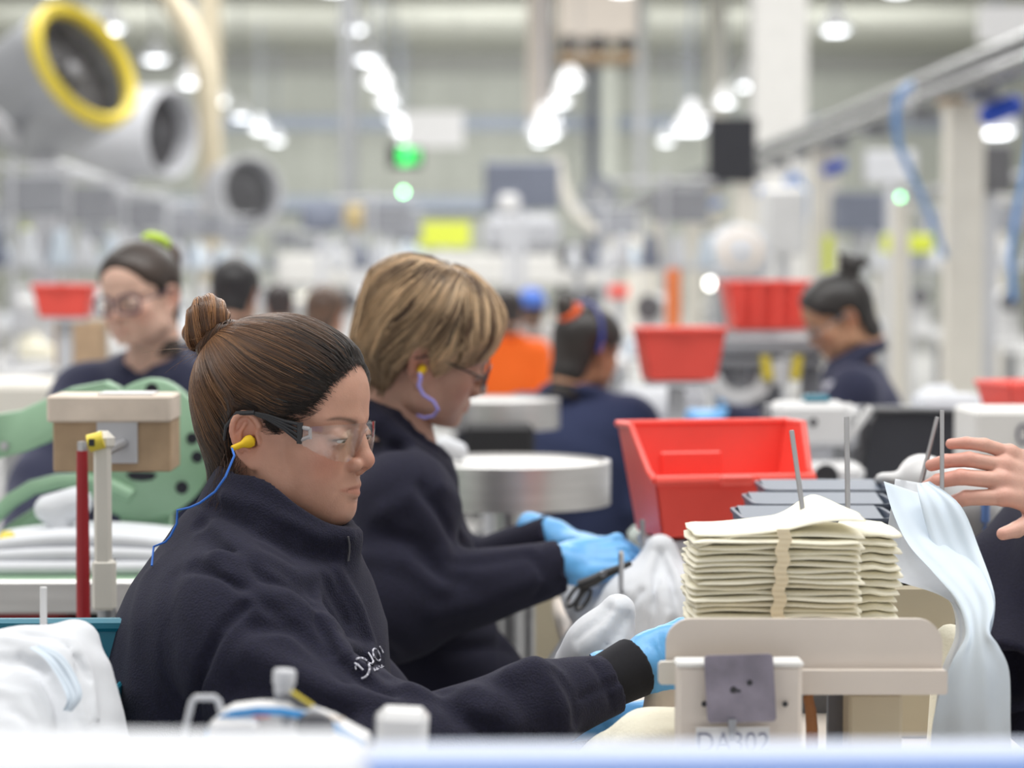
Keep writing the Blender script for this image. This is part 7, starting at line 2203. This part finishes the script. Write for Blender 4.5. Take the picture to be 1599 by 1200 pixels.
for pts_, am, wd in (([(10, 1000), (60, 1010), (110, 1060), (130, 1130)], 0.006, 0.008), ([(0, 1030), (60, 1040), (90, 1090), (100, 1150)], -0.008, 0.008),
                     ([(30, 990), (90, 1000), (140, 1060)], -0.005, 0.006), ([(0, 1080), (40, 1090), (60, 1150)], 0.006, 0.009), ([(110, 1000), (140, 1050), (150, 1120)], 0.005, 0.006),
                     ([(20, 1110), (50, 1130), (55, 1160)], -0.006, 0.007), ([(5, 1045), (30, 1030), (70, 1050)], -0.006, 0.007), ([(60, 1070), (80, 1110), (78, 1150)], 0.005, 0.006), ([(125, 1030), (120, 1080), (130, 1140)], -0.005, 0.005)):
    q = [ray_hit(F, x_, y_, 2.1, 2.6) for x_, y_ in pts_]; q = [v for v in q if v]
    if len(q) > 1: F.fold(q, am * 1.5, wd * 0.65)
cloth_obj(F, 'white_garment', MAT['white_cloth'], 'pile of white garments in the lower left corner', 'garment')
o = sheet('blue_cloth_strip', [(45, 2.285, 62, 2.29, 1012, 1008), (70, 2.27, 95, 2.275, 1030, 1022), (92, 2.26, 118, 2.265, 1062, 1055), (104, 2.25, 128, 2.255, 1092, 1088), (98, 2.25, 112, 2.25, 1110, 1112)], MAT['pale_blue_cloth'], wave=0.001, seed=4)
tag(o, 'pale blue cloth edge on the white garment pile at lower left', 'cloth')
rod(68, 917, 68, 990, 2.40, 0.9, 'short white rod standing in the lower left cloth pile', 0.0036, MAT['white_plastic'])

# ---- front bench, machine head and the blue-white rail nearest the camera
FT = 0.84
fbn = empty('front_bench', (0.1, 1.75, 0), 'front bench below the sewing machine head', 'bench')
MB().box((0.05, 1.72, FT - 0.02), (1.9, 0.80, 0.04), bevel=0.006).build('worktop', MAT['white_plastic'], fbn)
for x in (-0.85, 0.95):
    for y in (1.4, 2.05):
        MB().box((x, y, (FT - 0.04) / 2), (0.05, 0.05, FT - 0.04)).build('leg', MAT['grey_metal'], fbn)
MD = 1.92
mh = empty('sewing_machine', (W(450, 1140, MD).x, W(450, 1140, MD).y, FT), 'white sewing machine with a blue curved stripe in front of the woman with the bun', 'sewing machine')
def loc_(px, py, dy=0.0):
    v = W(px, py, MD + dy); return Vector((v.x - mh.location.x, v.y - mh.location.y, v.z - FT))
top_arc = [(316, 1180), (322, 1135), (340, 1112), (360, 1102), (400, 1097), (440, 1098), (480, 1105), (520, 1120), (550, 1137), (575, 1150), (585, 1200)]
def arc_solid(pts, y0, y1, m, name, low=1290, parent=mh):
    P_ = [loc_(x, y + 9, y0) for x, y in pts]; b0 = loc_(pts[-1][0], low, y0); b1 = loc_(pts[0][0], low, y0)
    ol = [(v.x, v.z) for v in P_] + [(b0.x, max(b0.z, 0.0)), (b1.x, max(b1.z, 0.0))]
    return MB().prism(list(reversed(ol)), y1 - y0, Matrix.Translation((0, loc_(450, 1100, y0).y, 0))).build(name, m, parent, local=True, auto=35)
arc_solid(top_arc, -0.045, -0.008, MAT['white_plastic'], 'body')
st_ = MB()
sp_ = [loc_(x, y, -0.046) for x, y in ((315, 1160), (322, 1143), (342, 1122), (362, 1112), (400, 1107), (440, 1108), (480, 1115), (520, 1130), (550, 1147), (572, 1160))]
n_ = len(sp_); vs = []
for i, v in enumerate(sp_):
    d = (sp_[min(i + 1, n_ - 1)] - sp_[max(i - 1, 0)]).normalized(); pz = Vector((d.z, 0, -d.x)) if d.x > 0 else Vector((-d.z, 0, d.x))
    for o_, yy in ((-0.001, 0.0), (0.0045, 0.0), (0.0045, 0.002), (-0.001, 0.002)):
        vs.append(v + Vector((pz.x, 0, pz.z)) * o_ + Vector((0, yy - 0.0006, 0)))
fs = [(i * 4 + a, i * 4 + (a + 1) % 4, (i + 1) * 4 + (a + 1) % 4, (i + 1) * 4 + a) for i in range(n_ - 1) for a in range(4)] + [(3, 2, 1, 0), tuple((n_ - 1) * 4 + a for a in range(4))]
st_.raw(vs, fs).build('blue_stripe', MAT['sky_plastic'], mh, local=True)
MB().tube([loc_(288, 1200, -0.03), loc_(288, 1145, -0.03), loc_(300, 1096, -0.03), loc_(305, 1090, -0.03), loc_(335, 1090, -0.03), loc_(341, 1095, -0.03), loc_(346, 1115, -0.03)], 0.0026, 10).build('wire_guard', MAT['pale_grey'], mh, smooth=True, local=True)
MB().box(loc_(366, 1140, -0.062), (0.038, 0.02, 0.016), bevel=0.003).tube([loc_(388, 1132, -0.06), loc_(418, 1158, -0.06)], 0.0016, 8).build('thread_guide', MAT['steel'], mh, local=True)
MB().lathe([(0.001, -0.004), (0.0075, -0.004), (0.0078, 0.003), (0.0090, 0.003), (0.0092, 0.0125), (0.008, 0.014), (0.001, 0.014)], loc_(443, 1074, -0.01), 24, Matrix.Rotation(R(4), 4, 'Y')).build('tension_knob', MAT['pale_grey'], mh, local=True, auto=40)
MB().tube([loc_(440, 1082, -0.01), loc_(440, 1100, -0.01)], 0.006, 10).build('knob_post', MAT['grey_plastic'], mh, local=True)
MB().tube([loc_(442, 1085, -0.03), loc_(470, 1100, -0.03), loc_(495, 1116, -0.03)], [0.003, 0.004, 0.003], 10).build('lever', MAT['dark_steel'], mh, local=True, smooth=True)
MB().tube([loc_(455, 1080, -0.032), loc_(490, 1104, -0.032)], 0.0015, 8).build('brass_screw', MAT['yellow_paint'], mh, local=True)
MB().box(loc_(490, 1112, -0.035), (0.008, 0.008, 0.008), bevel=0.002, M=Matrix.Rotation(R(35), 4, 'Y')).build('lever_end', MAT['pale_grey'], mh, local=True)
MB().tube([loc_(502, 1118, -0.03), loc_(530, 1124, -0.03), loc_(538, 1123, -0.03)], [0.002, 0.0016, 0.0008], 8).build('take_up_lever', MAT['pale_cardboard'], mh, local=True)
MB().lathe([(0.001, 0.006), (0.010, 0.005), (0.0115, 0)], loc_(492, 1134, -0.046), 24, Matrix.Rotation(R(90), 4, 'X') @ Matrix.Scale(1.3, 4, (1, 0, 0))).build('dial', MAT['dark_steel'], mh, smooth=True, local=True)
MB().box(loc_(447, 1127, -0.046), (0.007, 0.004, 0.006)).build('socket', MAT['grey_plastic'], mh, local=True)
MB().box(loc_(408, 1119, -0.0455), (0.013, 0.002, 0.0022)).build('red_mark', mat('faded_red_print', (0.75, 0.30, 0.32), rough=0.6), mh, local=True)
bx_ = W(622, 1108, 1.88)
wb_ = empty('white_switch_box', (bx_.x, bx_.y, FT), 'white box with a rounded top right of the sewing machine head', 'box')
hz_ = bx_.z - FT
MB().box((0.001, 0, hz_ / 2), (0.040, 0.04, hz_), bevel=0.006, M=Matrix.Rotation(R(3), 4, 'Y')).build('casing', MAT['white_plastic'], wb_, local=True)
MB().box((-0.019, 0.004, hz_ / 2 - 0.003), (0.005, 0.036, hz_ - 0.004), bevel=0.002, M=Matrix.Rotation(R(3), 4, 'Y')).build('side_grip', MAT['dark_steel'], wb_, local=True)
# rail: blue board with white cloth lying over it, out of focus
ra = empty('front_rail', (0.1, 1.22, 0), 'out-of-focus pale blue rail along the bottom edge', 'rail')
zr = W(1100, 1186, 1.245).z
MB().box((0.05, 1.23, zr - 0.09), (1.3, 0.03, 0.18), bevel=0.006).build('board', mat('pale_blue_board', (0.15, 0.26, 0.58), rough=0.45), ra)
for x in (-0.5, 0.6):
    MB().box((x, 1.23, (zr - 0.18) / 2), (0.04, 0.03, zr - 0.18)).build('post', MAT['grey_metal'], ra)
MB().box((0.05, 1.285, W(1100, 1162, 1.31).z - 0.01), (1.3, 0.05, 0.02), bevel=0.006).build('white_ledge', mat('bluish_white_board', (0.50, 0.56, 0.70), rough=0.5), ra)
F = Field((-0.5, 1.13, zr - 0.16), (0.16, 1.38, zr + 0.06), 0.006)
F.add(rbox((-0.29, 1.245, zr - 0.064), (0.245, 0.055, 0.070), 0.02))
F.add(cone((-0.5, 1.27, zr - 0.008), (-0.06, 1.25, zr - 0.016), 0.015, 0.012), 0.03)
for q in range(7):
    F.fold([(-0.46 + q * 0.07, 1.19, zr + 0.0), (-0.44 + q * 0.07, 1.18, zr - 0.12)], 0.005 if q % 2 else -0.005, 0.01)
cloth_obj(F, 'white_cloth', MAT['white_cloth'], 'white cloth lying over the left half of the front rail, out of focus', 'cloth')
